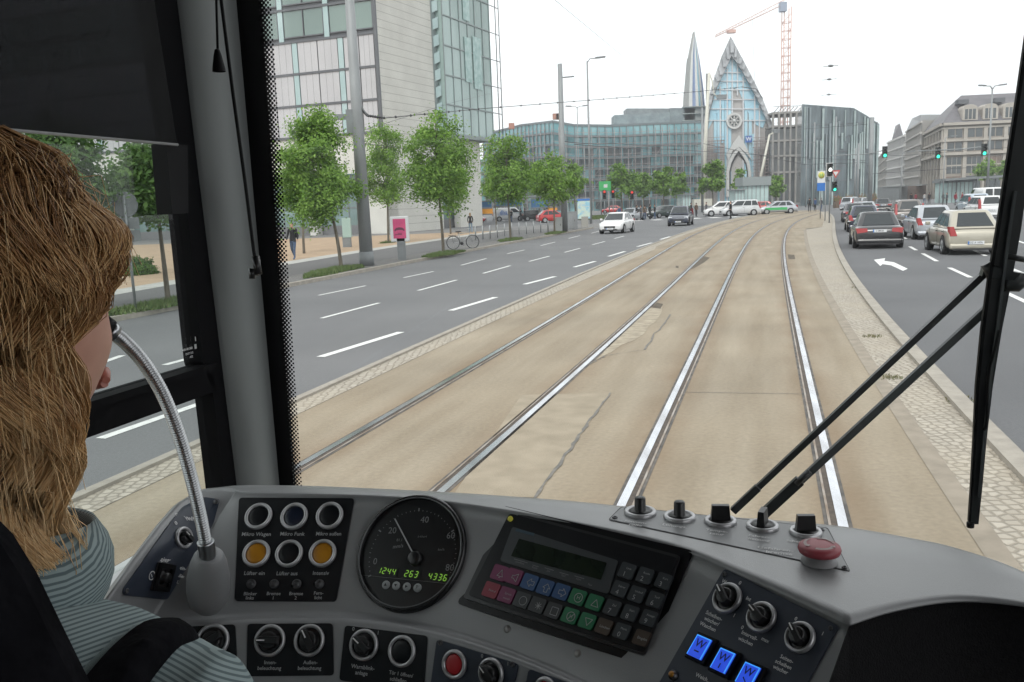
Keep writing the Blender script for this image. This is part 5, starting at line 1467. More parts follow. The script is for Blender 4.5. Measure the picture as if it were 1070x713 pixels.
# ================================================================== VEHICLES
m_tyre = pm('tyre', (.02, .02, .022), rough=.85); m_rim = pm('alloy', (.45, .46, .47), rough=.3, metal=.8)
m_carglass = pm('car_glass', (.018, .024, .027), rough=.05, spec=.6)
m_tail = pm('tail_light', (.30, .012, .014), rough=.3, coat=.15); m_head = pm('head_light', (.65, .68, .70), rough=.1, coat=.5)
m_trim = pm('black_trim', (.025, .025, .027), rough=.6); m_plate = pm('plate_white', (.66, .67, .68), rough=.4); m_arch = pm('wheel_arch', (.008, .008, .008), rough=1)
def paint(name, c, metal=.0, c2=None):
    return pm(name, c, rough=.28, metal=metal, coat=.8)
def make_car(name, label, cat, paintm, L=4.2, Wd=1.76, H=1.45, kind='hatch', group=None, plate='L SC 417', dark_rear=False, tailc=None):
    """x forward, origin on the ground at the middle"""
    t = thing(name, label, cat, (0, 0, 0), group)
    hw = Wd / 2; xr, xf = -L / 2, L / 2
    belt = H * .62
    P = {'hatch': dict(rb=xr + .10, rt=xr + .72, ft=xf - L * .42, fb=xf - L * .23, deck=belt, hood=H * .60, nose=H * .42),
         'sedan': dict(rb=xr + .62, rt=xr + 1.25, ft=xf - L * .42, fb=xf - L * .27, deck=belt + .02, hood=H * .60, nose=H * .44),
         'mpv': dict(rb=xr + .08, rt=xr + .35, ft=xf - L * .36, fb=xf - L * .17, deck=belt, hood=H * .56, nose=H * .42),
         'van': dict(rb=xr + .04, rt=xr + .12, ft=xf - L * .28, fb=xf - L * .13, deck=belt, hood=H * .53, nose=H * .36),
         'pickup': dict(rb=xr + 1.9, rt=xr + 2.05, ft=xf - L * .38, fb=xf - L * .24, deck=belt, hood=H * .56, nose=H * .42)}[kind]
    # lower body: loft of cross-sections
    st = [(xr, .90, .30, belt * .72), (xr + .04, .955, .22, belt * .86), (xr + .16, .985, .19, P['deck'] * .97), (xr + .5, 1.0, .18, P['deck']), (P['rb'] + .1, 1.0, .18, P['deck'] + .0),
          (0, 1.0, .17, belt), (P['fb'], 1.0, .18, P['hood'] + .03), (xf - .45, .985, .19, P['hood'] * .93), (xf - .16, .93, .22, P['hood'] * .80), (xf - .03, .82, .26, P['nose']), (xf, .70, .30, P['nose'] * .86)]
    st = sorted(set(st), key=lambda a: a[0])
    g = MB(); rows = []
    for (x, wf, zb, zt) in st:
        w = hw * wf; h = zt - zb
        half = [(w * .86, zb), (w * .97, zb + h * .12), (w * 1.0, zb + h * .45), (w * .985, zb + h * .72), (w * .94, zb + h * .93), (w * .80, zt), (w * .40, zt + .012)]
        ring = [V((x, -a, b)) for a, b in half] + [V((x, a, b)) for a, b in reversed(half)]
        rows.append(ring)
    g.grid(rows, True, True)
    n = len(rows[0]); o = 0
    g.f.append(tuple(reversed(range(n)))); g.sm.append(False); g.mi.append(0)
    e = (len(rows) - 1) * n; g.f.append(tuple(e + k for k in range(n))); g.sm.append(False); g.mi.append(0)
    bo = g.build('body', paintm, t); sb = bo.modifiers.new('round', 'SUBSURF'); sb.levels = 1; sb.render_levels = 2
    # cabin
    wb = hw * .90; wt = hw * (.70 if kind != 'van' else .84)
    if kind == 'van': wb = hw * .95
    zt = H
    # slightly domed roof cabin with rounded corners
    def ring_at(q):
        """q 0 belt .. 1 roof"""
        xr_ = P['rb'] + (P['rt'] - P['rb']) * q; xf_ = P['fb'] + (P['ft'] - P['fb']) * q
        w = wb + (wt - wb) * q; z = belt - .03 + (H * .955 - belt + .03) * q; c = .10
        return [V((xr_ + c, -w, z)), V((xf_ - c * 2.4, -w, z)), V((xf_ - c * .6, -w * .86, z)), V((xf_, -w * .4, z)), V((xf_, w * .4, z)), V((xf_ - c * .6, w * .86, z)), V((xf_ - c * 2.4, w, z)), V((xr_ + c, w, z)), V((xr_, w * .80, z)), V((xr_, -w * .80, z))]
    rings = [ring_at(0), ring_at(.5), ring_at(1)]
    top = [V((p.x * .97 + (P['rt'] + P['ft']) / 2 * .03, p.y * .88, H * .99)) for p in rings[-1]]
    top2 = [V((p.x * .8 + (P['rt'] + P['ft']) / 2 * .2, p.y * .6, H)) for p in rings[-1]]
    g = MB(); g.grid(rings + [top, top2], True, True); m_ = len(top); g.f.append(tuple(4 * m_ + k for k in range(m_))); g.sm.append(True); g.mi.append(0)
    bo = g.build('roof', paintm, t, sharp=50, bevel=.05)
    def pane(nm, a, b, c, d, out, th=.012):
        g = MB(); g.prism([a, b, c, d], out * th); g.build(nm, m_carglass, t)
    def cab(s, x0, x1, q0, q1):   # side pane corners between fractions of length
        A, B_ = ring_at(q0), ring_at(q1)
        sgn = 0 if s < 0 else 1
        def pt(R, f):
            a = R[0] if s < 0 else R[7]; b = R[1] if s < 0 else R[6]; return a.lerp(b, f)
        return pt(A, x0[0]), pt(A, x0[1]), pt(B_, x1[1]), pt(B_, x1[0])
    side = {'hatch': [((.10, .36), (.14, .34)), ((.40, .70), (.38, .66)), ((.73, 1.0), (.70, .99))], 'sedan': [((.10, .40), (.16, .38)), ((.44, .98), (.42, .96))], 'mpv': [((.04, .26), (.06, .26)), ((.29, .58), (.29, .57)), ((.61, .99), (.60, .98))],
            'van': [((.76, 1.0), (.76, .98))], 'pickup': [((.10, .45), (.12, .43)), ((.5, .98), (.48, .96))]}[kind]
    for s in (-1, 1):
        for x0, x1 in side:
            a, b, c, d = cab(s, x0, x1, .12, .93); pane('side_window', a, b, c, d, V((0, s, .15)).normalized(), .01)
    A, B_ = ring_at(.12), ring_at(.95)
    for (i, j, nm, out) in ((3, 4, 'windscreen', 1), (8, 9, 'rear_window', -1)):
        if nm == 'windscreen':
            a, b = A[2].lerp(A[3], .3), A[5].lerp(A[4], .3); c, d = B_[5].lerp(B_[4], .3), B_[2].lerp(B_[3], .3)
            g = MB(); o_ = V((.015, 0, .008)); g.add([A[2] + o_, A[3] + o_, A[4] + o_, A[5] + o_, B_[5] + o_, B_[4] + o_, B_[3] + o_, B_[2] + o_], [(0, 1, 6, 7), (1, 2, 5, 6), (2, 3, 4, 5)], True); g.build(nm, m_carglass, t)
        else:
            if kind == 'van':
                for s in (-1, 1):
                    q = [A[8].lerp(A[9], .54 if s > 0 else .04), A[8].lerp(A[9], .96 if s > 0 else .46), B_[8].lerp(B_[9], .96 if s > 0 else .46), B_[8].lerp(B_[9], .54 if s > 0 else .04)]
                    g = MB(); g.prism(q, V((-.012, 0, .002))); g.build(nm, m_carglass, t)
            else:
                q = [A[8].lerp(A[9], .03), A[8].lerp(A[9], .97), B_[8].lerp(B_[9], .93), B_[8].lerp(B_[9], .07)]; g = MB(); g.prism(q, V((-.012, 0, .006))); g.build(nm, m_carglass, t)
    # wheels
    wr = .31 if H < 1.6 else .34
    for sx in (xf - L * .19, xr + L * .19):
        for s in (-1, 1):
            o_ = V((sx, s * (hw - .015), wr)); fr = (o_, V((1, 0, 0)), UP, V((0, s, 0)))
            g = MB(); g.lathe((o_, V((1, 0, 0)), UP, V((0, s, 0))), [(wr * 1.17, -.12), (wr * 1.17, .018), (.001, .018)], 24, False); g.build('wheel_arch', m_arch, t)
            g = MB(); g.lathe(fr, [(wr * .7, -.19), (wr * .97, -.19), (wr, -.15), (wr, .0), (wr * .97, .035), (wr * .68, .035), (wr * .66, .02)], 24, True); wh = g.build('wheel', m_tyre, t)
            g = MB(); g.lathe(fr, [(wr * .68, .03), (wr * .62, .034), (wr * .58, .022), (.001, .022)], 20, False)
            for k in range(5): 
                a = 2 * PI * k / 5; g.obox(o_ + V((0, s * .03, 0)), o_ + V((math.cos(a) * wr * .6, s * .03, math.sin(a) * wr * .6)), .05, .02, V((0, 1, 0)))
            g.build('rim', m_rim, wh)
    # lights
    zb = belt
    for s in (-1, 1):
        g = MB()
        if kind in ('hatch', 'mpv'):
            z0, z1 = (zb * .70, zb * 1.04) if kind == 'hatch' else (zb * .72, H * .86)
            g.prism([V((xr - .012, s * hw * .66, z0)), V((xr - .012, s * hw * .90, z0)), V((xr + .06, s * hw * .93, z1)), V((xr + .06, s * hw * .78, z1))] if kind == 'hatch' else [V((xr + .0, s * hw * .78, z0)), V((xr + .0, s * hw * .95, z0)), V((P['rb'] + .16, s * hw * .90, z1)), V((P['rb'] + .16, s * hw * .80, z1))], V((.18, s * .035, 0)))
        elif kind == 'sedan':
            g.prism([V((xr - .012, s * hw * .48, zb * .76)), V((xr - .012, s * hw * .90, zb * .70)), V((xr + .03, s * hw * .94, zb * .93)), V((xr + .02, s * hw * .50, zb * .92))], V((.22, s * .03, 0)))
        else:
            g.prism([V((xr - .012, s * hw * .84, zb * .72)), V((xr - .012, s * hw * .95, zb * .72)), V((xr + .0, s * hw * .95, zb * 1.15)), V((xr + .0, s * hw * .84, zb * 1.15))], V((.1, s * .03, 0)))
        g.build('taillight', tailc or m_tail, t)
        g = MB(); hz = P['hood']
        g.prism([V((xf - .05, s * hw * .52, hz * .62)), V((xf - .13, s * hw * .84, hz * .64)), V((xf - .22, s * hw * .90, hz * .84)), V((xf - .13, s * hw * .55, hz * .80))], V((.025, s * .02, .01))); g.build('headlight', m_head, t)
        g = MB(); mxp = P['fb'] - .28; g.box((mxp, s * (hw + .07), belt + .09), (.14, .16, .13)); g.build('mirror', paintm, t, bevel=.03)
    g = MB(); g.box((xf - .012, 0, P['hood'] * .52), (.03, hw * .9, .16)); g.build('grille', m_trim, t)
    g = MB(); g.box((xf - .01, 0, .28), (.05, hw * 1.2, .13)); g.build('air_intake', m_trim, t)
    g = MB(); g.box((xr + .03, 0, .30), (.14, hw * 1.86, .20)); g.build('rear_bumper', m_trim if dark_rear else paintm, t, bevel=.07)
    g = MB(); g.box((xr + .02, 0, .20), (.1, hw * 1.6, .06)); g.build('rear_valance', m_trim, t)
    for s, x in ((1, xf + .012), (-1, xr - .05 if kind != 'sedan' else xr - .03)):
        z = .36 if s > 0 else (zb * .60 if kind != 'sedan' else zb * .80)
        if kind in ('hatch',) and s < 0: z = .42
        g = MB(); g.box((x, 0, z), (.02, .50, .11)); pl = g.build('licence_plate', m_plate, t)
        g = MB(); g.box((x + s * .011, -.225 * s * -1 if False else .225 * (1 if s < 0 else -1), z), (.004, .04, .105)); g.build('plate_band', m_blu, pl)
        g = MB(); put_text(g, plate, (V((x + s * .0125, 0, z)), V((0, s, 0)), UP, V((s, 0, 0))), .085, 1); g.build('lettering', m_trim, pl)
    # door seams and handles
    g = MB()
    for s in (-1, 1):
        for x in ((P['fb'] - .25), (P['fb'] + P['rb']) / 2, P['rb'] + .55 if kind != 'sedan' else P['rb'] + .3):
            g.box((x, s * (hw + .001), belt * .62), (.012, .006, belt * .6))
        for x in ((P['fb'] + P['rb']) / 2 + .14, P['rb'] + .75): g.box((x, s * (hw * .985 + .012), belt * .84), (.16, .025, .025))
    g.build('door_seam', m_trim, t)
    return t
pt_black = paint('paint_black', (.012, .012, .014)); pt_dblue = paint('paint_dark_blue', (.012, .018, .04)); pt_silver = paint('paint_silver', (.42, .44, .47), .5); pt_beige = paint('paint_beige', (.42, .39, .32), .4)
pt_grey = paint('paint_grey', (.17, .155, .145), .4); pt_white = paint('paint_white', (.72, .72, .72)); pt_red = paint('paint_red', (.45, .01, .012)); pt_green = paint('paint_darkgreen', (.02, .035, .03), .2); pt_lgrey = paint('paint_lightgrey', (.34, .36, .38), .4)
def place(t, px, py, ang, z=.008):
    """put the car so that the ground under its middle shows at (px, py)"""
    t.location = G(px, py, z); t.rotation_euler = (0, 0, ang)
def heading(fx, y):
    return math.atan2(1, fx(y + .5) - fx(y - .5))
GQ = 'cars queuing in the right carriageway'
def queue(name, label, cat, pm_, px, py, ang=None, dist_back=True, **kw):
    """px,py = point on the ground under the middle of the rear bumper"""
    t = make_car(name, label, cat, pm_, group=GQ, **kw); p = G(px, py, .008); a = ang if ang is not None else heading(RO, p.y)
    L = kw.get('L', 4.2); t.location = p + V((math.cos(a), math.sin(a), 0)) * (L / 2 - .1); t.rotation_euler = (0, 0, a); return t
rad = math.radians
queue('sedan', 'black saloon car in the left lane, nearest the median kerb', 'car', pt_black, 918.5, 260.0, rad(71), L=4.5, Wd=1.82, H=1.42, kind='sedan', plate='L EM 83')
queue('hatchback', 'beige hatchback nearest the wiper blade', 'car', pt_beige, 1018, 266.5, rad(75), L=4.0, Wd=1.72, H=1.49, kind='hatch', plate='DZ A 1076')
queue('estate_car', 'silver small estate car between the black saloon and the beige hatchback', 'car', pt_silver, 978, 250.5, rad(75), L=4.1, Wd=1.72, H=1.52, kind='hatch', plate='L KR 256')
queue('minivan', 'grey-brown people carrier behind the silver estate car', 'car', pt_grey, 950, 236.5, rad(72), L=4.4, Wd=1.78, H=1.64, kind='mpv', plate='L OP 93')
queue('hatchback', 'dark blue hatchback directly ahead of the black saloon', 'car', pt_dblue, 903, 242.5, rad(71), L=4.2, Wd=1.75, H=1.48, kind='hatch', plate='L TB 44')
queue('sedan', 'dark grey saloon with red lights second ahead of the black saloon', 'car', paint('paint_darkgrey', (.07, .07, .08), .3), 893, 232.5, rad(70), L=4.3, Wd=1.72, H=1.42, kind='sedan', plate='L MA 7')
queue('sedan', 'light grey saloon half hidden behind the dark blue hatchback', 'car', pt_lgrey, 906, 229.5, rad(72), L=4.3, Wd=1.75, H=1.44, kind='sedan', plate='L UV 52')
queue('sedan', 'black saloon farther ahead, left of the grey-brown people carrier', 'car', pt_black, 923, 221.0, rad(70), L=4.5, Wd=1.8, H=1.42, kind='sedan', plate='L DD 61')
queue('minivan', 'silver people carrier at the far head of the queue, by the signal post', 'car', pt_silver, 884, 219.8, rad(50), L=4.4, Wd=1.8, H=1.66, kind='mpv', plate='L VW 18')
queue('compact_car', 'small grey car peeping out right of the far silver people carrier', 'car', pt_lgrey, 895, 217.5, rad(45), L=3.9, Wd=1.7, H=1.45, kind='hatch', plate='L SG 20')
queue('delivery_van', 'white box van beyond the beige hatchback at the wiper edge', 'van', pt_white, 1037, 221.5, rad(76), L=5.2, Wd=1.95, H=2.2, kind='van', plate='L PO 300')
queue('pickup_truck', 'white car with red rear lights in front of the white box van', 'car', pt_white, 1036, 228.5, rad(76), L=4.5, Wd=1.8, H=1.62, kind='mpv', plate='L HH 12')
queue('minivan', 'pale blue small van just left of the white box van', 'van', paint('paint_paleblue', (.40, .46, .53), .2), 1024, 225.5, rad(76), L=4.4, Wd=1.75, H=1.75, kind='mpv', plate='L FI 909')
# oncoming and crossing traffic on the left
GL = 'vehicles coming round the junction on the left'
def car2(name, label, cat, pm_, px, py, ang, z=.008, grp=GL, **kw):
    t = make_car(name, label, cat, pm_, group=grp, **kw); t.location = G(px, py, z); t.rotation_euler = (0, 0, ang); return t
car2('hatchback', 'white hatchback driving towards us in the left carriageway', 'car', pt_white, 645, 243.3, rad(-112), L=4.2, Wd=1.75, H=1.47, kind='hatch', plate='L ZF 18')
car2('sedan', 'silver saloon behind the white oncoming hatchback', 'car', pt_silver, 660, 230.5, rad(-125), L=4.5, Wd=1.78, H=1.43, kind='sedan', plate='L WE 4')
car2('minivan', 'dark blue people carrier driving towards us near the tracks', 'car', pt_dblue, 711.5, 235.5, rad(-108), L=4.4, Wd=1.8, H=1.64, kind='mpv', plate='L TR 70')
car2('estate_car', 'dark green car turning, just left of the dark blue people carrier', 'car', pt_green, 693, 227.5, rad(-150), L=4.4, Wd=1.76, H=1.5, kind='hatch', plate='L KL 9')
car2('hatchback', 'red car with its bonnet towards us left of the far junction', 'car', pt_red, 639, 223.0, rad(170), L=4.0, Wd=1.7, H=1.45, kind='hatch', plate='L RT 31')
def cross(name, label, cat, pm_, px, top, bot, Y, ang, **kw):
    t = make_car(name, label, cat, pm_, group='vehicles crossing the far junction', **kw); p = W(px, 210, Y); t.location = V((p.x, Y, .008)); t.rotation_euler = (0, 0, ang); return t
cross('minivan', 'white people carrier crossing at the far left of the junction', 'car', pt_white, 755, 208, 221, 104, rad(172), L=4.6, Wd=1.85, H=1.75, kind='mpv', plate='L AA 5')
cross('minivan', 'silver-white van right behind the pedestrian in black', 'van', paint('paint_pearl', (.55, .56, .57), .2), 773, 208, 221, 101, rad(178), L=4.6, Wd=1.85, H=1.85, kind='mpv', plate='L BK 27')
cross('hatchback', 'red small car between the vans and the green and white estate', 'car', pt_red, 794.5, 209, 219, 116, rad(160), L=3.9, Wd=1.7, H=1.47, kind='hatch', plate='L GO 8')
pc = cross('patrol_car', 'silver estate car with a green side stripe crossing before the glass pavilion', 'car', pt_silver, 812, 208, 221, 104, rad(176), L=4.6, Wd=1.78, H=1.52, kind='hatch', plate='L 3011')
g = MB()
for s in (-1, 1): g.box((.3, s * .893, .62), (2.6, .01, .3))
o = g.build('green_stripe', m_grn, None); o.location = (0.3, 0, .47); o.parent = pc
# parked vehicles at the left behind the trees
GPk = 'vehicles on the side street behind the lindens'
dv = car2('delivery_van', 'white delivery van with blue lettering seen from the side behind the lindens', 'van', pt_white, 532.5, 231.0, rad(2), .0, GPk, L=5.0, Wd=1.95, H=1.95, kind='van', plate='L DL 77')
g = MB(); put_text(g, 'dhs', (V((-.9, -.985, 1.28)), V((1, 0, 0)), UP, V((0, -1, 0))), .8, 1, .004); g.box((-.9, -.984, .93), (1.5, .006, .08)); o = g.build('lettering', m_blu, None); o.parent = dv; 
car2('estate_car', 'dark estate car between the standing people and the red car', 'car', pt_black, 561, 230.5, rad(5), .0, GPk, L=4.6, Wd=1.8, H=1.5, kind='hatch', plate='L NN 61')
car2('hatchback', 'red hatchback parked in front of the blue containers', 'car', pt_red, 578, 232.5, rad(12), .0, GPk, L=4.0, Wd=1.72, H=1.5, kind='hatch', plate='L RB 2')
car2('hatchback', 'red and white car nose just right of the stone pier', 'car', pt_red, 493, 233.5, rad(-10), .0, GPk, L=4.0, Wd=1.72, H=1.48, kind='hatch', plate='L XX 5')

# ================================================================== PEOPLE
m_skin = pm('skin', (.55, .33, .24), (.50, .28, .20), scale=12, rough=.5)
def cloth(name, c): return pm(name, c, tuple(x * .7 for x in c), scale=14, rough=.9)
m_blackc = cloth('cloth_black', (.018, .018, .02)); m_jeans = cloth('cloth_jeans', (.07, .11, .19)); m_greyc = cloth('cloth_grey', (.10, .10, .11)); m_redc = cloth('cloth_red', (.28, .03, .05)); m_ljeans = cloth('cloth_light_jeans', (.20, .28, .36)); m_bluec = cloth('cloth_blue', (.05, .10, .22)); m_whitec = cloth('cloth_white', (.5, .5, .5)); m_brownc = cloth('cloth_brown', (.14, .09, .06)); m_hairb = pm('hair_dark', (.03, .022, .018), rough=.7); m_hairl = pm('hair_blond', (.30, .20, .10), rough=.7)
def skin_mesh(verts, edges, radii, root=0, sub=1):
    me = bpy.data.meshes.new('tmp'); me.from_pydata([tuple(v) for v in verts], edges, []); me.update()
    o = bpy.data.objects.new('tmp', me); COL.objects.link(o)
    md = o.modifiers.new('s', 'SKIN'); sl = me.skin_vertices[0].data
    for i, r in enumerate(radii):
        sl[i].radius = (r, r) if not isinstance(r, tuple) else r; sl[i].use_root = (i == root)
    sb = o.modifiers.new('u', 'SUBSURF'); sb.levels = sub; sb.render_levels = sub
    dg = bpy.context.evaluated_depsgraph_get(); dg.update(); nm = bpy.data.meshes.new_from_object(o.evaluated_get(dg))
    bpy.data.objects.remove(o); return nm
_PM = {}
def person_base(stride, arm, h=1.75):
    """standing or walking figure facing +x; returns mesh with slots 0 trousers 1 jacket 2 skin"""
    key = (stride, arm)
    if key in _PM: return _PM[key]
    s = stride
    v = [(0, 0, .95), (0, 0, 1.12), (0, 0, 1.30), (.0, 0, 1.43), (.01, 0, 1.50), (.02, 0, 1.56), (.025, 0, 1.64), (.015, 0, 1.70),
         (0, .09, .90), (.10 * s + .02, .10, .50), (.26 * s - .10 * abs(s), .10, .09), (.26 * s + .12 - .06 * abs(s), .11, .035),
         (0, -.09, .90), (-.06 * s + .02, -.10, .50), (-.34 * s, -.10, .11), (-.30 * s + .14, -.11, .035),
         (0, .17, 1.41), (-.08 * s - .02, .23, 1.13), (-.12 * s + .05 + arm * .18, .21, .92 + arm * .16), (-.10 * s + .09 + arm * .24, .20, .85 + arm * .20),
         (0, -.17, 1.41), (.06 * s - .02, -.23, 1.13), (.16 * s + .05 + arm * .18, -.21, .93 + arm * .16), (.20 * s + .08 + arm * .24, -.20, .86 + arm * .20)]
    e = [(0, 1), (1, 2), (2, 3), (3, 4), (4, 5), (5, 6), (6, 7), (0, 8), (8, 9), (9, 10), (10, 11), (0, 12), (12, 13), (13, 14), (14, 15), (3, 16), (16, 17), (17, 18), (18, 19), (3, 20), (20, 21), (21, 22), (22, 23)]
    r = [(.155, .12), (.14, .11), (.165, .12), (.12, .09), .055, .07, .09, .075, .095, .06, .042, .035, .095, .06, .042, .035, .065, .048, .036, .034, .065, .048, .036, .034]
    me = skin_mesh([V(p) for p in v], e, r, 0, 1)
    for p in me.polygons:
        z = sum(me.vertices[i].co.z for i in p.vertices) / len(p.vertices); y = abs(sum(me.vertices[i].co.y for i in p.vertices) / len(p.vertices))
        hand = y > .15 and z < (.97 + arm * .16) and z > .6 and abs(y) > .165 and z < .93 + arm * .2
        p.material_index = 2 if (z > 1.48 or hand) else (1 if z > .86 else 0); p.use_smooth = True
    _PM[key] = me; return me
def person(label, pos, face, top, leg, hair, stride=0.0, arm=0.0, h=1.75, group=None, bald=False, hat=None):
    t = thing('person', label, 'person', (0, 0, 0), group)
    me = person_base(stride, arm).copy()
    for mm in (leg, top, m_skin): me.materials.append(mm)
    b = bpy.data.objects.new('body', me); COL.objects.link(b); b.parent = t
    g = MB(); rows = []
    for i in range(6):
        ph = PI * (.0 + .62 * i / 5); rows.append([V((.01 + .098 * math.sin(ph) * math.cos(a) - (.01 if i > 2 else 0), .088 * math.sin(ph) * math.sin(a), 1.655 + .115 * math.cos(ph) - (.05 if (i == 5 and math.cos(a) < .2) else 0))) for a in [2 * PI * k / 12 for k in range(12)]])
    # open the face side
    for i in (3, 4, 5):
        for k in range(12):
            if math.cos(2 * PI * k / 12) > .4: rows[i][k] = rows[2][k] * 1.0
    g.grid(rows, True, True); g.build('hair', hair, t)
    k = h / 1.75; t.scale = (k, k, k); t.location = pos; t.rotation_euler = (0, 0, face); return t
def pg(px, py, z=.12): return G(px, py, z)
def py_(px, Y, z=0): p = W(px, 206, Y); return V((p.x, p.y, z))
GPd = 'people waiting and walking around the junction'
p1 = person('pedestrian in dark jacket and jeans carrying a backpack on the left pavement', pg(307.5, 271.5), rad(-100), m_blackc, m_jeans, m_hairb, 1.0, .1, 1.74)
bk = thing('backpack', 'black backpack worn by the pedestrian at the edge of the windscreen', 'backpack', p1.location + V((.03, .17, 1.12)))
g = MB(); c = p1.location + V((.03, .19, 1.24)); g.box(c, (.30, .17, .44)); g.build('bag', m_blackc, bk, bevel=.05); g = MB(); g.box(c + V((0, .1, -.06)), (.22, .06, .2)); g.build('pocket', m_greyc, bk, bevel=.02)
p2 = person('woman in black jacket and light jeans with fair hair walking by the stone pier', pg(492, 243.5), rad(95), m_blackc, m_ljeans, m_hairl, .8, .2, 1.66)
g = MB(); c = p2.location + V((0, -.02, 1.42)); g.ball(V((c.x, c.y - .07, c.z)), .1, 8, 5, (1.0, .6, 1.8)); o = g.build('long_hair', m_hairl, None); o.location = V((-.09, 0, 1.38)); 
o.data.transform(Matrix.Rotation(0, 4, 'Z')); o.parent = p2
person('man in a long black coat standing in the road beside the tracks', py_(763.5, 86, .03), rad(180), m_blackc, m_blackc, m_hairb, .3, .2, 1.82)
for (px, py, tp, lg, f, st, h, lb) in ((544.5, 231.5, m_blackc, m_blackc, 90, 0, 1.8, 'left one of the dark-clothed pair before the white van bonnet'), (548.8, 231.5, m_greyc, m_blackc, 120, .2, 1.78, 'grey-clothed man standing close beside the dark pair, right of the van'), (534.5, 232.2, m_blackc, m_jeans, 60, .4, 1.72, 'person in jeans behind the linden trunk at the white van'), (572, 232.2, m_blackc, m_blackc, 100, .2, 1.82, 'dark figure in front of the red parked hatchback')):
    person(lb, G(px, py, .0), rad(f), tp, lg, m_hairb, st, 0, h, GPd)
for (px, Y, tp, lg, f, st, h, lb) in ((665, 98, m_blackc, m_blackc, 0, .3, 1.75, 'dark figure right of the red signal near the silver saloon'), (669.5, 97, m_greyc, m_blackc, 180, 0, 1.72, 'grey-topped figure second right of the silver saloon'), (673.5, 99, m_brownc, m_jeans, 90, .3, 1.7, 'brown-jacketed figure left of the dark green car roof'), (679, 100, m_blackc, m_blackc, 20, .5, 1.8, 'dark figure directly above the dark green car'), (684, 101, m_blackc, m_jeans, 160, .3, 1.76, 'figure in jeans above the rear of the dark green car'), (647, 101, m_bluec, m_jeans, -60, .2, 1.7, 'blue-topped figure at the red car beside the junction'),
                              (722, 104, m_blackc, m_blackc, 0, .4, 1.75, 'dark figure right of the lit cabinet before the church'), (727.5, 104, m_brownc, m_blackc, 40, .2, 1.7, 'brown-jacketed figure just left of the slim mast'), (738, 105, m_greyc, m_jeans, 180, .4, 1.75, 'figure in grey right of the slim mast'),
                              (846, 108, m_blackc, m_blackc, 60, 0, 1.78, 'dark figure left of the median posts before the museum'), (852, 112, m_bluec, m_blackc, 120, .2, 1.72, 'blue-topped figure under the blue sign'), (858, 110, m_greyc, m_jeans, 30, .4, 1.7, 'grey-topped figure just right of the blue sign post'),
                              (985.5, 116, m_blackc, m_blackc, 0, .3, 1.75, 'dark figure left of the pair in red by the shelter'), (989.5, 117, m_greyc, m_blackc, 180, .2, 1.7, 'grey-topped figure at the left end of the glass shelter'), (998.5, 112, m_redc, m_greyc, 10, .5, 1.72, 'left of the two people in red at the shelter'), (1005.5, 112, m_redc, m_blackc, 170, .6, 1.7, 'right of the two people in red at the shelter'),
                              (952, 135, m_blackc, m_jeans, 90, .4, 1.75, 'distant dark figure before the brown shop front'), (957, 138, m_redc, m_blackc, 90, .4, 1.7, 'distant red-topped figure before the brown shop front'), (966, 136, m_whitec, m_jeans, 90, .4, 1.7, 'distant white-topped figure right of the brown shop front'), (971, 132, m_blackc, m_blackc, 90, .4, 1.75, 'distant dark figure left of the corner of the sandstone store')):
    person(lb, py_(px, Y), rad(f), tp, lg, m_hairb, st, 0, h, GPd)
# hanging flower boxes / market row in front of the museum
m_terr = pm('market_reddish', (.25, .12, .07), (.12, .13, .06), scale=1.6, rough=.9, contrast=(.42, .58))
for i, (px, w_) in enumerate(((876, 8), (888, 10), (900, 9), (912, 8))):
    p = py_(px, 128); t = thing('flower_stand', ['reddish planted stand behind the signal post', 'reddish planted stand above the far silver people carrier', 'planted stand just left of the distant black saloon', 'rightmost planted stand at the museum foot'][i], 'flower stand', p, 'planted stands along the museum')
    k = 128 / FPX; g = MB(); g.box(p + UP * .5, (w_ * k, 1, 1.0)); g.build('box', pm('stand_brown', (.14, .10, .07), rough=.8), t); lm = MB(); r = random.Random(i)
    for q in range(260):
        c = p + V((r.uniform(-w_ * k / 2, w_ * k / 2), r.uniform(-.4, .4), 1.0 + abs(r.gauss(0, .35)))); a = r.uniform(0, PI); lm.add([c + V((math.cos(a) * .12, 0, 0)), c + V((0, .05, .14)), c - V((math.cos(a) * .12, 0, .04))], [(0, 1, 2)])
    lm.build('plants', m_terr, t)
# ================================================================== TRAM CAB
m_dash = pm('dash_grey', (.225, .23, .235), (.21, .215, .22), scale=6, rough=.40, bump=.10, bscale=900, spec=.6, rvar=.05, coat=.5)
m_dpanel = pm('panel_black', (.006, .007, .009), (.010, .011, .013), scale=30, rough=.4, spec=.25)
m_navy = pm('panel_navy', (.022, .030, .048), (.028, .036, .055), scale=20, rough=.45)
m_led_off = pm('lens_dark', (.008, .009, .011), rough=.3, spec=.3)
m_alu = pm('ring_alu', (.50, .50, .51), (.44, .44, .45), scale=40, rough=.35, metal=.6)
m_knob = pm('knob_black', (.012, .012, .013), rough=.35)
m_label = pm('label_white', (.75, .75, .75), rough=.6); m_labeld = pm('label_dim', (.22, .225, .23), rough=.6)
m_amber = pm('lens_amber', (.45, .20, .01), (.36, .15, .01), scale=60, rough=.3)
m_redb = pm('button_red', (.42, .015, .02), rough=.4)
m_leather = pm('binnacle_dark', (.008, .008, .009), (.012, .012, .013), scale=300, rough=.7, bump=.3, bscale=700, spec=.15)
m_pillar = pm('pillar_grey', (.25, .268, .265), (.225, .243, .24), scale=2, rough=.55)
m_rubber = pm('rubber', (.006, .006, .007), rough=.6, spec=.15)
m_inner = pm('cab_lining', (.09, .09, .09), rough=.8)
m_screw = pm('screw', (.10, .10, .105), rough=.4, metal=.7)
ZT = 1.917; ZC = 1.81
def Zp(px, py, z): return G(px, py, z)
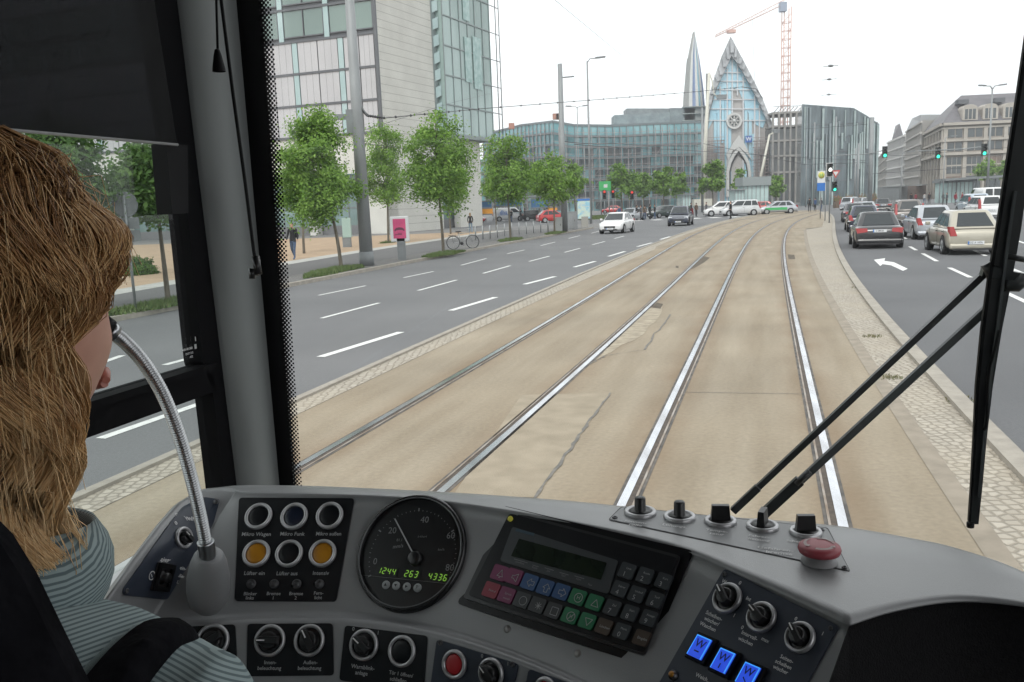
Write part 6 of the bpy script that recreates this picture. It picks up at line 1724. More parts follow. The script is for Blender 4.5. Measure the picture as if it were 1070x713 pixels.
cA = [(245, 507.5), (268, 507), (330, 508), (400, 511), (460, 514), (530, 518.5), (600, 524), (660, 530), (735, 538), (800, 543), (850, 547), (893, 552), (950, 562), (1000, 573), (1070, 598), (1150, 645)]
cB = [(245, 513), (264, 515.5), (330, 517), (400, 519), (465, 524.5), (540, 536), (610, 549.5), (680, 565), (727, 579.5), (775, 601), (824, 623), (887, 653), (935, 638), (1000, 628), (1070, 633), (1150, 650)]
cC = [(161, 647), (200, 645), (280, 640), (370, 640.5), (445, 652), (520, 674), (590, 702), (645, 729), (690, 753), (725, 776), (762, 802), (822, 840)]
cA.append(proj(T(.46, .70, ZT))); cB.append(proj(T(.44, .62, ZT)))
K = 6
sA, sB = spline([V((*p, 0)) for p in cA], K), spline([V((*p, 0)) for p in cB], K)
# keep the crease corner at column 11 sharp: spline each side on its own
sB = spline([V((*p, 0)) for p in cB[:12]], K)[:-1] + spline([V((*p, 0)) for p in cB[11:]], K)
sC = spline([V((*p, 0)) for p in cC], K)
def row(src, z, dx=0, dy=0): return [Zp(p.x + dx, p.y + dy, z) for p in src]
DB = thing('dashboard', 'grey curved tram driver console with instruments, buttons and keypad', 'dashboard', T(-.05, .75, 1.1))
# top ledge (all columns)
mtop = MB()
A = row(sA, ZT - .004); 
Aback = [p + TF * .03 - UP * .02 for p in A]; Aback2 = [p + TF * .05 - UP * .25 for p in A]
A1 = [Zp(p.x, p.y + 2.2, ZT) for p in sA]
B0 = [Zp(b.x * .93 + a.x * .07, b.y * .86 + a.y * .14, ZT) for a, b in zip(sA, sB)]
B1 = [Zp(p.x, p.y, ZT - .0005) for p in sB]
B2 = [Zp(p.x, p.y + 1.6, ZT - .003) for p in sB]
mtop.grid([Aback2, Aback, A, A1, [a.lerp(b, .35) for a, b in zip(A1, B0)], [a.lerp(b, .7) for a, b in zip(A1, B0)], B0, B1, B2], True)
n11 = 11 * K
# main panel face
nC = len(sC)
Bm = B2[:nC]
Cm = [Zp(p.x, p.y - 2, ZC + .001) for p in sC]
rows = [Bm] + [[a.lerp(b, t) for a, b in zip(Bm, Cm)] for t in (.12, .3, .5, .7, .88)] + [Cm]
face = MB(); face.grid(rows, True)
# lip and lower row
C1 = [Zp(p.x, p.y + 1, ZC - .001) for p in sC]
C2 = [Zp(p.x, p.y + 9, ZC) for p in sC]
def dn(p, k):
    return V((p.x, p.y + k, 0))
C3 = [Zp(p.x, p.y + 13, ZC - .003) for p in sC]
D1 = [Zp(p.x + (p.x - 330) * .02, p.y + 125, 1.715) for p in sC]
D2 = [p - UP * .5 for p in D1]
lip = MB(); lip.grid([Cm, C1, [a.lerp(b, .5) for a, b in zip(C1, C2)], C2, C3, [a.lerp(b, .5) for a, b in zip(C3, D1)], D1, D2], True)
# left facet
ts = [0, .12, .3, .5, .75, 1.0]
pq = [(213, 511, ZT - .002), (203, 515, ZT - .003), (188, 524, 1.914), (170, 545, 1.908), (138, 588, 1.893), (106, 631, 1.873)]
cl = [Bm[0].lerp(Cm[0], t) for t in (0, .06, .22, .45, .73, 1.0)]
Q = [Zp(*p) for p in pq]
rowsL = []
for t in (0, .1, .5, .9, 1.0): rowsL.append([q.lerp(c, t) for q, c in zip(Q, cl)])
Qo = [q - TR * .012 - UP * .008 for q in Q]; Qo2 = [q - UP * .3 - TR * .02 for q in Q]
lf = MB(); lf.grid([Qo2, Qo] + rowsL, True)
topcap = MB()
topcap.add([A[0], Q[0], Bm[0], B1[0], A1[0]], [(0, 1, 2, 3, 4)]); topcap.add([A[0], Aback[0], Q[0]], [(0, 1, 2)])
# shelf under the left facet
s1 = Zp(110, 646, 1.862); s2 = Zp(143, 654, 1.815); s3 = C2[0]
shelf = MB(); shelf.add([Q[-1], s1, s2, s3, Cm[0]], [(0, 1, 2, 3, 4)], True); 
shelf.add([Q[-1], s1, s1 - UP * .4, Q[-1] - UP * .4], [(0, 1, 2, 3)]); shelf.add([s1, s2, s2 - UP * .4, s1 - UP * .4], [(0, 1, 2, 3)]); shelf.add([s2, s3, s3 - UP * .4, s2 - UP * .4], [(0, 1, 2, 3)])
body = MB()
for mbx in (mtop, face, lip, lf, topcap, shelf): 
    o = len(body.v); body.v += mbx.v; body.f += [tuple(i + o for i in f) for f in mbx.f]; body.sm += mbx.sm; body.mi += mbx.mi
dbo = body.build('console_body', m_dash, DB)
bm = bmesh.new(); bm.from_mesh(dbo.data); bmesh.ops.remove_doubles(bm, verts=bm.verts, dist=.0004); bmesh.ops.recalc_face_normals(bm, faces=bm.faces); bm.to_mesh(dbo.data); bm.free()
# binnacle on the right
Bb = B2[n11:]
bn = MB(); 
r1 = [Zp(p.x, p.y + 6, ZT - .010) for p in sB[n11:]]
r2 = []
for i, p in enumerate(sB[n11:]):
    q = Bb[i]; r2.append(q - TF * .06 - UP * .17 - TR * .0)
r3 = [p - UP * .4 for p in r2]
bn.grid([Bb, r1, [a.lerp(b, .5) - UP * .004 for a, b in zip(r1, r2)], r2, r3], True)
wz0 = Bb[0]; bn.add([Bb[0], Cm[-1], D1[-1], r2[0], r1[0]], [(0, 1, 2, 3, 4)])
bn.build('instrument_hood', m_leather, DB)
# ray-castable surface
bv = BVHTree.FromPolygons([tuple(p) for p in body.v], body.f)
def S(px, py):
    for k_ in range(12):
        r = ray(px, py + k_ * .7).normalized(); h = bv.ray_cast(EYE, r)
        if h[0] is not None: break
    if h[0] is None: raise ValueError('no dash at %s %s' % (px, py))
    n = h[1]
    if n.dot(r) > 0: n = -n
    return h[0], n
def FRm(px, py, ux=1.0, uy=0.0, lift=0.0, nrm=None):
    """frame on the console: origin, u (along image direction ux,uy), v (up), n (outward), metres per pixel"""
    o, n = S(px, py)
    if nrm is not None: n = nrm
    d = (o - EYE).dot(_F)
    q = PLN(px + ux * 2, py + uy * 2, o, n); u = (q - o).normalized(); v = n.cross(u).normalized()
    if v.dot(_UC) < 0: v = -v
    # text must not be mirrored: u to the right in the picture
    o = o + n * lift
    return (o, u, v, n), d / FPX
def avg_n(px, py, r=6):
    s = V((0, 0, 0))
    for dx in (-r, 0, r):
        for dy in (-r, 0, r): s += S(px + dx, py + dy)[1]
    return s.normalized()
def rounded(poly, rad):
    out = []; n = len(poly)
    for i in range(n):
        p0, p1, p2 = V((*poly[i - 1], 0)), V((*poly[i], 0)), V((*poly[(i + 1) % n], 0))
        a = (p0 - p1).normalized() * min(rad, (p0 - p1).length * .45); b = (p2 - p1).normalized() * min(rad, (p2 - p1).length * .45)
        for t in (0, .25, .5, .75, 1.0): out.append((p1 + a) * (1 - t) ** 2 + p1 * 2 * t * (1 - t) + (p1 + b) * t * t)
    # densify
    res = []
    for i in range(len(out)):
        a, b = out[i], out[(i + 1) % len(out)]; k = max(1, int((b - a).length / 12))
        for j in range(k): res.append(a.lerp(b, j / k))
    return res
def patch(name, poly, mat, lift=.0015, rad=4, parent=None, edge=.0015, fit_plane=True):
    """thin plate laid on the console"""
    pts = rounded(poly, rad); cx = sum(p.x for p in pts) / len(pts); cy = sum(p.y for p in pts) / len(pts)
    def Lf(x, y):
        try: o, n = S(x, y)
        except ValueError: return None
        return o, n
    rings = []
    for q in (1.0, .8, .55, .3, .12):
        rg = []
        for p in pts:
            h = Lf(cx + (p.x - cx) * q, cy + (p.y - cy) * q); rg.append(h)
        rings.append(rg)
    g = MB(); R = []
    nn = avg_n(cx, cy, 4)
    ok = [[h for h in r] for r in rings]
    low = [h[0] for h in rings[0]]; 
    R.append([p - nn * .001 for p in low])
    for r in rings: R.append([h[0] + nn * lift for h in r])
    g.grid(R, True, True)
    n = len(pts); e = (len(R) - 1) * n; g.f.append(tuple(e + k for k in range(n))); g.sm.append(True); g.mi.append(0)
    o = g.build(name, mat, parent or DB, sharp=50)
    return o
def screw(px, py, parent=None, r=2.6, lift=.0015):
    fr, k = FRm(px, py, lift=lift); g = MB(); g.lathe(fr, [(r * k, 0), (r * k, .0006), (r * k * .6, .0014), (r * k * .5, .0006), (.0001, .0004)], 14); return g.build('screw', m_screw, parent or DB)
def label(g, txt, px, py, h, ux=1, uy=0, lift=.0022, bold=1, shear=0):
    fr, k = FRm(px, py, ux, uy, lift, nrm=avg_n(px, py, 3)); put_text(g, txt, fr, h * k * 1.35, bold)
def ring_button(px, py, ro, ri, lens, name='push_button', lift=.0015, hgt=.004, parent=None, lab=None, nrm=None):
    fr, k = FRm(px, py, lift=lift, nrm=nrm or avg_n(px, py)); R, r_i = ro * k, ri * k
    g = MB(); g.lathe(fr, [(R, 0), (R, hgt * .5), (R * .95, hgt * .9), ((R + r_i) / 2, hgt), (r_i * 1.02, hgt * .85), (r_i, hgt * .2)], 36, True, False); o = g.build(name, m_alu, parent or DB)
    g = MB(); g.lathe(fr, [(r_i * 1.01, 0), (r_i * .97, hgt * .45), (r_i * .8, hgt * .62), (r_i * .4, hgt * .68), (.0001, hgt * .7)], 28); g.build('lens', lens, o)
    return o, fr, k
def rotary(px, py, ro, ri, ang, name='rotary_switch', lift=.0015, parent=None, hgt=.004, kn=.0115, wdt=.36, mark=True, nrm=None):
    """ring with a black wing knob; ang in image degrees (0 = right, 90 = up)"""
    fr, k = FRm(px, py, lift=lift, nrm=nrm or avg_n(px, py)); o_, u, v, n = fr; R, r_i = ro * k, ri * k
    g = MB(); g.lathe(fr, [(R, 0), (R, hgt * .5), (R * .95, hgt * .9), ((R + r_i) / 2, hgt), (r_i * 1.02, hgt * .85), (r_i, hgt * .2)], 36, True, False); ob = g.build(name, m_alu, parent or DB)
    g = MB(); g.lathe(fr, [(r_i * 1.0, .0005), (r_i * .98, .001), (r_i * .74, .001), (r_i * .70, .0075), (r_i * .62, .0085), (.0001, .0086)], 28)
    a = math.radians(ang); d = u * math.cos(a) + v * math.sin(a); s = u * -math.sin(a) + v * math.cos(a); L = r_i * 1.05; w2 = r_i * wdt
    base = [o_ + d * x * L + s * y * w2 + n * .006 for x, y in ((-.85, -1), (.7, -1), (1.05, 0), (.7, 1), (-.85, 1))]
    topv = [o_ + d * x * L + s * y * w2 * .72 + n * kn for x, y in ((-.78, -1), (.62, -1), (.98, 0), (.62, 1), (-.78, 1))]
    g.add(base + topv, [(0, 1, 6, 5), (1, 2, 7, 6), (2, 3, 8, 7), (3, 4, 9, 8), (4, 0, 5, 9), (5, 6, 7, 8, 9)]); kb = g.build('knob', m_knob, ob)
    md = kb.modifiers.new('b', 'BEVEL'); md.width = .0008; md.segments = 2; md.limit_method = 'ANGLE'
    if mark: g = MB(); g.obox(o_ + d * L * .2 + n * (kn + .0003), o_ + d * L * .85 + n * (kn + .0003), r_i * .10, .0005, n); g.build('pointer_mark', m_label, ob)
    return ob
# --- left mirror panel
pL = patch('mirror_panel', [(212, 519.5), (229, 522), (222, 548), (174, 627), (129, 622), (128, 616), (178, 546), (192, 529)], m_navy, .0012, 3)
for p in ((226, 525.5), (131, 617.5)): screw(*p, r=3)
rotary(190, 562.5, 11.5, 8, 140, lift=.002)
g = MB(); label(g, 'Spiegelheizung', 201, 543.5, 5, 1, .22); label(g, '0', 183, 548, 4.5); label(g, 'I', 205, 552, 4.5, 1, .2); label(g, 'Spiegel', 171.5, 585.5, 5.2, 1, .15); label(g, 'ein-', 190, 594, 4, 1, .25); label(g, 'stellen', 187, 602, 3.6, 1, .25); label(g, 'L', 186, 609, 3.6, 1, .25); g.build('lettering', m_label, pL)
fr, k = FRm(168, 603, 1, .15, .0015, nrm=avg_n(168, 603)); o_, u, v, n = fr
g = MB(); g.lathe((o_ - u * 17.5 * k, u, v, n), [(4.6 * k, 0), (4.6 * k, .0006), (3.9 * k, .0006), (3.9 * k, 0)], 20, False, False); g.obox(o_ - u * 19 * k + v * 1.5 * k, o_ - u * 16 * k - v * 1.5 * k, .7 * k, .0005, n); g.build('mirror_symbol', m_label, pL)
g = MB()
def fbox(g, fr, x0, x1, y0, y1, h0, h1):
    o_, u, v, n = fr; g.prism([o_ + u * x0 + v * y0 + n * h0, o_ + u * x1 + v * y0 + n * h0, o_ + u * x1 + v * y1 + n * h0, o_ + u * x0 + v * y1 + n * h0], n * (h1 - h0))
s = 14.5 * k
fbox(g, fr, -s, s, -s, s, 0, .002); js = g.build('joystick', m_knob, DB, bevel=.0015)
g = MB()
for a, b, c, d in ((-s * .95, s * .95, s * .62, s * .95), (-s * .95, s * .95, -s * .95, -s * .62), (-s * .95, -s * .62, -s * .62, s * .62), (s * .62, s * .95, -s * .62, s * .62)): fbox(g, fr, a, b, c, d, .002, .0045)
g.build('surround', m_rubber, js); g = MB(); g.lathe((o_ + n * .002, u, v, n), [(s * .5, 0), (s * .32, .002), (s * .38, .006), (s * .25, .0075), (.0001, .008)], 16); g.build('knob', m_knob, js)
# --- six button panel
pM = patch('button_panel', [(250, 520.5), (370.5, 521), (351.5, 629), (245.5, 628.5)], m_dpanel, .0012, 4)
m_lblue = pm('lens_blue', (.010, .014, .028), rough=.25)
for (x, y, ln) in ((270.8, 540.3, m_led_off), (308, 540.3, m_lblue), (345, 539.5, m_led_off), (268.4, 579.2, m_amber), (302.6, 579.2, m_led_off), (337.7, 578.8, m_amber)):
    ring_button(x, y, 14.7, 11, ln, lift=.0012)
for x in (263, 287, 310.5, 334.4):
    fr, k = FRm(x, 610.8, lift=.0012); g = MB(); g.lathe(fr, [(5 * k, 0), (4.8 * k, .002), (3.6 * k, .003), (3.0 * k, .0015), (.0001, .0025)], 18); g.build('indicator_lamp', m_screw, DB)
g = MB()
for t_, x, y, h in (('Mikro Wagen', 268.5, 559.2, 4.2), ('Mikro Funk', 306, 558.8, 4.2), ('Mikro außen', 344, 558.6, 4.0), ('Lüfter ein', 266.5, 599.8, 4.2), ('Lüfter aus', 300.5, 600, 4.2), ('Intensiv', 335.8, 599.6, 4.2),
                    ('Blinker', 262, 621.2, 3.6), ('links', 261.5, 625.6, 3.6), ('Bremse', 286.5, 621, 3.6), ('1', 286, 625.6, 3.6), ('Bremse', 310, 621, 3.6), ('2', 309.5, 625.6, 3.6), ('Fern-', 333.5, 620.5, 3.6), ('licht', 333, 625.2, 3.6)): label(g, t_, x, y, h)
g.build('lettering', pm('label_mid', (.36, .365, .37), rough=.6), pM)
# --- speedometer
qs = [S(431 + 54 * a, 578 + 54 * b)[0] for a, b in ((1, 0), (0, -1), (-1, 0), (0, 1))]; NS = (qs[0] - qs[2]).cross(qs[1] - qs[3]).normalized(); NS = NS if NS.dot(EYE - qs[0]) > 0 else -NS
fr, k = FRm(431, 578, lift=.0035, nrm=NS); o_, u, v, n = fr; R = 60 * k
g = MB(); g.lathe(fr, [(R * 1.03, -.012), (R * 1.03, .002), (R * 1.0, .0055), (R * .965, .006), (R * .95, .004), (R * .94, .0)], 72, True, False); SPD = g.build('speedometer', pm('bezel_black', (.012, .012, .013), rough=.25), DB)
g = MB(); g.lathe(fr, [(R * .945, .0012), (.0001, .0012)], 64, False); g.build('dial', pm('dial_black', (.009, .010, .011), rough=.3), SPD)
g = MB(); g.lathe(fr, [(R * .965, .0061), (R * .95, .0064), (R * .945, .0053)], 72, True, False); g.build('bezel_ring', pm('bezel_edge', (.16, .165, .17), rough=.3, metal=.5), SPD)
g = MB(); cx_, cy_ = 434.5 - 431, -(583.5 - 578)
cO = o_ + u * cx_ * k * .6 + v * cy_ * k * .8 + n * .0016
def dial(a): a = math.radians(a); return u * math.cos(a) + v * math.sin(a)
for i in range(41):
    a = 205 - i * 231 / 40; Lg = .055 if i % 10 == 0 else (.03 if i % 5 == 0 else .018); Wt = .022 if i % 10 == 0 else .009
    d = dial(a); g.obox(cO + d * R * .80, cO + d * R * (.80 + Lg), R * Wt, .0003, n)
g.build('scale_marks', m_labeld, SPD)
g = MB()
for t_, x, y in (('0', 392, 587), ('20', 410, 554.7), ('40', 443.8, 543.5), ('60', 471, 560), ('80', 470, 593.5)):
    q = PLN(x, y, o_ + n * .0018, n); put_text(g, t_, (q, u, v, n), 7.5 * k * 1.3)
for t_, x, y, h in (('km/h', 461, 574.5, 2.8), ('81.1', 417.5, 564.5, 3.2), ('3 4 0 6 4', 441, 561, 2.2)):
    q = PLN(x, y, o_ + n * .0018, n); put_text(g, t_, (q, u, v, n), h * k * 1.3)
q = PLN(416, 571, o_ + n * .0018, n); put_text(g, 'mm/s', (q, (u + v * .12).normalized(), v, n), 4.2 * k * 1.3, 1)
g.build('numerals', m_labeld, SPD)
g = MB(); a = PLN(430.5, 576.5, o_ + n * .0045, n); b = PLN(412.6, 542.3, o_ + n * .0045, n); g.obox(a, b, R * .02, .0006, n); g.build('needle', pm('needle', (.42, .43, .44), rough=.5), SPD)
g = MB(); q = PLN(434, 584, o_ + n * .001, n); g.lathe((q, u, v, n), [(R * .13, 0), (R * .12, .004), (R * .10, .005), (.0001, .005)], 28); g.build('hub', m_knob, SPD)
# lcd row
m_lcd = pm('lcd_off', (.012, .016, .014), rough=.3); m_seg = pm('lcd_green', (.15, .4, .05), rough=.4, emit=(.42, .85, .10), estr=.35)
ul = (PLN(460, 603, o_, n) - PLN(403, 596.5, o_, n)).normalized(); vl = n.cross(ul)
for txt, x, y, w_ in (('1244', 404.2, 597, 25), ('263', 430, 600, 21), ('4336', 457.5, 603.2, 26)):
    q = PLN(x, y, o_ + n * .0015, n); g = MB(); fbox(g, (q, ul, vl, n), -w_ / 2 * k, w_ / 2 * k, -4.6 * k, 4.6 * k, 0, .0003); lc = g.build('display_window', m_lcd, SPD)
    g = MB()
    SEG = {'0': 'abcdef', '1': 'bc', '2': 'abged', '3': 'abgcd', '4': 'fgbc', '5': 'afgcd', '6': 'afgedc', '7': 'abc', '8': 'abcdefg', '9': 'abcdfg'}
    hh, ww = 3.3 * k, 1.9 * k
    for i, ch in enumerate(txt):
        c = q + ul * ((i - (len(txt) - 1) / 2) * 5.6 * k) + n * .0006; sl = (vl + ul * .15)
        P_ = {'a': ((-1, 1), (1, 1)), 'b': ((1, 1), (1, 0)), 'c': ((1, 0), (1, -1)), 'd': ((-1, -1), (1, -1)), 'e': ((-1, 0), (-1, -1)), 'f': ((-1, 1), (-1, 0)), 'g': ((-1, 0), (1, 0))}
        for s_ in SEG[ch]:
            (x0, y0), (x1, y1) = P_[s_]; a = c + ul * x0 * ww * .78 + sl * y0 * hh * .9; b = c + ul * x1 * ww * .78 + sl * y1 * hh * .9; m0 = a.lerp(b, .12); m1 = a.lerp(b, .88); g.obox(m0, m1, .62 * k, .0003, n)
    g.build('digits', m_seg, lc)
g = MB(); q0 = PLN(373, 600.5, o_ + n * .0016, n); q1 = PLN(468, 610, o_ + n * .0016, n); g.obox(q0, q1, .25 * k, .0002, n); g.build('trim_line', m_labeld, SPD)
for (x, y, sy) in ((403.7, 611.5, 'up'), (414.3, 612.4, 'dn'), (425.4, 613.5, 'rt'), (436.6, 614.6, 'P')):
    q = PLN(x, y, o_ + n * .0012, n); g = MB(); g.lathe((q, u, v, n), [(4.3 * k, 0), (4.3 * k, .0015), (3.9 * k, .0022), (.0001, .0024)], 20); bo = g.build('push_button', pm('button_pale', (.30, .32, .32), rough=.4), SPD)
    g = MB(); c = q + n * .0027
    if sy == 'P': put_text(g, 'P', (c, u, v, n), 5.5 * k)
    else:
        tri_ = {'up': ((-1, -.8), (1, -.8), (0, 1)), 'dn': ((-1, .8), (1, .8), (0, -1)), 'rt': ((-.7, 1), (-.7, -1), (1.1, 0))}[sy]; g.poly([c + u * a * 1.7 * k + v * b * 1.7 * k for a, b in tri_])
    g.build('symbol', m_knob, bo)
# --- ticket printer / keypad unit
fp = [(532.5, 534.5), (729.5, 582), (682.5, 702), (485.5, 636)]
q4 = [S(x, y)[0] for x, y in ((538, 541), (722, 587), (679, 692), (494, 632))]; NK = (q4[1] - q4[3]).cross(q4[0] - q4[2]).normalized()
if NK.dot(EYE - q4[0]) < 0: NK = -NK
OK_ = (q4[0] + q4[1] + q4[2] + q4[3]) / 4; OK_ += NK * (.0022 + max(0, max((S(x, y)[0] - OK_).dot(NK) for x in range(560, 670, 20) for y in (575, 600, 625, 645))))
def kp(x, y, l=0): return PLN(x, y, OK_ + NK * l, NK)
def kpoly(name, poly, mat, l, th, parent, rad=2.0, bevel=0):
    pts = [kp(p.x, p.y, l) for p in rounded(poly, rad)]; g = MB(); g.prism(pts, NK * th); return g.build(name, mat, parent, bevel=bevel)
unit = kpoly('keypad_unit', [(538, 541.5), (713, 588.5), (677.5, 687), (495.5, 626.5)], pm('unit_black', (.009, .0095, .011), (.013, .014, .016), scale=25, rough=.35, spec=.3), -.012, .013, DB, 4)
kpoly('bezel', fp, pm('bezel_gloss', (.006, .006, .007), rough=.35, spec=.3), -.018, .0155, unit, 4)
kpoly('rim', [(533.5, 538), (716, 586.5), (679.5, 690.5), (490.5, 629.5)], pm('unit_rim', (.03, .031, .033), rough=.3), -.014, .0138, unit, 4)
Zx = lambda x: 500 + x / 4.196; Zy = lambda y: 530 + y / 4.196
kpoly('display_surround', [(Zx(152), Zy(88)), (Zx(616), Zy(238)), (Zx(572), Zy(384)), (Zx(97), Zy(238))], pm('surround_grey', (.045, .05, .054), rough=.4), .0, .0018, unit, 3)
kpoly('display', [(Zx(182), Zy(142)), (Zx(566), Zy(248)), (Zx(540), Zy(322)), (Zx(147), Zy(218))], pm('lcd_dark', (.010, .016, .011), (.016, .024, .014), scale=40, rough=.2), .0, .0024, unit, 1)
g = MB()
uk = (kp(Zx(512), Zy(422)) - kp(Zx(97), Zy(292))).normalized(); vk = NK.cross(uk); kk = (OK_ - EYE).dot(_F) / FPX
if vk.dot(_UC) < 0: vk = -vk
for (x, y, w_, tx) in ((185, 236, 78, 'Linie/Kurs'), (250, 258, 34, 'Route'), (310, 272, 50, 'Ziel'), (375, 292, 48, 'Tarif'), (442, 308, 50, 'Fahrt'), (492, 332, 0, 'Max')):
    c = kp(Zx(x), Zy(y), .0021)
    if w_: g.obox(c - uk * w_ / 8.4 * kk, c + uk * w_ / 8.4 * kk, .5 * kk, .0002, NK)
    put_text(g, tx, (c - vk * 2.2 * kk, uk, vk, NK), 2.9 * kk)
g.build('lettering', m_labeld, unit)
g = MB(); g.lathe((kp(Zx(147), Zy(58), -.002), uk, vk, NK), [(3.1 * kk, 0), (3.1 * kk, .005), (2.2 * kk, .006), (.0001, .006)], 16); g.build('status_lamp', pm('lamp_yellow', (.35, .33, .04), rough=.4, emit=(.5, .48, .05), estr=.15), unit)
g = MB(); c = kp(Zx(203), Zy(110), .0019); g.obox(c - uk * 13 * kk, c + uk * 13 * kk, 3.2 * kk, .0003, NK); g.build('name_strip', pm('strip_blue', (.03, .06, .085), rough=.5), unit)
uv_ = (70, 22.5); vv_ = (-34, 78)
mk = lambda n_, c: pm('key_' + n_, c, rough=.5)
kc = {'m': mk('magenta', (.17, .025, .085)), 'r': mk('red', (.24, .025, .045)), 'b': mk('blue', (.025, .075, .19)), 'k': mk('grey', (.04, .043, .046)), 'g': mk('green', (.015, .15, .065)), 'n': mk('grey2', (.035, .042, .047)), 'w': mk('brown', (.06, .042, .030))}
keys = [(97, 292, 'm', 'bell'), (160, 308, 'm', 'horn'), (228, 332, 'b', 'left'), (297, 355, 'b', 'up'), (367, 375, 'b', 'right'), (438, 398, 'g', 'H'), (512, 422, 'g', 'tri'), (60, 367, 'r', 'Notruf'), (127, 389, 'm', 'Sprech'), (195, 411, 'k', 'circ'), (262, 433, 'k', 'sun'), (332, 457, 'k', 'sq'), (405, 480, 'g', 'noH'), (480, 503, 'g', 'trid'), (553, 527, 'w', 'Löschen'),
        (655, 283, 'n', '1'), (733, 304, 'n', '2'), (815, 328, 'n', '3'), (624, 363, 'n', '4'), (698, 386, 'n', '5'), (778, 410, 'n', '6'), (590, 445, 'n', '7'), (668, 468, 'n', '8'), (750, 490, 'n', '9'), (632, 548, 'n', '0'), (718, 577, 'w', 'Eingabe')]
small = {'1': 'Linie', '2': 'Route', '3': 'Kurs', '4': 'Fahrer', '5': 'Umlauf', '6': 'Tarif', '7': 'Ziel', '8': 'Start', '9': 'Ansage', '0': 'Menü'}
for (x, y, c_, sy) in keys:
    pts = []
    for a, b in ((-.44, -.40), (.44, -.40), (.44, .40), (-.44, .40)): pts.append((Zx(x + uv_[0] * a + vv_[0] * b), Zy(y + uv_[1] * a + vv_[1] * b)))
    ko = kpoly('key', pts, kc[c_], .0005, .0028, unit, 2.2)
    g = MB(); c = kp(Zx(x), Zy(y), .0037); fr = (c, uk, vk, NK); e = kk
    if sy in small:
        put_text(g, sy, (c - uk * 3.2 * e - vk * 3.2 * e, uk, vk, NK), 7 * e); put_text(g, small[sy], (c + vk * 3.2 * e, uk, vk, NK), 3.0 * e)
    elif sy in ('Notruf', 'Löschen', 'Eingabe'): put_text(g, sy, fr, 3.5 * e)
    elif sy == 'Sprech': put_text(g, sy, (c + vk * 2 * e, uk, vk, NK), 3.3 * e); put_text(g, 'wunsch', (c - vk * 3 * e, uk, vk, NK), 3.0 * e)
    else:
        def ln(*pp):
            P_ = [c + uk * a * e + vk * b * e for a, b in pp]
            for a, b in zip(P_, P_[1:]): g.obox(a, b, .55 * e, .0002, NK)
        if sy in ('circ', 'H', 'noH'): g.lathe(fr, [(4.9 * e, 0), (4.9 * e, .0003), (4.3 * e, .0003), (4.3 * e, 0)], 24, False, False)
        if sy == 'H': put_text(g, 'H', fr, 6 * e)
        if sy == 'noH': ln((-3, -3.4), (3, 3.4)); put_text(g, 'H', fr, 5 * e)
        if sy == 'sq': ln((-4, -4), (4, -4), (4, 4), (-4, 4), (-4, -4))
        if sy == 'tri': ln((-4.2, -3.2), (4.2, -3.2), (0, 4), (-4.2, -3.2))
        if sy == 'trid': ln((-4.2, 3.2), (4.2, 3.2), (0, -4), (-4.2, 3.2))
        if sy == 'sun':
            for q in range(4): a = PI * q / 4; ln((-4 * math.cos(a), -4 * math.sin(a)), (4 * math.cos(a), 4 * math.sin(a)))
        ar = [(0, 4.6), (4.6, 0), (2, 0), (2, -4.4), (-2, -4.4), (-2, 0), (-4.6, 0), (0, 4.6)]
        if sy == 'up': ln(*ar)
        if sy == 'left': ln(*[(-b, a) for a, b in ar])
        if sy == 'right': ln(*[(b, a) for a, b in ar])
        if sy == 'bell': ln((-4, -3), (4, -3), (2, 0), (0, 4.5), (-2, 0), (-4, -3)); ln((-1, -4.5), (1, -4.5))
        if sy == 'horn': ln((-4, -1.5), (-4, 1.5), (-1.5, 1.5), (3, 4.5), (3, -4.5), (-1.5, -1.5), (-4, -1.5))
    g.build('symbol', pm('key_symbol', (.36, .37, .37), rough=.6), ko)

for p in ((530, 657.5), (603.5, 683)):
    fr, k_ = FRm(*p, lift=.0); g = MB(); g.lathe(fr, [(4.2 * k_, 0), (4.0 * k_, .0006), (.0001, .0008)], 16); g.build('rivet', pm('rivet', (.28, .27, .26), rough=.4, metal=.4), DB)
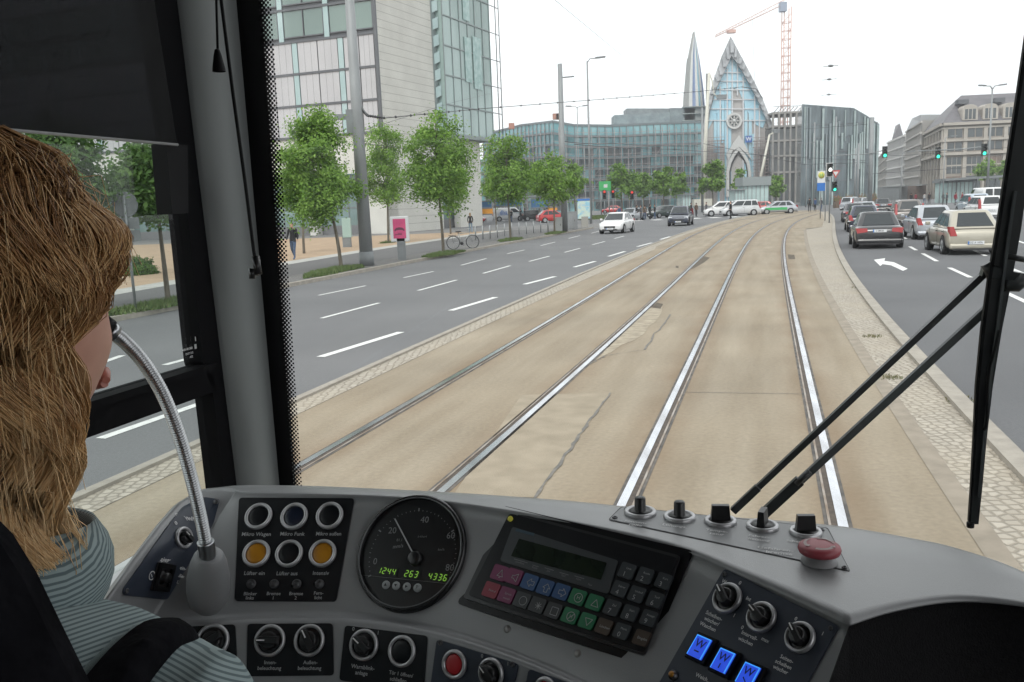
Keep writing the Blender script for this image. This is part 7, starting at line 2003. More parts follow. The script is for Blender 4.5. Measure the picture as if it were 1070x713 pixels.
# --- knob plate on the ledge
m_plate_g = pm('plate_grey', (.19, .195, .20), (.17, .175, .18), scale=10, rough=.35, metal=.2)
pe = patch('knob_plate_edge', [(649, 529.5), (865, 551.6), (889, 598), (635, 543.8)], pm('edge_dark', (.03, .03, .032), rough=.6), .0004, 3)
pT = patch('knob_plate', [(650, 530.5), (864, 552.6), (887.6, 597), (636.6, 543.3)], m_plate_g, .0008, 3)
for p in ((655, 533), (642.5, 542), (858.5, 555), (882.5, 594.6)):
    try: screw(*p, r=3, lift=.001)
    except ValueError: pass
for i, (x, y) in enumerate(((669, 537), (710, 541.7), (752.8, 546.3), (796.7, 551.5), (841.7, 557.5))):
    fr, k = FRm(x, y, 1, .1, .0008, nrm=V((0, 0, 1))); o_, u, v, n = fr; R = 16.7 * k
    g = MB(); g.lathe(fr, [(R, 0), (R, .002), (R * .95, .0034), (R * .84, .0038), (R * .72, .003), (R * .70, .0005)], 36, True, False); ob = g.build('rotary_switch', m_alu, DB)
    g = MB(); g.lathe(fr, [(R * .70, .001), (R * .68, .003), (.0001, .0032)], 24)
    if i < 2:
        r_ = 5.9 * k; g.lathe(fr, [(r_ * 1.05, .003), (r_, .0035), (r_ * .97, .0165), (r_ * .85, .0178), (.0001, .018)], 24)
    else:
        a = {2: .25, 3: 1.45, 4: .3}[i]; d = u * math.cos(a) + v * math.sin(a); s = -u * math.sin(a) + v * math.cos(a); L = R * .60; w2 = R * .24
        base = [o_ + d * x_ * L + s * y_ * w2 + n * .003 for x_, y_ in ((-1, -1), (1, -1), (1, 1), (-1, 1))]; tp_ = [o_ + d * x_ * L * .88 + s * y_ * w2 * .75 + n * .0185 for x_, y_ in ((-1, -1), (1, -1), (1, 1), (-1, 1))]
        g.add(base + tp_, [(0, 1, 5, 4), (1, 2, 6, 5), (2, 3, 7, 6), (3, 0, 4, 7), (4, 5, 6, 7)])
    g.build('knob', m_knob, ob)
g = MB()
for tx, x, y, h in (('Sonnen-', 664, 546.8, 2.6), ('rollo', 664, 550, 2.6), ('Lüftungs.', 705, 551, 2.6), ('Tempe-', 749, 556, 2.6), ('ratur', 749, 559.4, 2.6), ('Fahrer-', 793, 562, 2.6), ('heizung', 793, 565.4, 2.6), ('Scheibe', 832, 567.5, 2.4), ('Gefahren-', 810, 575.2, 3.2), ('bremse', 814, 579.4, 3.2)):
    try:
        fr, k = FRm(x, y, 1, .12, .0013, nrm=V((0, 0, 1))); put_text(g, tx, fr, h * k * 2.8, 1)
    except ValueError: pass
g.build('lettering', pm('label_bright', (.62, .62, .62), rough=.6), pT)
# emergency button
fr, k = FRm(856, 588, 1, .12, .0008, nrm=V((0, 0, 1))); o_, u, v, n = fr; R = 21.6 * k
g = MB(); g.lathe(fr, [(R * .86, 0), (R * .84, .002), (R * .66, .003), (R * .62, .009)], 36); ob = g.build('emergency_button', pm('stop_base', (.22, .22, .225), rough=.5), DB)
g = MB(); g.lathe(fr, [(R * .72, .008), (R * .95, .0095), (R * 1.0, .0125), (R * .95, .0155), (R * .75, .0172), (R * .3, .0177), (.0001, .0177)], 40); cp = g.build('cap', pm('cap_red', (.30, .05, .065), rough=.45), ob)
g = MB()
for a0 in (.3, 2.4, 4.5):
    rows = []
    for q in range(8):
        a = a0 + q * .19; h_ = .0176; rows.append([o_ + (u * math.cos(a) + v * math.sin(a)) * R * rr_ + n * (h_ + (.0003 if rr_ < .7 else -.0002)) for rr_ in (.60, .74)])
    g.grid(rows, True)
    a = a0 + 7 * .19; dd = u * math.cos(a) + v * math.sin(a); tt = -u * math.sin(a) + v * math.cos(a); c = o_ + dd * R * .67 + n * .0180; g.poly([c - dd * R * .15, c + dd * R * .15, c + tt * R * .2])
g.build('arrows', pm('arrow_pale', (.42, .33, .32), rough=.6), cp)
# --- wiper panel
pW = patch('wiper_panel', [(757.5, 594.5), (877.5, 655), (823, 752), (668, 752)], m_navy, .0012, 4)
wu = (118, 58)
for (x, y, a) in ((761.4, 626.5, 125), (797, 646.5, 135), (837.5, 667.5, 120)):
    rotary(x, y, 17, 12.8, a, lift=.0015, nrm=avg_n(x, y, 8))
for p in ((758, 601),): screw(*p, r=2.6)
for p in ((869, 657.5),): screw(*p, r=2.6)
g = MB()
for tx, x, y, h, a in (('W', 758, 609, 4.2, .49), ('0', 774.5, 610.5, 4.2, .49), ('Int', 783.5, 627, 4.2, .49), ('I', 768.5, 644.5, 4.2, .49), ('Scheiben-', 747.5, 644.8, 4.3, .5), ('wischer/', 745, 650.5, 4.3, .5), ('Waschen', 741, 656, 4.3, .5), ('0', 777, 657, 4.2, .5), ('max', 801, 670, 4.2, .5),
                       ('Intervall-', 784.5, 665.5, 4.3, .5), ('wischen', 780.5, 671.3, 4.3, .5), ('0', 833, 648, 4.2, .5), ('I', 861, 663.5, 4.2, .5), ('Seiten-', 823.5, 690, 4.3, .5), ('scheiben', 820, 695.6, 4.3, .5), ('wischer', 817, 701, 4.3, .5), ('Weich...', 736, 709.5, 4.4, .5)):
    try: label(g, tx, x, y, h, 1, a * .95)
    except ValueError: print('lab', tx)
g.build('lettering', m_label, pW)
m_wb = pm('lit_blue', (.02, .06, .4), rough=.3, emit=(.03, .10, .9), estr=.5); m_wc = pm('lit_blue_bright', (.05, .3, .6), rough=.3, emit=(.05, .32, .95), estr=.8)
for i, (x, y) in enumerate(((734.7, 679.4), (759.3, 693.5), (785.5, 708.5))):
    fr, k = FRm(x, y, 1, .45, .0012, nrm=avg_n(x, y, 6)); o_, u, v, n = fr; v = (v + u * .10).normalized(); fr = (o_, u, v, n)
    g = MB(); fbox(g, fr, -12.5 * k, 13.5 * k, -15 * k, 15 * k, 0, .004); ob = g.build('lit_switch', m_rubber, DB, bevel=.001)
    g = MB(); fbox(g, fr, -9.5 * k, 9.5 * k, -11.5 * k, 11.5 * k, .004, .0055); lb_ = g.build('lens', m_wb, ob)
    g = MB()
    for a, b, c, d in ((-9.5, 9.5, 10.3, 11.5), (8.3, 9.5, -11.5, 10.3), (-9.5, -8.8, -11.5, 10.3)): fbox(g, fr, a * k, b * k, c * k, d * k, .0055, .0058)
    g.build('glow_edge', m_wc, lb_)
    g = MB(); put_text(g, 'W', (o_ + n * .0060 + v * 3 * k, u, v, n), 12 * k, 1)
    if i == 0: g.obox(o_ + n * .006 - v * 5 * k - u * 3 * k, o_ + n * .006 - v * 5 * k + u * 3 * k, 1.4 * k, .0002, n)
    if i == 1: g.obox(o_ + n * .006 - v * 3.5 * k, o_ + n * .006 - v * 9 * k, 1.2 * k, .0002, n)
    if i == 2: g.obox(o_ + n * .006 - v * 4 * k - u * 3 * k, o_ + n * .006 - v * 8 * k + u * 2 * k, 1.2 * k, .0002, n)
    g.build('symbol', pm('sw_sym', (.005, .01, .04), rough=.5), lb_)
fr, k = FRm(704.4, 706.5, lift=.0012); g = MB(); g.lathe(fr, [(5.6 * k, 0), (5.2 * k, .002), (3.4 * k, .0035)], 18, True, False); ob = g.build('indicator_lamp', m_screw, DB); g = MB(); g.lathe(fr, [(3.6 * k, .001), (3 * k, .004), (.0001, .005)], 16); g.build('lens', m_amber, ob)
# --- lower row panels
def lower_panel(poly, mat): return patch('lower_panel', poly, mat, .0012, 4)
L0 = lower_panel([(163, 656.5), (246, 652.5), (249, 712), (152, 716)], m_dpanel)
L1 = lower_panel([(259, 652), (348, 651.5), (349, 706), (258, 707)], m_dpanel)
L2 = lower_panel([(361, 653.5), (447, 664.5), (443, 723), (355, 711)], m_dpanel)
L3 = lower_panel([(457, 668), (542.5, 694), (531, 745), (449, 727)], m_navy)
L4 = lower_panel([(553, 699), (606, 717), (596, 760), (544, 748)], m_navy)
rotary(222.5, 670, 17.5, 13.5, 215, lift=.0012); rotary(186, 668, 15, 11.5, 200, lift=.0012)
rotary(282.5, 669.5, 16.3, 12.6, 180, lift=.0012); rotary(323.8, 669.3, 16.3, 12.6, 120, lift=.0012)
rotary(381, 674, 16, 12.2, 140, lift=.0012); ring_button(421, 680.5, 16, 12.2, m_led_off, lift=.0012)
ring_button(476, 694, 14.8, 10.8, m_redb, lift=.0012); rotary(514.5, 703, 15.5, 11.8, 130, lift=.0012)
ring_button(572, 721, 14, 10, m_redb, lift=.0012)
g = MB()
for tx, x, y, h, a in (('Innen-', 283, 692.5, 3.8, .0), ('beleuchtung', 282, 698.5, 3.8, .0), ('Außen-', 325, 692.5, 3.8, .0), ('beleuchtung', 324, 698.5, 3.8, .0), ('Warnblink-', 380, 697.5, 4.2, .12), ('anlage', 378.5, 703.5, 4.2, .12), ('Tür 1 öffnen/', 420, 704.5, 3.9, .16), ('schließen', 417, 710.5, 3.9, .16), ('0', 370, 657.5, 4, .1), ('I', 396, 661.5, 4, .1), ('0', 505, 685.5, 4, .2), ('I', 532, 693.5, 4, .2)):
    try: label(g, tx, x, y, h, 1, a)
    except ValueError: print('lab', tx)
g.build('lettering', MATS['label_mid'], L2)
for p in ((461, 671.5), (536.5, 694)): screw(*p, r=3)
# --- gooseneck microphone
fr, k = FRm(218, 612, 1, 0, 0, nrm=avg_n(218, 612, 4)); bo = Zp(218, 622, 1.80)
cbase = D(218, 606, .905); 
MIC = thing('gooseneck_microphone', 'chrome gooseneck microphone rising from the left of the console towards the driver', 'microphone', cbase - UP * .03)
top = D(218, 579, .90); bot = D(217.5, 626, .925)
ax = (top - bot).normalized(); uu = ax.cross(V((0, 1, 0))).normalized(); vv = ax.cross(uu); kb = .91 / FPX
hh = (top - bot).length
g = MB(); g.lathe((bot, uu, vv, ax), [(13 * kb, -.012), (20 * kb, -.002), (22 * kb, hh * .22), (21.5 * kb, hh * .5), (18.5 * kb, hh * .8), (15 * kb, hh * .96), (13 * kb, hh * 1.0), (8 * kb, hh * 1.01)], 40); g.build('base_cup', pm('mic_base', (.20, .205, .21), rough=.4), MIC)
path = [(217.5, 584, .898), (215, 568, .893), (209.5, 540, .883), (200, 500, .866), (187, 455, .845), (170, 412, .823), (150, 379, .80), (131, 358, .78), (118, 348, .765)]
PP = spline([D(*p) for p in path], 10)
m_chr = pm('chrome', (.45, .46, .47), (.36, .37, .38), scale=30, rough=.3, metal=1.0)
g = MB(); g.tube(PP[:12], .0088, 20); g.build('collar', m_chr, MIC)
# ribbed neck
fine = []; 
for a, b in zip(PP[10:], PP[11:]):
    for q in range(3): fine.append(a.lerp(b, q / 3))
Ls = [0]
for a, b in zip(fine, fine[1:]): Ls.append(Ls[-1] + (b - a).length)
res = []; tot = Ls[-1]; nstep = int(tot / .0007); j = 0
for i in range(nstep):
    s = tot * i / nstep
    while j < len(Ls) - 2 and Ls[j + 1] < s: j += 1
    res.append(fine[j].lerp(fine[j + 1], (s - Ls[j]) / max(1e-9, Ls[j + 1] - Ls[j])))
g = MB(); g.tube(res, [.0061 + .0006 * (1 if (i // 2) % 2 else -1) * (1) for i in range(len(res))], 16); g.build('ribbed_neck', m_chr, MIC)
h0, h1, h2, h3 = D(120, 349, .767), D(113, 344.5, .762), D(105, 339, .756), D(86, 325, .742)
g = MB(); g.tube([h0, h1], [.0085, .0088], 24); g.tube([h2, D(101, 336, .753), D(90, 328, .745), h3], [.0098, .0102, .0102, .0085], 24); g.build('microphone_head', m_chr, MIC)
g = MB(); g.tube([h1, h2], .0102, 24); g.build('rubber_ring', m_rubber, MIC)

# --- cab shell
RS = -.95
PB, PT_ = PLN(247, 505, TR * RS, TR), PLN(185, 0, TR * RS, TR)
rake = (PT_ - PB).normalized()
def on_side(px, py, off=0): return PLN(px, py, TR * (RS + off), TR)
wn = rake.cross(TR).normalized()
if wn.dot(TF) < 0: wn = -wn
WP0 = PB + TF * .10
def on_ws(px, py, off=0): return PLN(px, py, WP0 + wn * off, wn)
CAB = thing('tram_cab', 'interior shell of the tram driver cab with pillar, side window and windscreen', 'tram', T(-.2, 0, .5))
Z0c, Z1c = 1.05, 3.0
# corner pillar: from the side plane edge to the windscreen edge, rounded
def down_to(pa, pb, z):   # extend line pa->pb to height z
    return pa + (pb - pa) * ((z - pa.z) / (pb.z - pa.z))
def line2(f, p0, p1): a, b = f(*p0), f(*p1); return down_to(a, b, Z0c), down_to(a, b, Z1c)
l0 = line2(on_side, (247, 505), (185, 0)); l1 = line2(on_ws, (292, 505), (247, 0))
rows = []
g = MB()
for k_ in range(13):
    t = k_ / 12; bu = math.sin(PI * t)
    row_ = []
    for q in range(2):
        a, b = l0[q], l1[q]; p = a.lerp(b, t); inn = (TR * .6 - TF * .6) * .03 * bu; row_.append(p + inn)
    rows.append(row_)
rows = [[l0[0] - TR * .06, l0[1] - TR * .06]] + rows + [[l1[0] + wn * .06, l1[1] + wn * .06], [l1[0] + wn * .06 - TR * .18, l1[1] + wn * .06 - TR * .18], [l0[0] - TR * .06, l0[1] - TR * .06]]
g.grid(rows, True); g.build('corner_pillar', m_pillar, CAB, sharp=45)
# black screen-printed edge of the windscreen
WS = MB(); 
wsL = line2(on_ws, (292, 505), (247, 0)); wsR0 = l1
rt = TR * 2.2
a, b = wsL[0] + wn * .004, wsL[1] + wn * .004
gl = MB(); gl.prism([a, a + rt, b + rt, b], wn * .006)
wso = gl.build('windscreen', glassmat('windscreen_glass', (.98, .99, .985), .012), CAB)
g = MB(); e0 = line2(on_ws, (305, 505), (271, 0)); q0 = line2(on_ws, (285, 505), (242, 0))
g.prism([q0[0] - wn * .001, e0[0] - wn * .001, e0[1] - wn * .001, q0[1] - wn * .001], wn * .004)
g.build('black_edge_print', m_rubber, wso)
g = MB()
E0, E1 = on_ws(304.5, 500), on_ws(271, 0)
ed = (E1 - E0).normalized(); es = ed.cross(wn).normalized(); es = es if es.dot(TR) > 0 else -es
sp = .0075; L_ = (E1 - E0).length; nr_ = int(L_ / (sp * .5)) + 6
for i in range(-4, nr_):
    for c_ in range(6):
        if (i + c_) % 2: continue
        rr_ = (.0039, .0036, .0033, .0029, .0025, .0021)[c_]; ct = E0 + ed * (i * sp * .56) + es * (.0008 + c_ * sp * .56) - wn * .0012
        g.poly([ct + (ed * math.cos(a) + es * math.sin(a)) * rr_ for a in [2 * PI * q / 8 for q in range(8)]])
g.build('dot_print', m_rubber, wso)
# side window frame
m_frm = pm('window_frame', (.004, .004, .005), rough=.7, spec=.08)
def bar(p, q, r_, s_, th=.03, name='window_frame', mat=m_frm, off=0):
    g = MB(); g.prism([on_side(*x, off) for x in (p, q, r_, s_)], TR * -th); return g.build(name, mat, CAB)
def ext(p, q, y):  # extend px line to row y
    t = (y - p[1]) / (q[1] - p[1]); return (p[0] + (q[0] - p[0]) * t, y)
fl = ((205, 327), (161, 0)); 
# vertical frame strip between glass edge and pillar
g = MB()
yv = [700, 412, 378, 224, 150, 0, -260]
xl = [256, 222.6, 212, 196, 185, 161, 128]
for i in range(len(yv) - 1):
    y0, y1 = yv[i], yv[i + 1]; R0_, R1_ = ext((247, 505), (185, 0), y0), ext((247, 505), (185, 0), y1)
    g.prism([on_side(xl[i], y0), on_side(R0_[0] + 1, y0), on_side(R1_[0] + 1, y1), on_side(xl[i + 1], y1)], TR * -.04)
g.build('window_frame', m_frm, CAB)
# horizontal rail: top edge (222,378)->VP , bottom edge (232,410)
def vpline(p, x):  # horizontal line in the side plane through image point p, at column x
    a = on_side(*p); r = ray(x, 300); nrm_ = r.cross(UP); # vertical plane through eye and column (approximate)
    # solve for point a + TF*s whose column is x
    lo, hi = -3.0, 2.0
    for _ in range(50):
        mid = (lo + hi) / 2; pt = a + TF * mid
        if (pt - EYE).dot(_F) < .05: lo = mid; continue
        if proj(pt)[0] < x: lo = mid
        else: hi = mid
    return a + TF * mid
a0, a1 = on_side(221, 379), on_side(226, 409)
b0, b1 = a0 - TF * 1.6, a1 - TF * 1.6
g = MB(); g.prism([a0, a1, b1, b0], TR * -.03); g.prism([a0 + TR * .012, a0 + TR * .012 - UP * .012, b0 + TR * .012 - UP * .012, b0 + TR * .012], TR * -.012); g.build('window_rail', m_frm, CAB)
# panes
pz = [T(RS - .012, -.6, a0.z), T(RS - .012, 1.14, a0.z)]
g = MB(); f1 = a0.dot(TF)
topz = 3.0
g.prism([T(RS - .015, -1.2, a0.z), T(RS - .015, f1 + .01, a0.z), T(RS - .015, f1 - .12, topz), T(RS - .015, -1.2, topz)], TR * -.005); g.build('side_window', glassmat('side_glass', (.88, .91, .90), .02), CAB)
g = MB(); zs_ = Zp(112, 612, 1.78).z; sill = PLN(112, 612, TR * RS, TR).z
g.prism([T(RS - .02, -1.2, sill), T(RS - .02, f1 + .12, sill), T(RS - .02, f1 + .0, a1.z), T(RS - .02, -1.2, a1.z)], TR * -.005); g.build('lower_side_window', MATS['side_glass'], CAB)
g = MB(); g.prism([T(RS + .01, -1.2, sill - .03), T(RS + .01, f1 + .1, sill - .03), T(RS + .01, f1 + .1, sill), T(RS + .01, -1.2, sill)], TR * -.05); g.build('window_sill', pm('sill_white', (.6, .6, .6), rough=.5), CAB)
g = MB(); g.prism([T(RS, -1.2, .9), T(RS, f1 + .1, .9), T(RS, f1 + .1, sill - .03), T(RS, -1.2, sill - .03)], TR * -.06); g.build('side_wall', m_inner, CAB)
# print on the pane
g = MB()
for tx, x, y, h in (('43R-001583', 196, 365, 2.6), ('DOT 312', 198, 369.5, 2.4), ('AS2', 200, 373, 2.4)):
    q = on_side(x, y, -.01); kq = (q - EYE).dot(_F) / FPX; put_text(g, tx, (q, TF, UP, TR), h * kq * 1.3, 1)
for (x, y) in ((205.5, 354), (205, 362)):
    q = on_side(x, y, -.01); g.box(q, (.001, .008, .008), M=Matrix.Rotation(-PSI, 3, 'Z'))
g.build('pane_print', m_label, CAB)
# latch box beside the blind
g = MB(); g.prism([on_side(174, 150, .02), on_side(196, 152, .02), on_side(197, 223, .02), on_side(180, 224, .02)], TR * -.03); g.build('window_latch', m_rubber, CAB)
# blind
BL = thing('roller_blind', 'dark tinted roller blind half lowered over the side window', 'blind', on_side(120, 152, .03))
def tintmat(name, c, a):
    M = bpy.data.materials.new(name); M.use_nodes = True; nt = M.node_tree; b = nt.nodes['Principled BSDF']; b.inputs['Base Color'].default_value = (*c, 1); b.inputs['Roughness'].default_value = .5
    tr = nd(nt, 'ShaderNodeBsdfTransparent'); tr.inputs['Color'].default_value = (a, a, a * 1.1, 1); ms = nd(nt, 'ShaderNodeMixShader'); ms.inputs[0].default_value = .25
    nt.links.new(tr.outputs[0], ms.inputs[1]); nt.links.new(b.outputs[0], ms.inputs[2]); nt.links.new(ms.outputs[0], nt.nodes['Material Output'].inputs['Surface']); return M
bl0 = on_side(185, 151.5, .03); blz = bl0.z
bt = on_side(158, -20, .03)
g = MB(); g.prism([bl0, bl0 - TF * 1.9, bl0 - TF * 1.9 + UP * (3.0 - blz), down_to(bl0, bt, 3.0)], TR * -.001); g.build('blind_fabric', tintmat('blind_fabric', (.003, .003, .004), .13), BL)
g = MB(); g.tube([bl0 + TR * .001, bl0 - TF * 1.9 + TR * .001], .0022, 8); g.build('bottom_bar', pm('bar_pale', (.30, .30, .30), rough=.4), BL)
# cords on the pillar
CO = thing('blind_cord', 'black blind cord with a bell-shaped pull hanging on the pillar', 'cord', D(229, 70, 1.02))
g = MB(); g.tube([D(224, -60, 1.05), D(226, 0, 1.05), D(227.5, 54, 1.05)], .0016, 8); g.build('cord', m_rubber, CO)
q = D(229, 75, 1.05); g = MB(); ax = UP; kq = 1.05 / FPX; g.lathe((q, V((1, 0, 0)), V((0, 1, 0)), V((0, 0, 1))), [(6.8 * kq, 0), (6.6 * kq, 3 * kq), (4.2 * kq, 16 * kq), (2.6 * kq, 22 * kq), (.5 * kq, 23 * kq)], 20); g.build('pull', m_rubber, CO)
RD = thing('release_rod', 'thin black rod running down the grey pillar to a small lever', 'rod', D(266, 285, 1.08))
g = MB(); g.tube([D(228, -60, 1.07), D(231, 0, 1.07), D(243, 95, 1.075), D(256, 190, 1.08), D(265, 262, 1.085), D(268.5, 282, 1.085)], [.0022] * 6, 8); g.build('rod', m_rubber, RD)
g = MB(); g.tube([D(267, 268, 1.08), D(270, 287, 1.08)], .0052, 10); g.tube([D(270, 285, 1.08), D(262, 285, 1.08)], .004, 8); g.tube([D(263.5, 281, 1.078), D(263.5, 291.5, 1.078)], .004, 10); g.build('lever', m_knob, RD)
# roof, back wall, right wall, floor, front wall below the windscreen
g = MB(); zt_ = 3.0
g.prism([T(-1.0, 1.25, zt_), T(1.25, 1.25, zt_), T(1.25, -1.3, zt_), T(-1.0, -1.3, zt_)], UP * .05); g.build('ceiling', m_inner, CAB)
g = MB(); g.prism([T(-1.0, -1.3, .9), T(1.25, -1.3, .9), T(1.25, -1.3, 3.0), T(-1.0, -1.3, 3.0)], TF * -.05)
g.build('rear_wall', m_inner, CAB)
g = MB(); g.prism([T(1.2, -1.3, .9), T(1.2, .9, .9), T(1.2, .9, 1.7), T(1.2, -1.3, 1.7)], TR * .05)
for a_, b_ in ((-1.3, -1.1), (.75, .95)): g.prism([T(1.2, a_, 1.7), T(1.2, b_, 1.7), T(1.2, b_, 3.0), T(1.2, a_, 3.0)], TR * .05)
g.build('right_wall', m_inner, CAB)
g = MB(); g.prism([T(-1.0, 1.3, .95), T(1.25, 1.3, .95), T(1.25, -1.3, .95), T(-1.0, -1.3, .95)], UP * -.05); g.build('cab_floor', m_inner, CAB)
g = MB(); g.prism([T(-.95, 1.30, .4), T(1.25, 1.30, .4), T(1.25, 1.30, 1.4), T(-.95, 1.30, 1.4)], TF * .05); g.build('front_wall', m_inner, CAB)
# --- windscreen wiper
WO = .05
WI = thing('windscreen_wiper', 'big black parallel-arm windscreen wiper standing upright at the right', 'wiper', on_ws(785, 560, WO))
def wp(px, py, off=WO): return on_ws(px, py, off)
def ribbon(name, pts, th, mat=m_rubber, off=WO):
    """pts = [(xl, xr, y)]"""
    g = MB(); rr = []
    for xl_, xr_, y in pts:
        a, b = wp(xl_, y, off), wp(xr_, y, off); rr.append([a, b, b + wn * th, a + wn * th])
    g.grid(rr, False, True); n = len(pts); g.f.append((0, 1, 2, 3)); g.sm.append(False); g.mi.append(0); e = (n - 1) * 4; g.f.append((e, e + 1, e + 2, e + 3)); g.sm.append(False); g.mi.append(0)
    return g.build(name, mat, WI)
m_wip = pm('wiper_black', (.030, .032, .034), rough=.35); m_warm = pm('wiper_grey', (.075, .082, .085), rough=.5)
ribbon('blade', [(1081, 1096, 0), (1067, 1086, 95), (1054, 1075, 180), (1044.5, 1067, 240), (1036, 1058, 290), (1028.5, 1047, 345), (1022.5, 1037.5, 404), (1019.5, 1031, 460), (1016, 1026.5, 510), (1013.5, 1022.5, 548)], .018, m_wip)
ribbon('blade_rubber', [(1077, 1081.5, 0), (1063.5, 1067.5, 95), (1050.5, 1054.5, 180), (1041.5, 1045, 240), (1033, 1036.5, 290), (1025.5, 1029.5, 345), (1019.8, 1023.2, 404), (1017.3, 1020.2, 460), (1014.6, 1017, 510), (1012.2, 1014.4, 546)], .010, m_rubber, WO - .012)
ribbon('blade_spine', [(1060, 1063, 200), (1050, 1053, 270), (1041, 1044, 345), (1033, 1036, 404), (1027.5, 1030, 460), (1022.5, 1024.5, 520)], .006, m_warm, WO - .008)
g = MB(); g.tube([wp(1014, 546), wp(1014, 551)], .006, 8); g.build('blade_tip', m_rubber, WI)
def arm(p, q, w_, name, mat):
    g = MB(); a, b = wp(*p, WO + .02), wp(*q, WO + .02); g.obox(a, b, w_, .012, wn); o = g.build(name, mat, WI); return o
arm((766, 534), (1034, 281), .0098, 'arm', m_wip)
arm((800, 536), (1032, 322), .0115, 'arm', m_warm)
g = MB(); a, b = wp(766, 534, WO + .008), wp(792, 509.5, WO + .008); g.obox(a, b, .013, .01, wn); a, b = wp(797, 538, WO + .008), wp(836, 502, WO + .008); g.obox(a, b, .017, .012, wn); g.tube([wp(832, 506, WO), wp(846, 492.5, WO)], .005, 8); g.build('arm_hinge', m_wip, WI)
g = MB(); g.obox(wp(1026, 283, WO + .01), wp(1074, 292, WO + .01), .016, .02, wn); g.tube([wp(1030, 275, WO), wp(1034, 281, WO), wp(1038, 292, WO)], .009, 10); g.tube([wp(1050, 298, WO), wp(1062, 299, WO), wp(1072, 290, WO)], .010, 10); g.tube([wp(1052, 268, WO), wp(1076, 272, WO)], .005, 8); g.build('blade_holder', m_wip, WI)
g = MB(); g.tube([wp(1040, 285, WO - .01), wp(1040, 285, WO + .03)], .010, 14); g.tube([wp(770, 545, WO), wp(760, 560, WO)], .012, 10); g.tube([wp(803, 545, WO), wp(795, 560, WO)], .012, 10); g.build('pivot', m_wip, WI)
# washer hose along the blade
g = MB(); g.tube(spline([wp(1044, 345, WO - .015), wp(1039, 368, WO - .018), wp(1033, 392, WO - .016), wp(1031, 440, WO - .012), wp(1028, 450, WO - .012)], 5), .0022, 6); g.build('washer_hose', m_rubber, WI)
# ================================================================== DRIVER
HC = D(-30, 330, .58)          # middle of the skull
fw, rt_ = TF, TR
def hp(r, f, z): return HC + rt_ * r + fw * f + UP * z
m_dskin = pm('driver_skin', (.52, .27, .20), (.46, .23, .17), scale=30, rough=.45)
PD = thing('person', 'tram driver with shoulder-length auburn-blond hair, striped blouse and black waistcoat, seated at the left', 'person', T(-.5, .35, 1.0))
# body skeleton (tram frame, metres)
hx = (HC - EYE).dot(TR); hf = (HC - EYE).dot(TF); hz = HC.z
def bp_(r, f, z): return T(hx + r, hf + f, hz + z)
verts = []; edges = []; rads = []
def joint(p, r, par=None):
    verts.append(p); rads.append(r)
    if par is not None: edges.append((par, len(verts) - 1))
    return len(verts) - 1
pel = joint(bp_(0, -.18, -.80), (.15, .13)); s1_ = joint(bp_(0, -.17, -.62), (.135, .11), pel); s2_ = joint(bp_(0, -.14, -.42), (.145, .11), s1_); s3_ = joint(bp_(0, -.08, -.27), (.08, .055), s2_); nk = joint(bp_(0, -.055, -.19), .055, s3_); nk2 = joint(bp_(0, -.02, -.12), .052, nk); hd_ = joint(bp_(0, .0, -.03), .075, nk2)
for s in (-1, 1):
    sh = joint(bp_(.155 * s, -.05, -.29), .045, s3_); el = joint(bp_(.225 * s, -.02, -.57), .045, sh)
    wr_ = joint(bp_(.17 * s, .20, -.66), .028, el)
    pm_ = joint(bp_(.16 * s, .27, -.68), (.034, .02), wr_)
    for q in range(4):
        ox = (q - 1.5) * .018; a = joint(bp_(.16 * s + ox, .31, -.685), .0095, pm_); b = joint(bp_(.16 * s + ox, .335, -.70), .0085, a); joint(bp_(.16 * s + ox, .345, -.72), .0075, b)
    a = joint(bp_((.16 - .035) * s, .26, -.685), .010, pm_); joint(bp_((.16 - .05) * s, .29, -.70), .0085, a)
    kn = joint(bp_(.11 * s, .22, -.78), .07, pel); ft = joint(bp_(.11 * s, .30, -1.15), .045, kn); joint(bp_(.11 * s, .42, -1.19), .035, ft)
bme = skin_mesh(verts, edges, rads, 0, 2)
bmo = bpy.data.objects.new('body', bme); COL.objects.link(bmo)
# head: deformed ball joined to the body and remeshed into one surface
hm = MB(); rows = []
NR, NS_ = 40, 48
for i in range(NR + 1):
    ph = PI * i / NR; row_ = []
    for k_ in range(NS_):
        a = 2 * PI * k_ / NS_; x = math.sin(ph) * math.cos(a); y = math.sin(ph) * math.sin(a); z = math.cos(ph)   # x forward, y right
        rx, ry, rz_ = .096, .076, .112
        p = V((x * rx, y * ry, z * rz_))
        if p.z < 0: p.x += .012 * (-p.z / .112) if x > -.2 else 0; p.y *= 1 - .22 * (-p.z / .112)
        def bump(cx, cy, cz, s, amt):
            d2 = ((p.x - cx) ** 2 * .3 + (p.y - cy) ** 2 + (p.z - cz) ** 2) / (s * s); return amt * math.exp(-d2)
        if x > 0:
            p.x += bump(.09, 0, -.028, .012, .020) + bump(.09, 0, -.012, .010, .008) + bump(.09, 0, -.058, .012, .009) + bump(.09, 0, -.068, .012, .008) + bump(.09, 0, -.096, .018, .016)
            p.x -= bump(.09, .032, 0, .014, .008) + bump(.09, -.032, 0, .014, .008)
            p.x += bump(.085, .042, -.035, .02, .006) + bump(.085, -.042, -.035, .02, .006)
        row_.append(hp(p.y, p.x, p.z))
    rows.append(row_)
hm.grid(rows, True, True)
hme = hm.mesh('head')
bm = bmesh.new(); bm.from_mesh(bme); bm.from_mesh(hme); bm.to_mesh(bme); bm.free()
rm = bmo.modifiers.new('r', 'REMESH'); rm.mode = 'VOXEL'; rm.voxel_size = .0055
sm_ = bmo.modifiers.new('s', 'SMOOTH'); sm_.factor = .5; sm_.iterations = 2
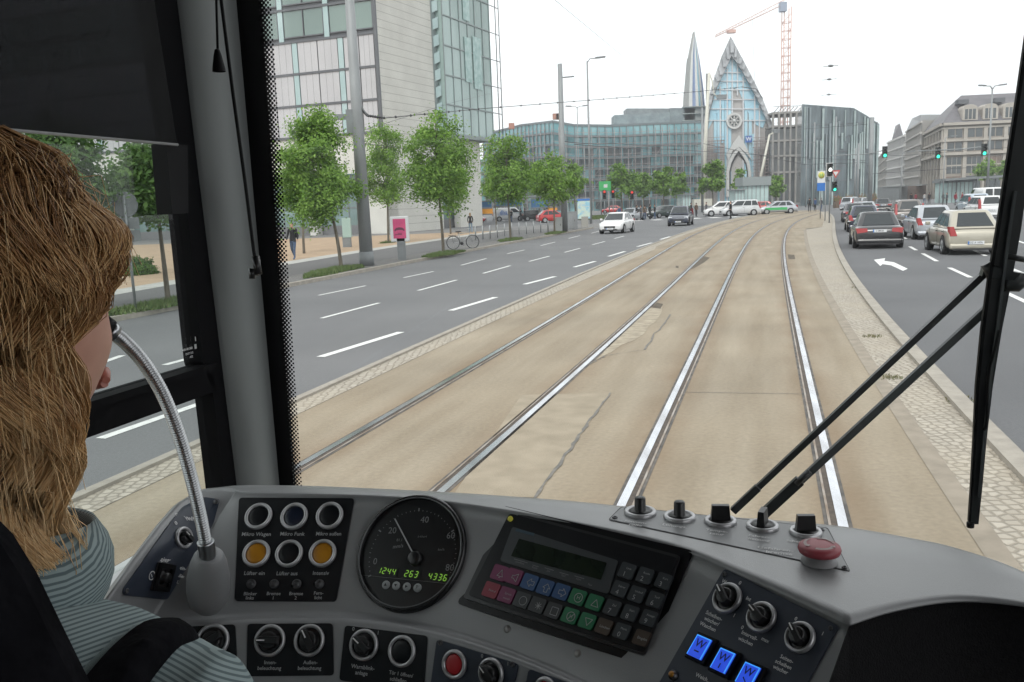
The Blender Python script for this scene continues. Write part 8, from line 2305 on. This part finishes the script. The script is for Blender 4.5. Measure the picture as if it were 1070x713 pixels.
dg = bpy.context.evaluated_depsgraph_get(); dg.update(); nb_ = bpy.data.meshes.new_from_object(bmo.evaluated_get(dg))
bpy.data.objects.remove(bmo)
off = wloc(PD); nb_.transform(Matrix.Translation(-off)); nb_.materials.clear(); nb_.materials.append(m_dskin)
nb_.polygons.foreach_set('use_smooth', [True] * len(nb_.polygons))
bo_ = bpy.data.objects.new('body', nb_); COL.objects.link(bo_); bo_.parent = PD
for s in (-1, 1):
    g = MB(); g.ball(hp(.031 * s, .082, .004), .0125, 14, 10); e_ = g.build('eye', pm('eye_white', (.6, .58, .55), rough=.15), PD); g = MB(); g.ball(hp(.031 * s, .0905, .004), .0055, 10, 6); g.build('iris', pm('iris', (.05, .08, .10), rough=.1), e_)
g = MB(); g.ball(hp(0, .104, -.062), .012, 12, 8, (1, 1, 1)); 
lp = MB(); lp.tube([hp(-.024, .090, -.064), hp(-.012, .102, -.060), hp(0, .106, -.061), hp(.012, .102, -.060), hp(.024, .090, -.064)], [.003, .0048, .005, .0048, .003], 8); lp.tube([hp(-.022, .090, -.067), hp(0, .104, -.070), hp(.022, .090, -.067)], [.003, .0055, .003], 8); lp.build('lips', pm('lips', (.44, .18, .14), rough=.4), PD)
# clothes: skin mesh with slightly larger radii, no neck or hands
def stripes(name):
    M = bpy.data.materials.new(name); M.use_nodes = True; nt = M.node_tree; b = nt.nodes['Principled BSDF']; b.inputs['Roughness'].default_value = .85
    uvn = nd(nt, 'ShaderNodeUVMap'); sp_ = nd(nt, 'ShaderNodeSeparateXYZ'); nt.links.new(uvn.outputs[0], sp_.inputs[0])
    mu = nd(nt, 'ShaderNodeMath', operation='MULTIPLY'); mu.inputs[1].default_value = 2 * PI / .0027; nt.links.new(sp_.outputs[0], mu.inputs[0])
    si = nd(nt, 'ShaderNodeMath', operation='SINE'); nt.links.new(mu.outputs[0], si.inputs[0])
    r = nd(nt, 'ShaderNodeMapRange'); r.inputs['From Min'].default_value = -.1; r.inputs['From Max'].default_value = .5; nt.links.new(si.outputs[0], r.inputs['Value'])
    mx = nd(nt, 'ShaderNodeMix', data_type='RGBA'); mx.inputs[6].default_value = (.24, .30, .30, 1); mx.inputs[7].default_value = (.085, .12, .13, 1); nt.links.new(r.outputs[0], mx.inputs[0]); nt.links.new(mx.outputs[2], b.inputs['Base Color'])
    tc = nd(nt, 'ShaderNodeTexCoord'); n = nd(nt, 'ShaderNodeTexNoise'); n.inputs['Scale'].default_value = 14; nt.links.new(tc.outputs['Object'], n.inputs['Vector']); bp = nd(nt, 'ShaderNodeBump'); bp.inputs['Strength'].default_value = .35; bp.inputs['Distance'].default_value = .012; nt.links.new(n.outputs['Fac'], bp.inputs['Height']); nt.links.new(bp.outputs[0], b.inputs['Normal'])
    return M
m_str = stripes('striped_cloth'); m_vest = pm('waistcoat', (.004, .004, .005), (.008, .008, .010), scale=40, rough=.95, bump=.2, bscale=60, spec=.05)
def garment(name, js, ed, rr, mat, vox=.006, uvf=None, keep=None, push=0):
    me = skin_mesh(js, ed, rr, 0, 2); o = bpy.data.objects.new('tmp', me); COL.objects.link(o)
    md = o.modifiers.new('r', 'REMESH'); md.mode = 'VOXEL'; md.voxel_size = vox; s_ = o.modifiers.new('s', 'SMOOTH'); s_.factor = .5; s_.iterations = 8
    dg = bpy.context.evaluated_depsgraph_get(); dg.update(); nm = bpy.data.meshes.new_from_object(o.evaluated_get(dg)); bpy.data.objects.remove(o)
    bm = bmesh.new(); bm.from_mesh(nm)
    bm.normal_update()
    if push:
        for v_ in bm.verts: v_.co += v_.normal * push
    if keep:
        for r_, f_, z_, nn_ in ((.168, 0, 0, TR), (-.168, 0, 0, TR), (.138, 0, 0, TR), (-.138, 0, 0, TR), (0, -.10, 0, TF), (0, 0, -.42, UP), (0, 0, -.19, UP)): bmesh.ops.bisect_plane(bm, geom=bm.verts[:] + bm.edges[:] + bm.faces[:], plane_co=HC + TR * r_ + TF * f_ + UP * z_, plane_no=nn_)
    if keep: bmesh.ops.delete(bm, geom=[f for f in bm.faces if not keep(f.calc_center_median())], context='FACES')
    uvl = bm.loops.layers.uv.new('UVMap')
    for f in bm.faces:
        f.smooth = True
        for l in f.loops: l[uvl].uv = (uvf(l.vert.co) if uvf else 0, 0)
    bmesh.ops.translate(bm, verts=bm.verts, vec=-wloc(PD)); bm.to_mesh(nm); bm.free(); nm.materials.clear(); nm.materials.append(mat)
    o = bpy.data.objects.new(name, nm); COL.objects.link(o); o.parent = PD; return o
J = [bp_(0, -.18, -.84), bp_(0, -.17, -.62), bp_(0, -.14, -.42), bp_(0, -.07, -.25), bp_(0, -.04, -.19)]
E_ = [(0, 1), (1, 2), (2, 3), (3, 4)]; Rr = [(.17, .15), (.155, .13), (.165, .13), (.135, .10), (.075, .075)]
for s in (-1, 1):
    i0 = len(J); J += [bp_(.155 * s, -.045, -.265), bp_(.20 * s, -.03, -.39), bp_(.225 * s, -.02, -.57), bp_(.20 * s, .08, -.615), bp_(.175 * s, .17, -.65)]
    E_ += [(3, i0), (i0, i0 + 1), (i0 + 1, i0 + 2), (i0 + 2, i0 + 3), (i0 + 3, i0 + 4)]; Rr += [.078, .070, .060, .050, .042]
def loc_(p): q = p - HC; return q.dot(TR), q.dot(TF), q.z
def uvs(p):
    r, f, z = loc_(p)
    if abs(r) > .13: return f * .55 + z * .75 + r * .25
    return z * .8 - r * .35 + f * .2
garment('blouse', J, E_, Rr, m_str, uvf=uvs)
def vk_(p):
    r, f, z = loc_(p)
    if z > -.19: return False
    if abs(r) > .168: return False
    return f < -.10 or abs(r) > .138 or z < -.42
garment('waistcoat', J[:5] + [J[5], J[10]], [(0, 1), (1, 2), (2, 3), (3, 4), (3, 5), (3, 6)], Rr[:5] + [.082, .082], m_vest, keep=vk_, push=.004)
# collar standing round the neck
g = MB(); rows = []
for q in range(6):
    t = q / 5; rr2 = .074 + .012 * t * (1 - t) * 4 - .008 * t; rows.append([bp_(math.sin(a) * rr2 * 1.05, -.03 - math.cos(a) * rr2 + .02 * t, -.20 + .062 * t - .02 * math.sin(a / 2) ** 2) for a in [2 * PI * k_ / 40 for k_ in range(40)]])
g.grid(rows, True, True); g.uv = [((p.z * .8 + (p - HC).dot(TR) * .5), 0) for p in g.v]; co_ = g.build('collar', m_str, PD); sd_ = co_.modifiers.new('t', 'SOLIDIFY'); sd_.thickness = .003
g = MB(); g.tube([bp_(math.sin(a) * .06, -.045 - math.cos(a) * .055, -.165 + .012 * math.cos(a)) for a in [PI * k_ / 14 for k_ in range(15)]], .0009, 6); g.build('necklace', pm('gold', (.7, .5, .2), rough=.25, metal=1), PD)
# ---- hair
def hairmat():
    M = bpy.data.materials.new('hair_auburn'); M.use_nodes = True; nt = M.node_tree; b = nt.nodes['Principled BSDF']; b.inputs['Roughness'].default_value = .42; b.inputs['Specular IOR Level'].default_value = .35
    ge = nd(nt, 'ShaderNodeNewGeometry'); vc = nd(nt, 'ShaderNodeVertexColor'); vc.layer_name = 'tone'; sc = nd(nt, 'ShaderNodeSeparateColor'); nt.links.new(vc.outputs[0], sc.inputs[0])
    mu = nd(nt, 'ShaderNodeMath', operation='MULTIPLY_ADD'); mu.inputs[1].default_value = .32; nt.links.new(ge.outputs['Random Per Island'], mu.inputs[0])
    m2 = nd(nt, 'ShaderNodeMath', operation='MULTIPLY'); m2.inputs[1].default_value = .72; nt.links.new(sc.outputs[0], m2.inputs[0]); nt.links.new(m2.outputs[0], mu.inputs[2])
    c = nd(nt, 'ShaderNodeValToRGB'); e = c.color_ramp.elements; e[0].position = .05; e[0].color = (.09, .045, .02, 1); e[1].position = .92; e[1].color = (.92, .70, .42, 1); k_ = e.new(.30); k_.color = (.38, .20, .085, 1); k_ = e.new(.56); k_.color = (.74, .48, .23, 1)
    nt.links.new(mu.outputs[0], c.inputs[0]); nt.links.new(c.outputs[0], b.inputs['Base Color']); return M
m_hair = hairmat()
hr = random.Random(11)
def hair_R(z):
    """radius of the hair mass about the head axis, by height above the skull centre"""
    T_ = [(-.22, .062), (-.17, .070), (-.12, .074), (-.09, .076), (-.06, .080), (-.03, .084), (.0, .089), (.03, .096), (.06, .098), (.085, .090), (.105, .076), (.125, .048), (.135, .01)]
    if z <= T_[0][0]: return T_[0][1]
    for (a, ra), (b, rb) in zip(T_, T_[1:]):
        if z <= b: t = (z - a) / (b - a); t = t * t * (3 - 2 * t) * .5 + t * .5; return ra + (rb - ra) * t
    return .01
def hpos(phi, z, depth, lx=0):
    """phi 0 = front, + = right; depth 0 outside .. 1 inside"""
    R_ = hair_R(z) * (1 - depth * .35)
    ell = 1.0 + .12 * abs(math.cos(phi))
    lob = 1 + .05 * noise.noise(V((phi * 2.2, z * 16, 3)))
    return hp(math.sin(phi) * R_ * lob, math.cos(phi) * R_ * ell * lob - .018, z)
hv = []; hf_ = []; shade_tone = []
def strand(pts, r0, tn):
    o = len(hv); n = len(pts)
    for i, p in enumerate(pts):
        d = (pts[min(i + 1, n - 1)] - pts[max(i - 1, 0)]).normalized(); a = d.cross(UP + V((.1, .2, 0))).normalized(); b = d.cross(a); r = r0 * (1 - .6 * i / n)
        for k_ in range(3): t = 2 * PI * k_ / 3; hv.append(p + a * math.cos(t) * r + b * math.sin(t) * r)
        for k_ in range(3): shade_tone.append(tn[0] + (tn[1] - tn[0]) * i / n)
    for i in range(n - 1):
        for k_ in range(3): k2 = (k_ + 1) % 3; hf_.append((o + i * 3 + k_, o + i * 3 + k2, o + i * 3 + 3 + k2, o + i * 3 + 3 + k_))
NH = 10500
locks = []
for L in range(190):
    phi = hr.uniform(.75, 2 * PI - .75) if hr.random() < .82 else hr.uniform(-.75, .75)
    locks.append((phi, hr.uniform(.02, .132), .5 * noise.noise(V((phi * 1.3, 4, 1))) + hr.uniform(-.12, .12), 4 * noise.noise(V((math.cos(phi) * 1.2, math.sin(phi) * 1.2, 7))) + hr.uniform(-.5, .5), hr.random(), hr.uniform(.5, 1.0), hr.uniform(0, .5)))
for i in range(NH):
    phi0, zr, curl, ph_, tl, lenf, dep0 = locks[i % 190]
    dphi = hr.gauss(0, .12); phi = phi0 + dphi; z0 = min(.134, zr + hr.gauss(0, .008)); front = abs(((phi + PI) % (2 * PI)) - PI) < .8
    short = (i % 190) % 5 < 2
    zend = (max(z0 - .15, -.10) + .05 * tl + hr.gauss(0, .01)) if (front or short) else (-.185 + .10 * (1 - lenf) + hr.gauss(0, .012))
    dep = min(1, max(0, dep0 + hr.gauss(0, .18))); n = 15; pts = []; sweep = curl * .6 + (.5 if phi % (2 * PI) < PI else -.5) * .35
    if front or short: sweep = (1.0 if (phi % (2 * PI)) < PI else -1.0) * (1.7 if front else 1.25)
    for k_ in range(n):
        t = k_ / (n - 1); z = z0 + (zend - z0) * (t ** 1.15)
        pw = (phi - dphi * .75 * t + sweep * t * .55 + .15 * math.sin(ph_ - z * 62) * min(1, t * 3) + hr.gauss(0, .005)) % (2 * PI)
        lim = 1.42 * min(1, max(0, (.035 - z) / .05))
        pw = max(pw, lim) if pw < PI else min(pw, 2 * PI - lim)
        p = hpos(pw, z, dep * (1 - .3 * t) - (.16 * t * t if short else 0) + .42 * math.sin(ph_ + 1.4 - z * 62) * min(1, t * 2.5))
        if k_ == 0: p = p.lerp(HC + UP * .02, .12)
        pts.append(p)
    low = -.03 + .14 * tl
    strand(pts, .00045, (low + hr.uniform(-.1, .15), low + (.95 if zend < -.1 else .5) * (.7 + .5 * tl)))  # roots darkened, ends brightened: fall of light painted into the hair colour
for i in range(300):    # loose flyaways
    z = hr.uniform(-.17, .12); phi = hr.uniform(.6 if z > .03 else 1.45, 2.4); p = hpos(phi, z, -.05); d = (p - HC); d.z = 0; d.normalize(); q = p + d * hr.uniform(.004, .014) + UP * hr.uniform(-.02, .012); r_ = q + d * hr.uniform(-.01, .006) - UP * hr.uniform(.01, .03)
    strand([p, p.lerp(q, .6), q, r_], .0004, (.5, .9))
me = bpy.data.meshes.new('hair'); me.from_pydata([tuple(p - off) for p in hv], [], hf_); me.update(); me.polygons.foreach_set('use_smooth', [True] * len(me.polygons)); me.materials.append(m_hair)
cl_ = me.color_attributes.new('tone', 'FLOAT_COLOR', 'POINT'); cl_.data.foreach_set('color', [c for t in shade_tone for c in (t, t, t, 1)])
ho = bpy.data.objects.new('hair', me); COL.objects.link(ho); ho.parent = PD
# under-layer so the scalp never shows
g = MB(); rows = []
for i in range(22):
    z = .128 - .28 * i / 21; a0 = .3 + 1.15 * min(1, max(0, (.06 - z) / .06)); rows.append([hpos(a, z, .42) for a in [a0 + (2 * PI - 2 * a0) * k_ / 39 for k_ in range(40)]])
g.grid(rows, True); g.build('hair_underlayer', pm('hair_under', (.10, .05, .025), (.17, .09, .045), scale=60, rough=.8, stretch=(3, 3, .3)), ho)
# seat behind her
SE = thing('driver_seat', 'black high-backed driver seat behind the driver', 'seat', T(hx, hf - .35, 1.0))
g = MB(); P0_ = bp_(0, -.23, 0); g.prism([PLN(x, y, P0_, TF) for x, y in ((-230, 470), (-60, 480), (-8, 512), (28, 548), (54, 590), (78, 640), (118, 722), (170, 900), (260, 1200), (-330, 1200))], TF * -.08); g.build('backrest', m_vest, SE, bevel=.012)
g = MB(); c = bp_(0, -.08, -.98); g.box(c, (.48, .50, .12), M=Matrix.Rotation(-PSI, 3, 'Z')); g.build('seat_cushion', m_vest, SE, bevel=.04)
g = MB(); g.tube([bp_(0, -.08, -1.28), bp_(0, -.08, -1.02)], .06, 16); g.build('column', m_galvd, SE)

# ================================================================== HAZE
HZ = MB(); HZ.box((0, 395, 44), (900, 830, 90)); hz_ = HZ.build('haze', None or pm('haze_dummy', (1, 1, 1))); hz_['kind'] = 'stuff'
hm_ = bpy.data.materials.new('haze_air'); hm_.use_nodes = True; nt = hm_.node_tree; nt.nodes.remove(nt.nodes['Principled BSDF'])
pv = nd(nt, 'ShaderNodeVolumePrincipled'); pv.inputs['Color'].default_value = (.93, .96, 1, 1); pv.inputs['Density'].default_value = .0006; pv.inputs['Anisotropy'].default_value = .2
nt.links.new(pv.outputs[0], nt.nodes['Material Output'].inputs['Volume']); hz_.data.materials.clear(); hz_.data.materials.append(hm_)
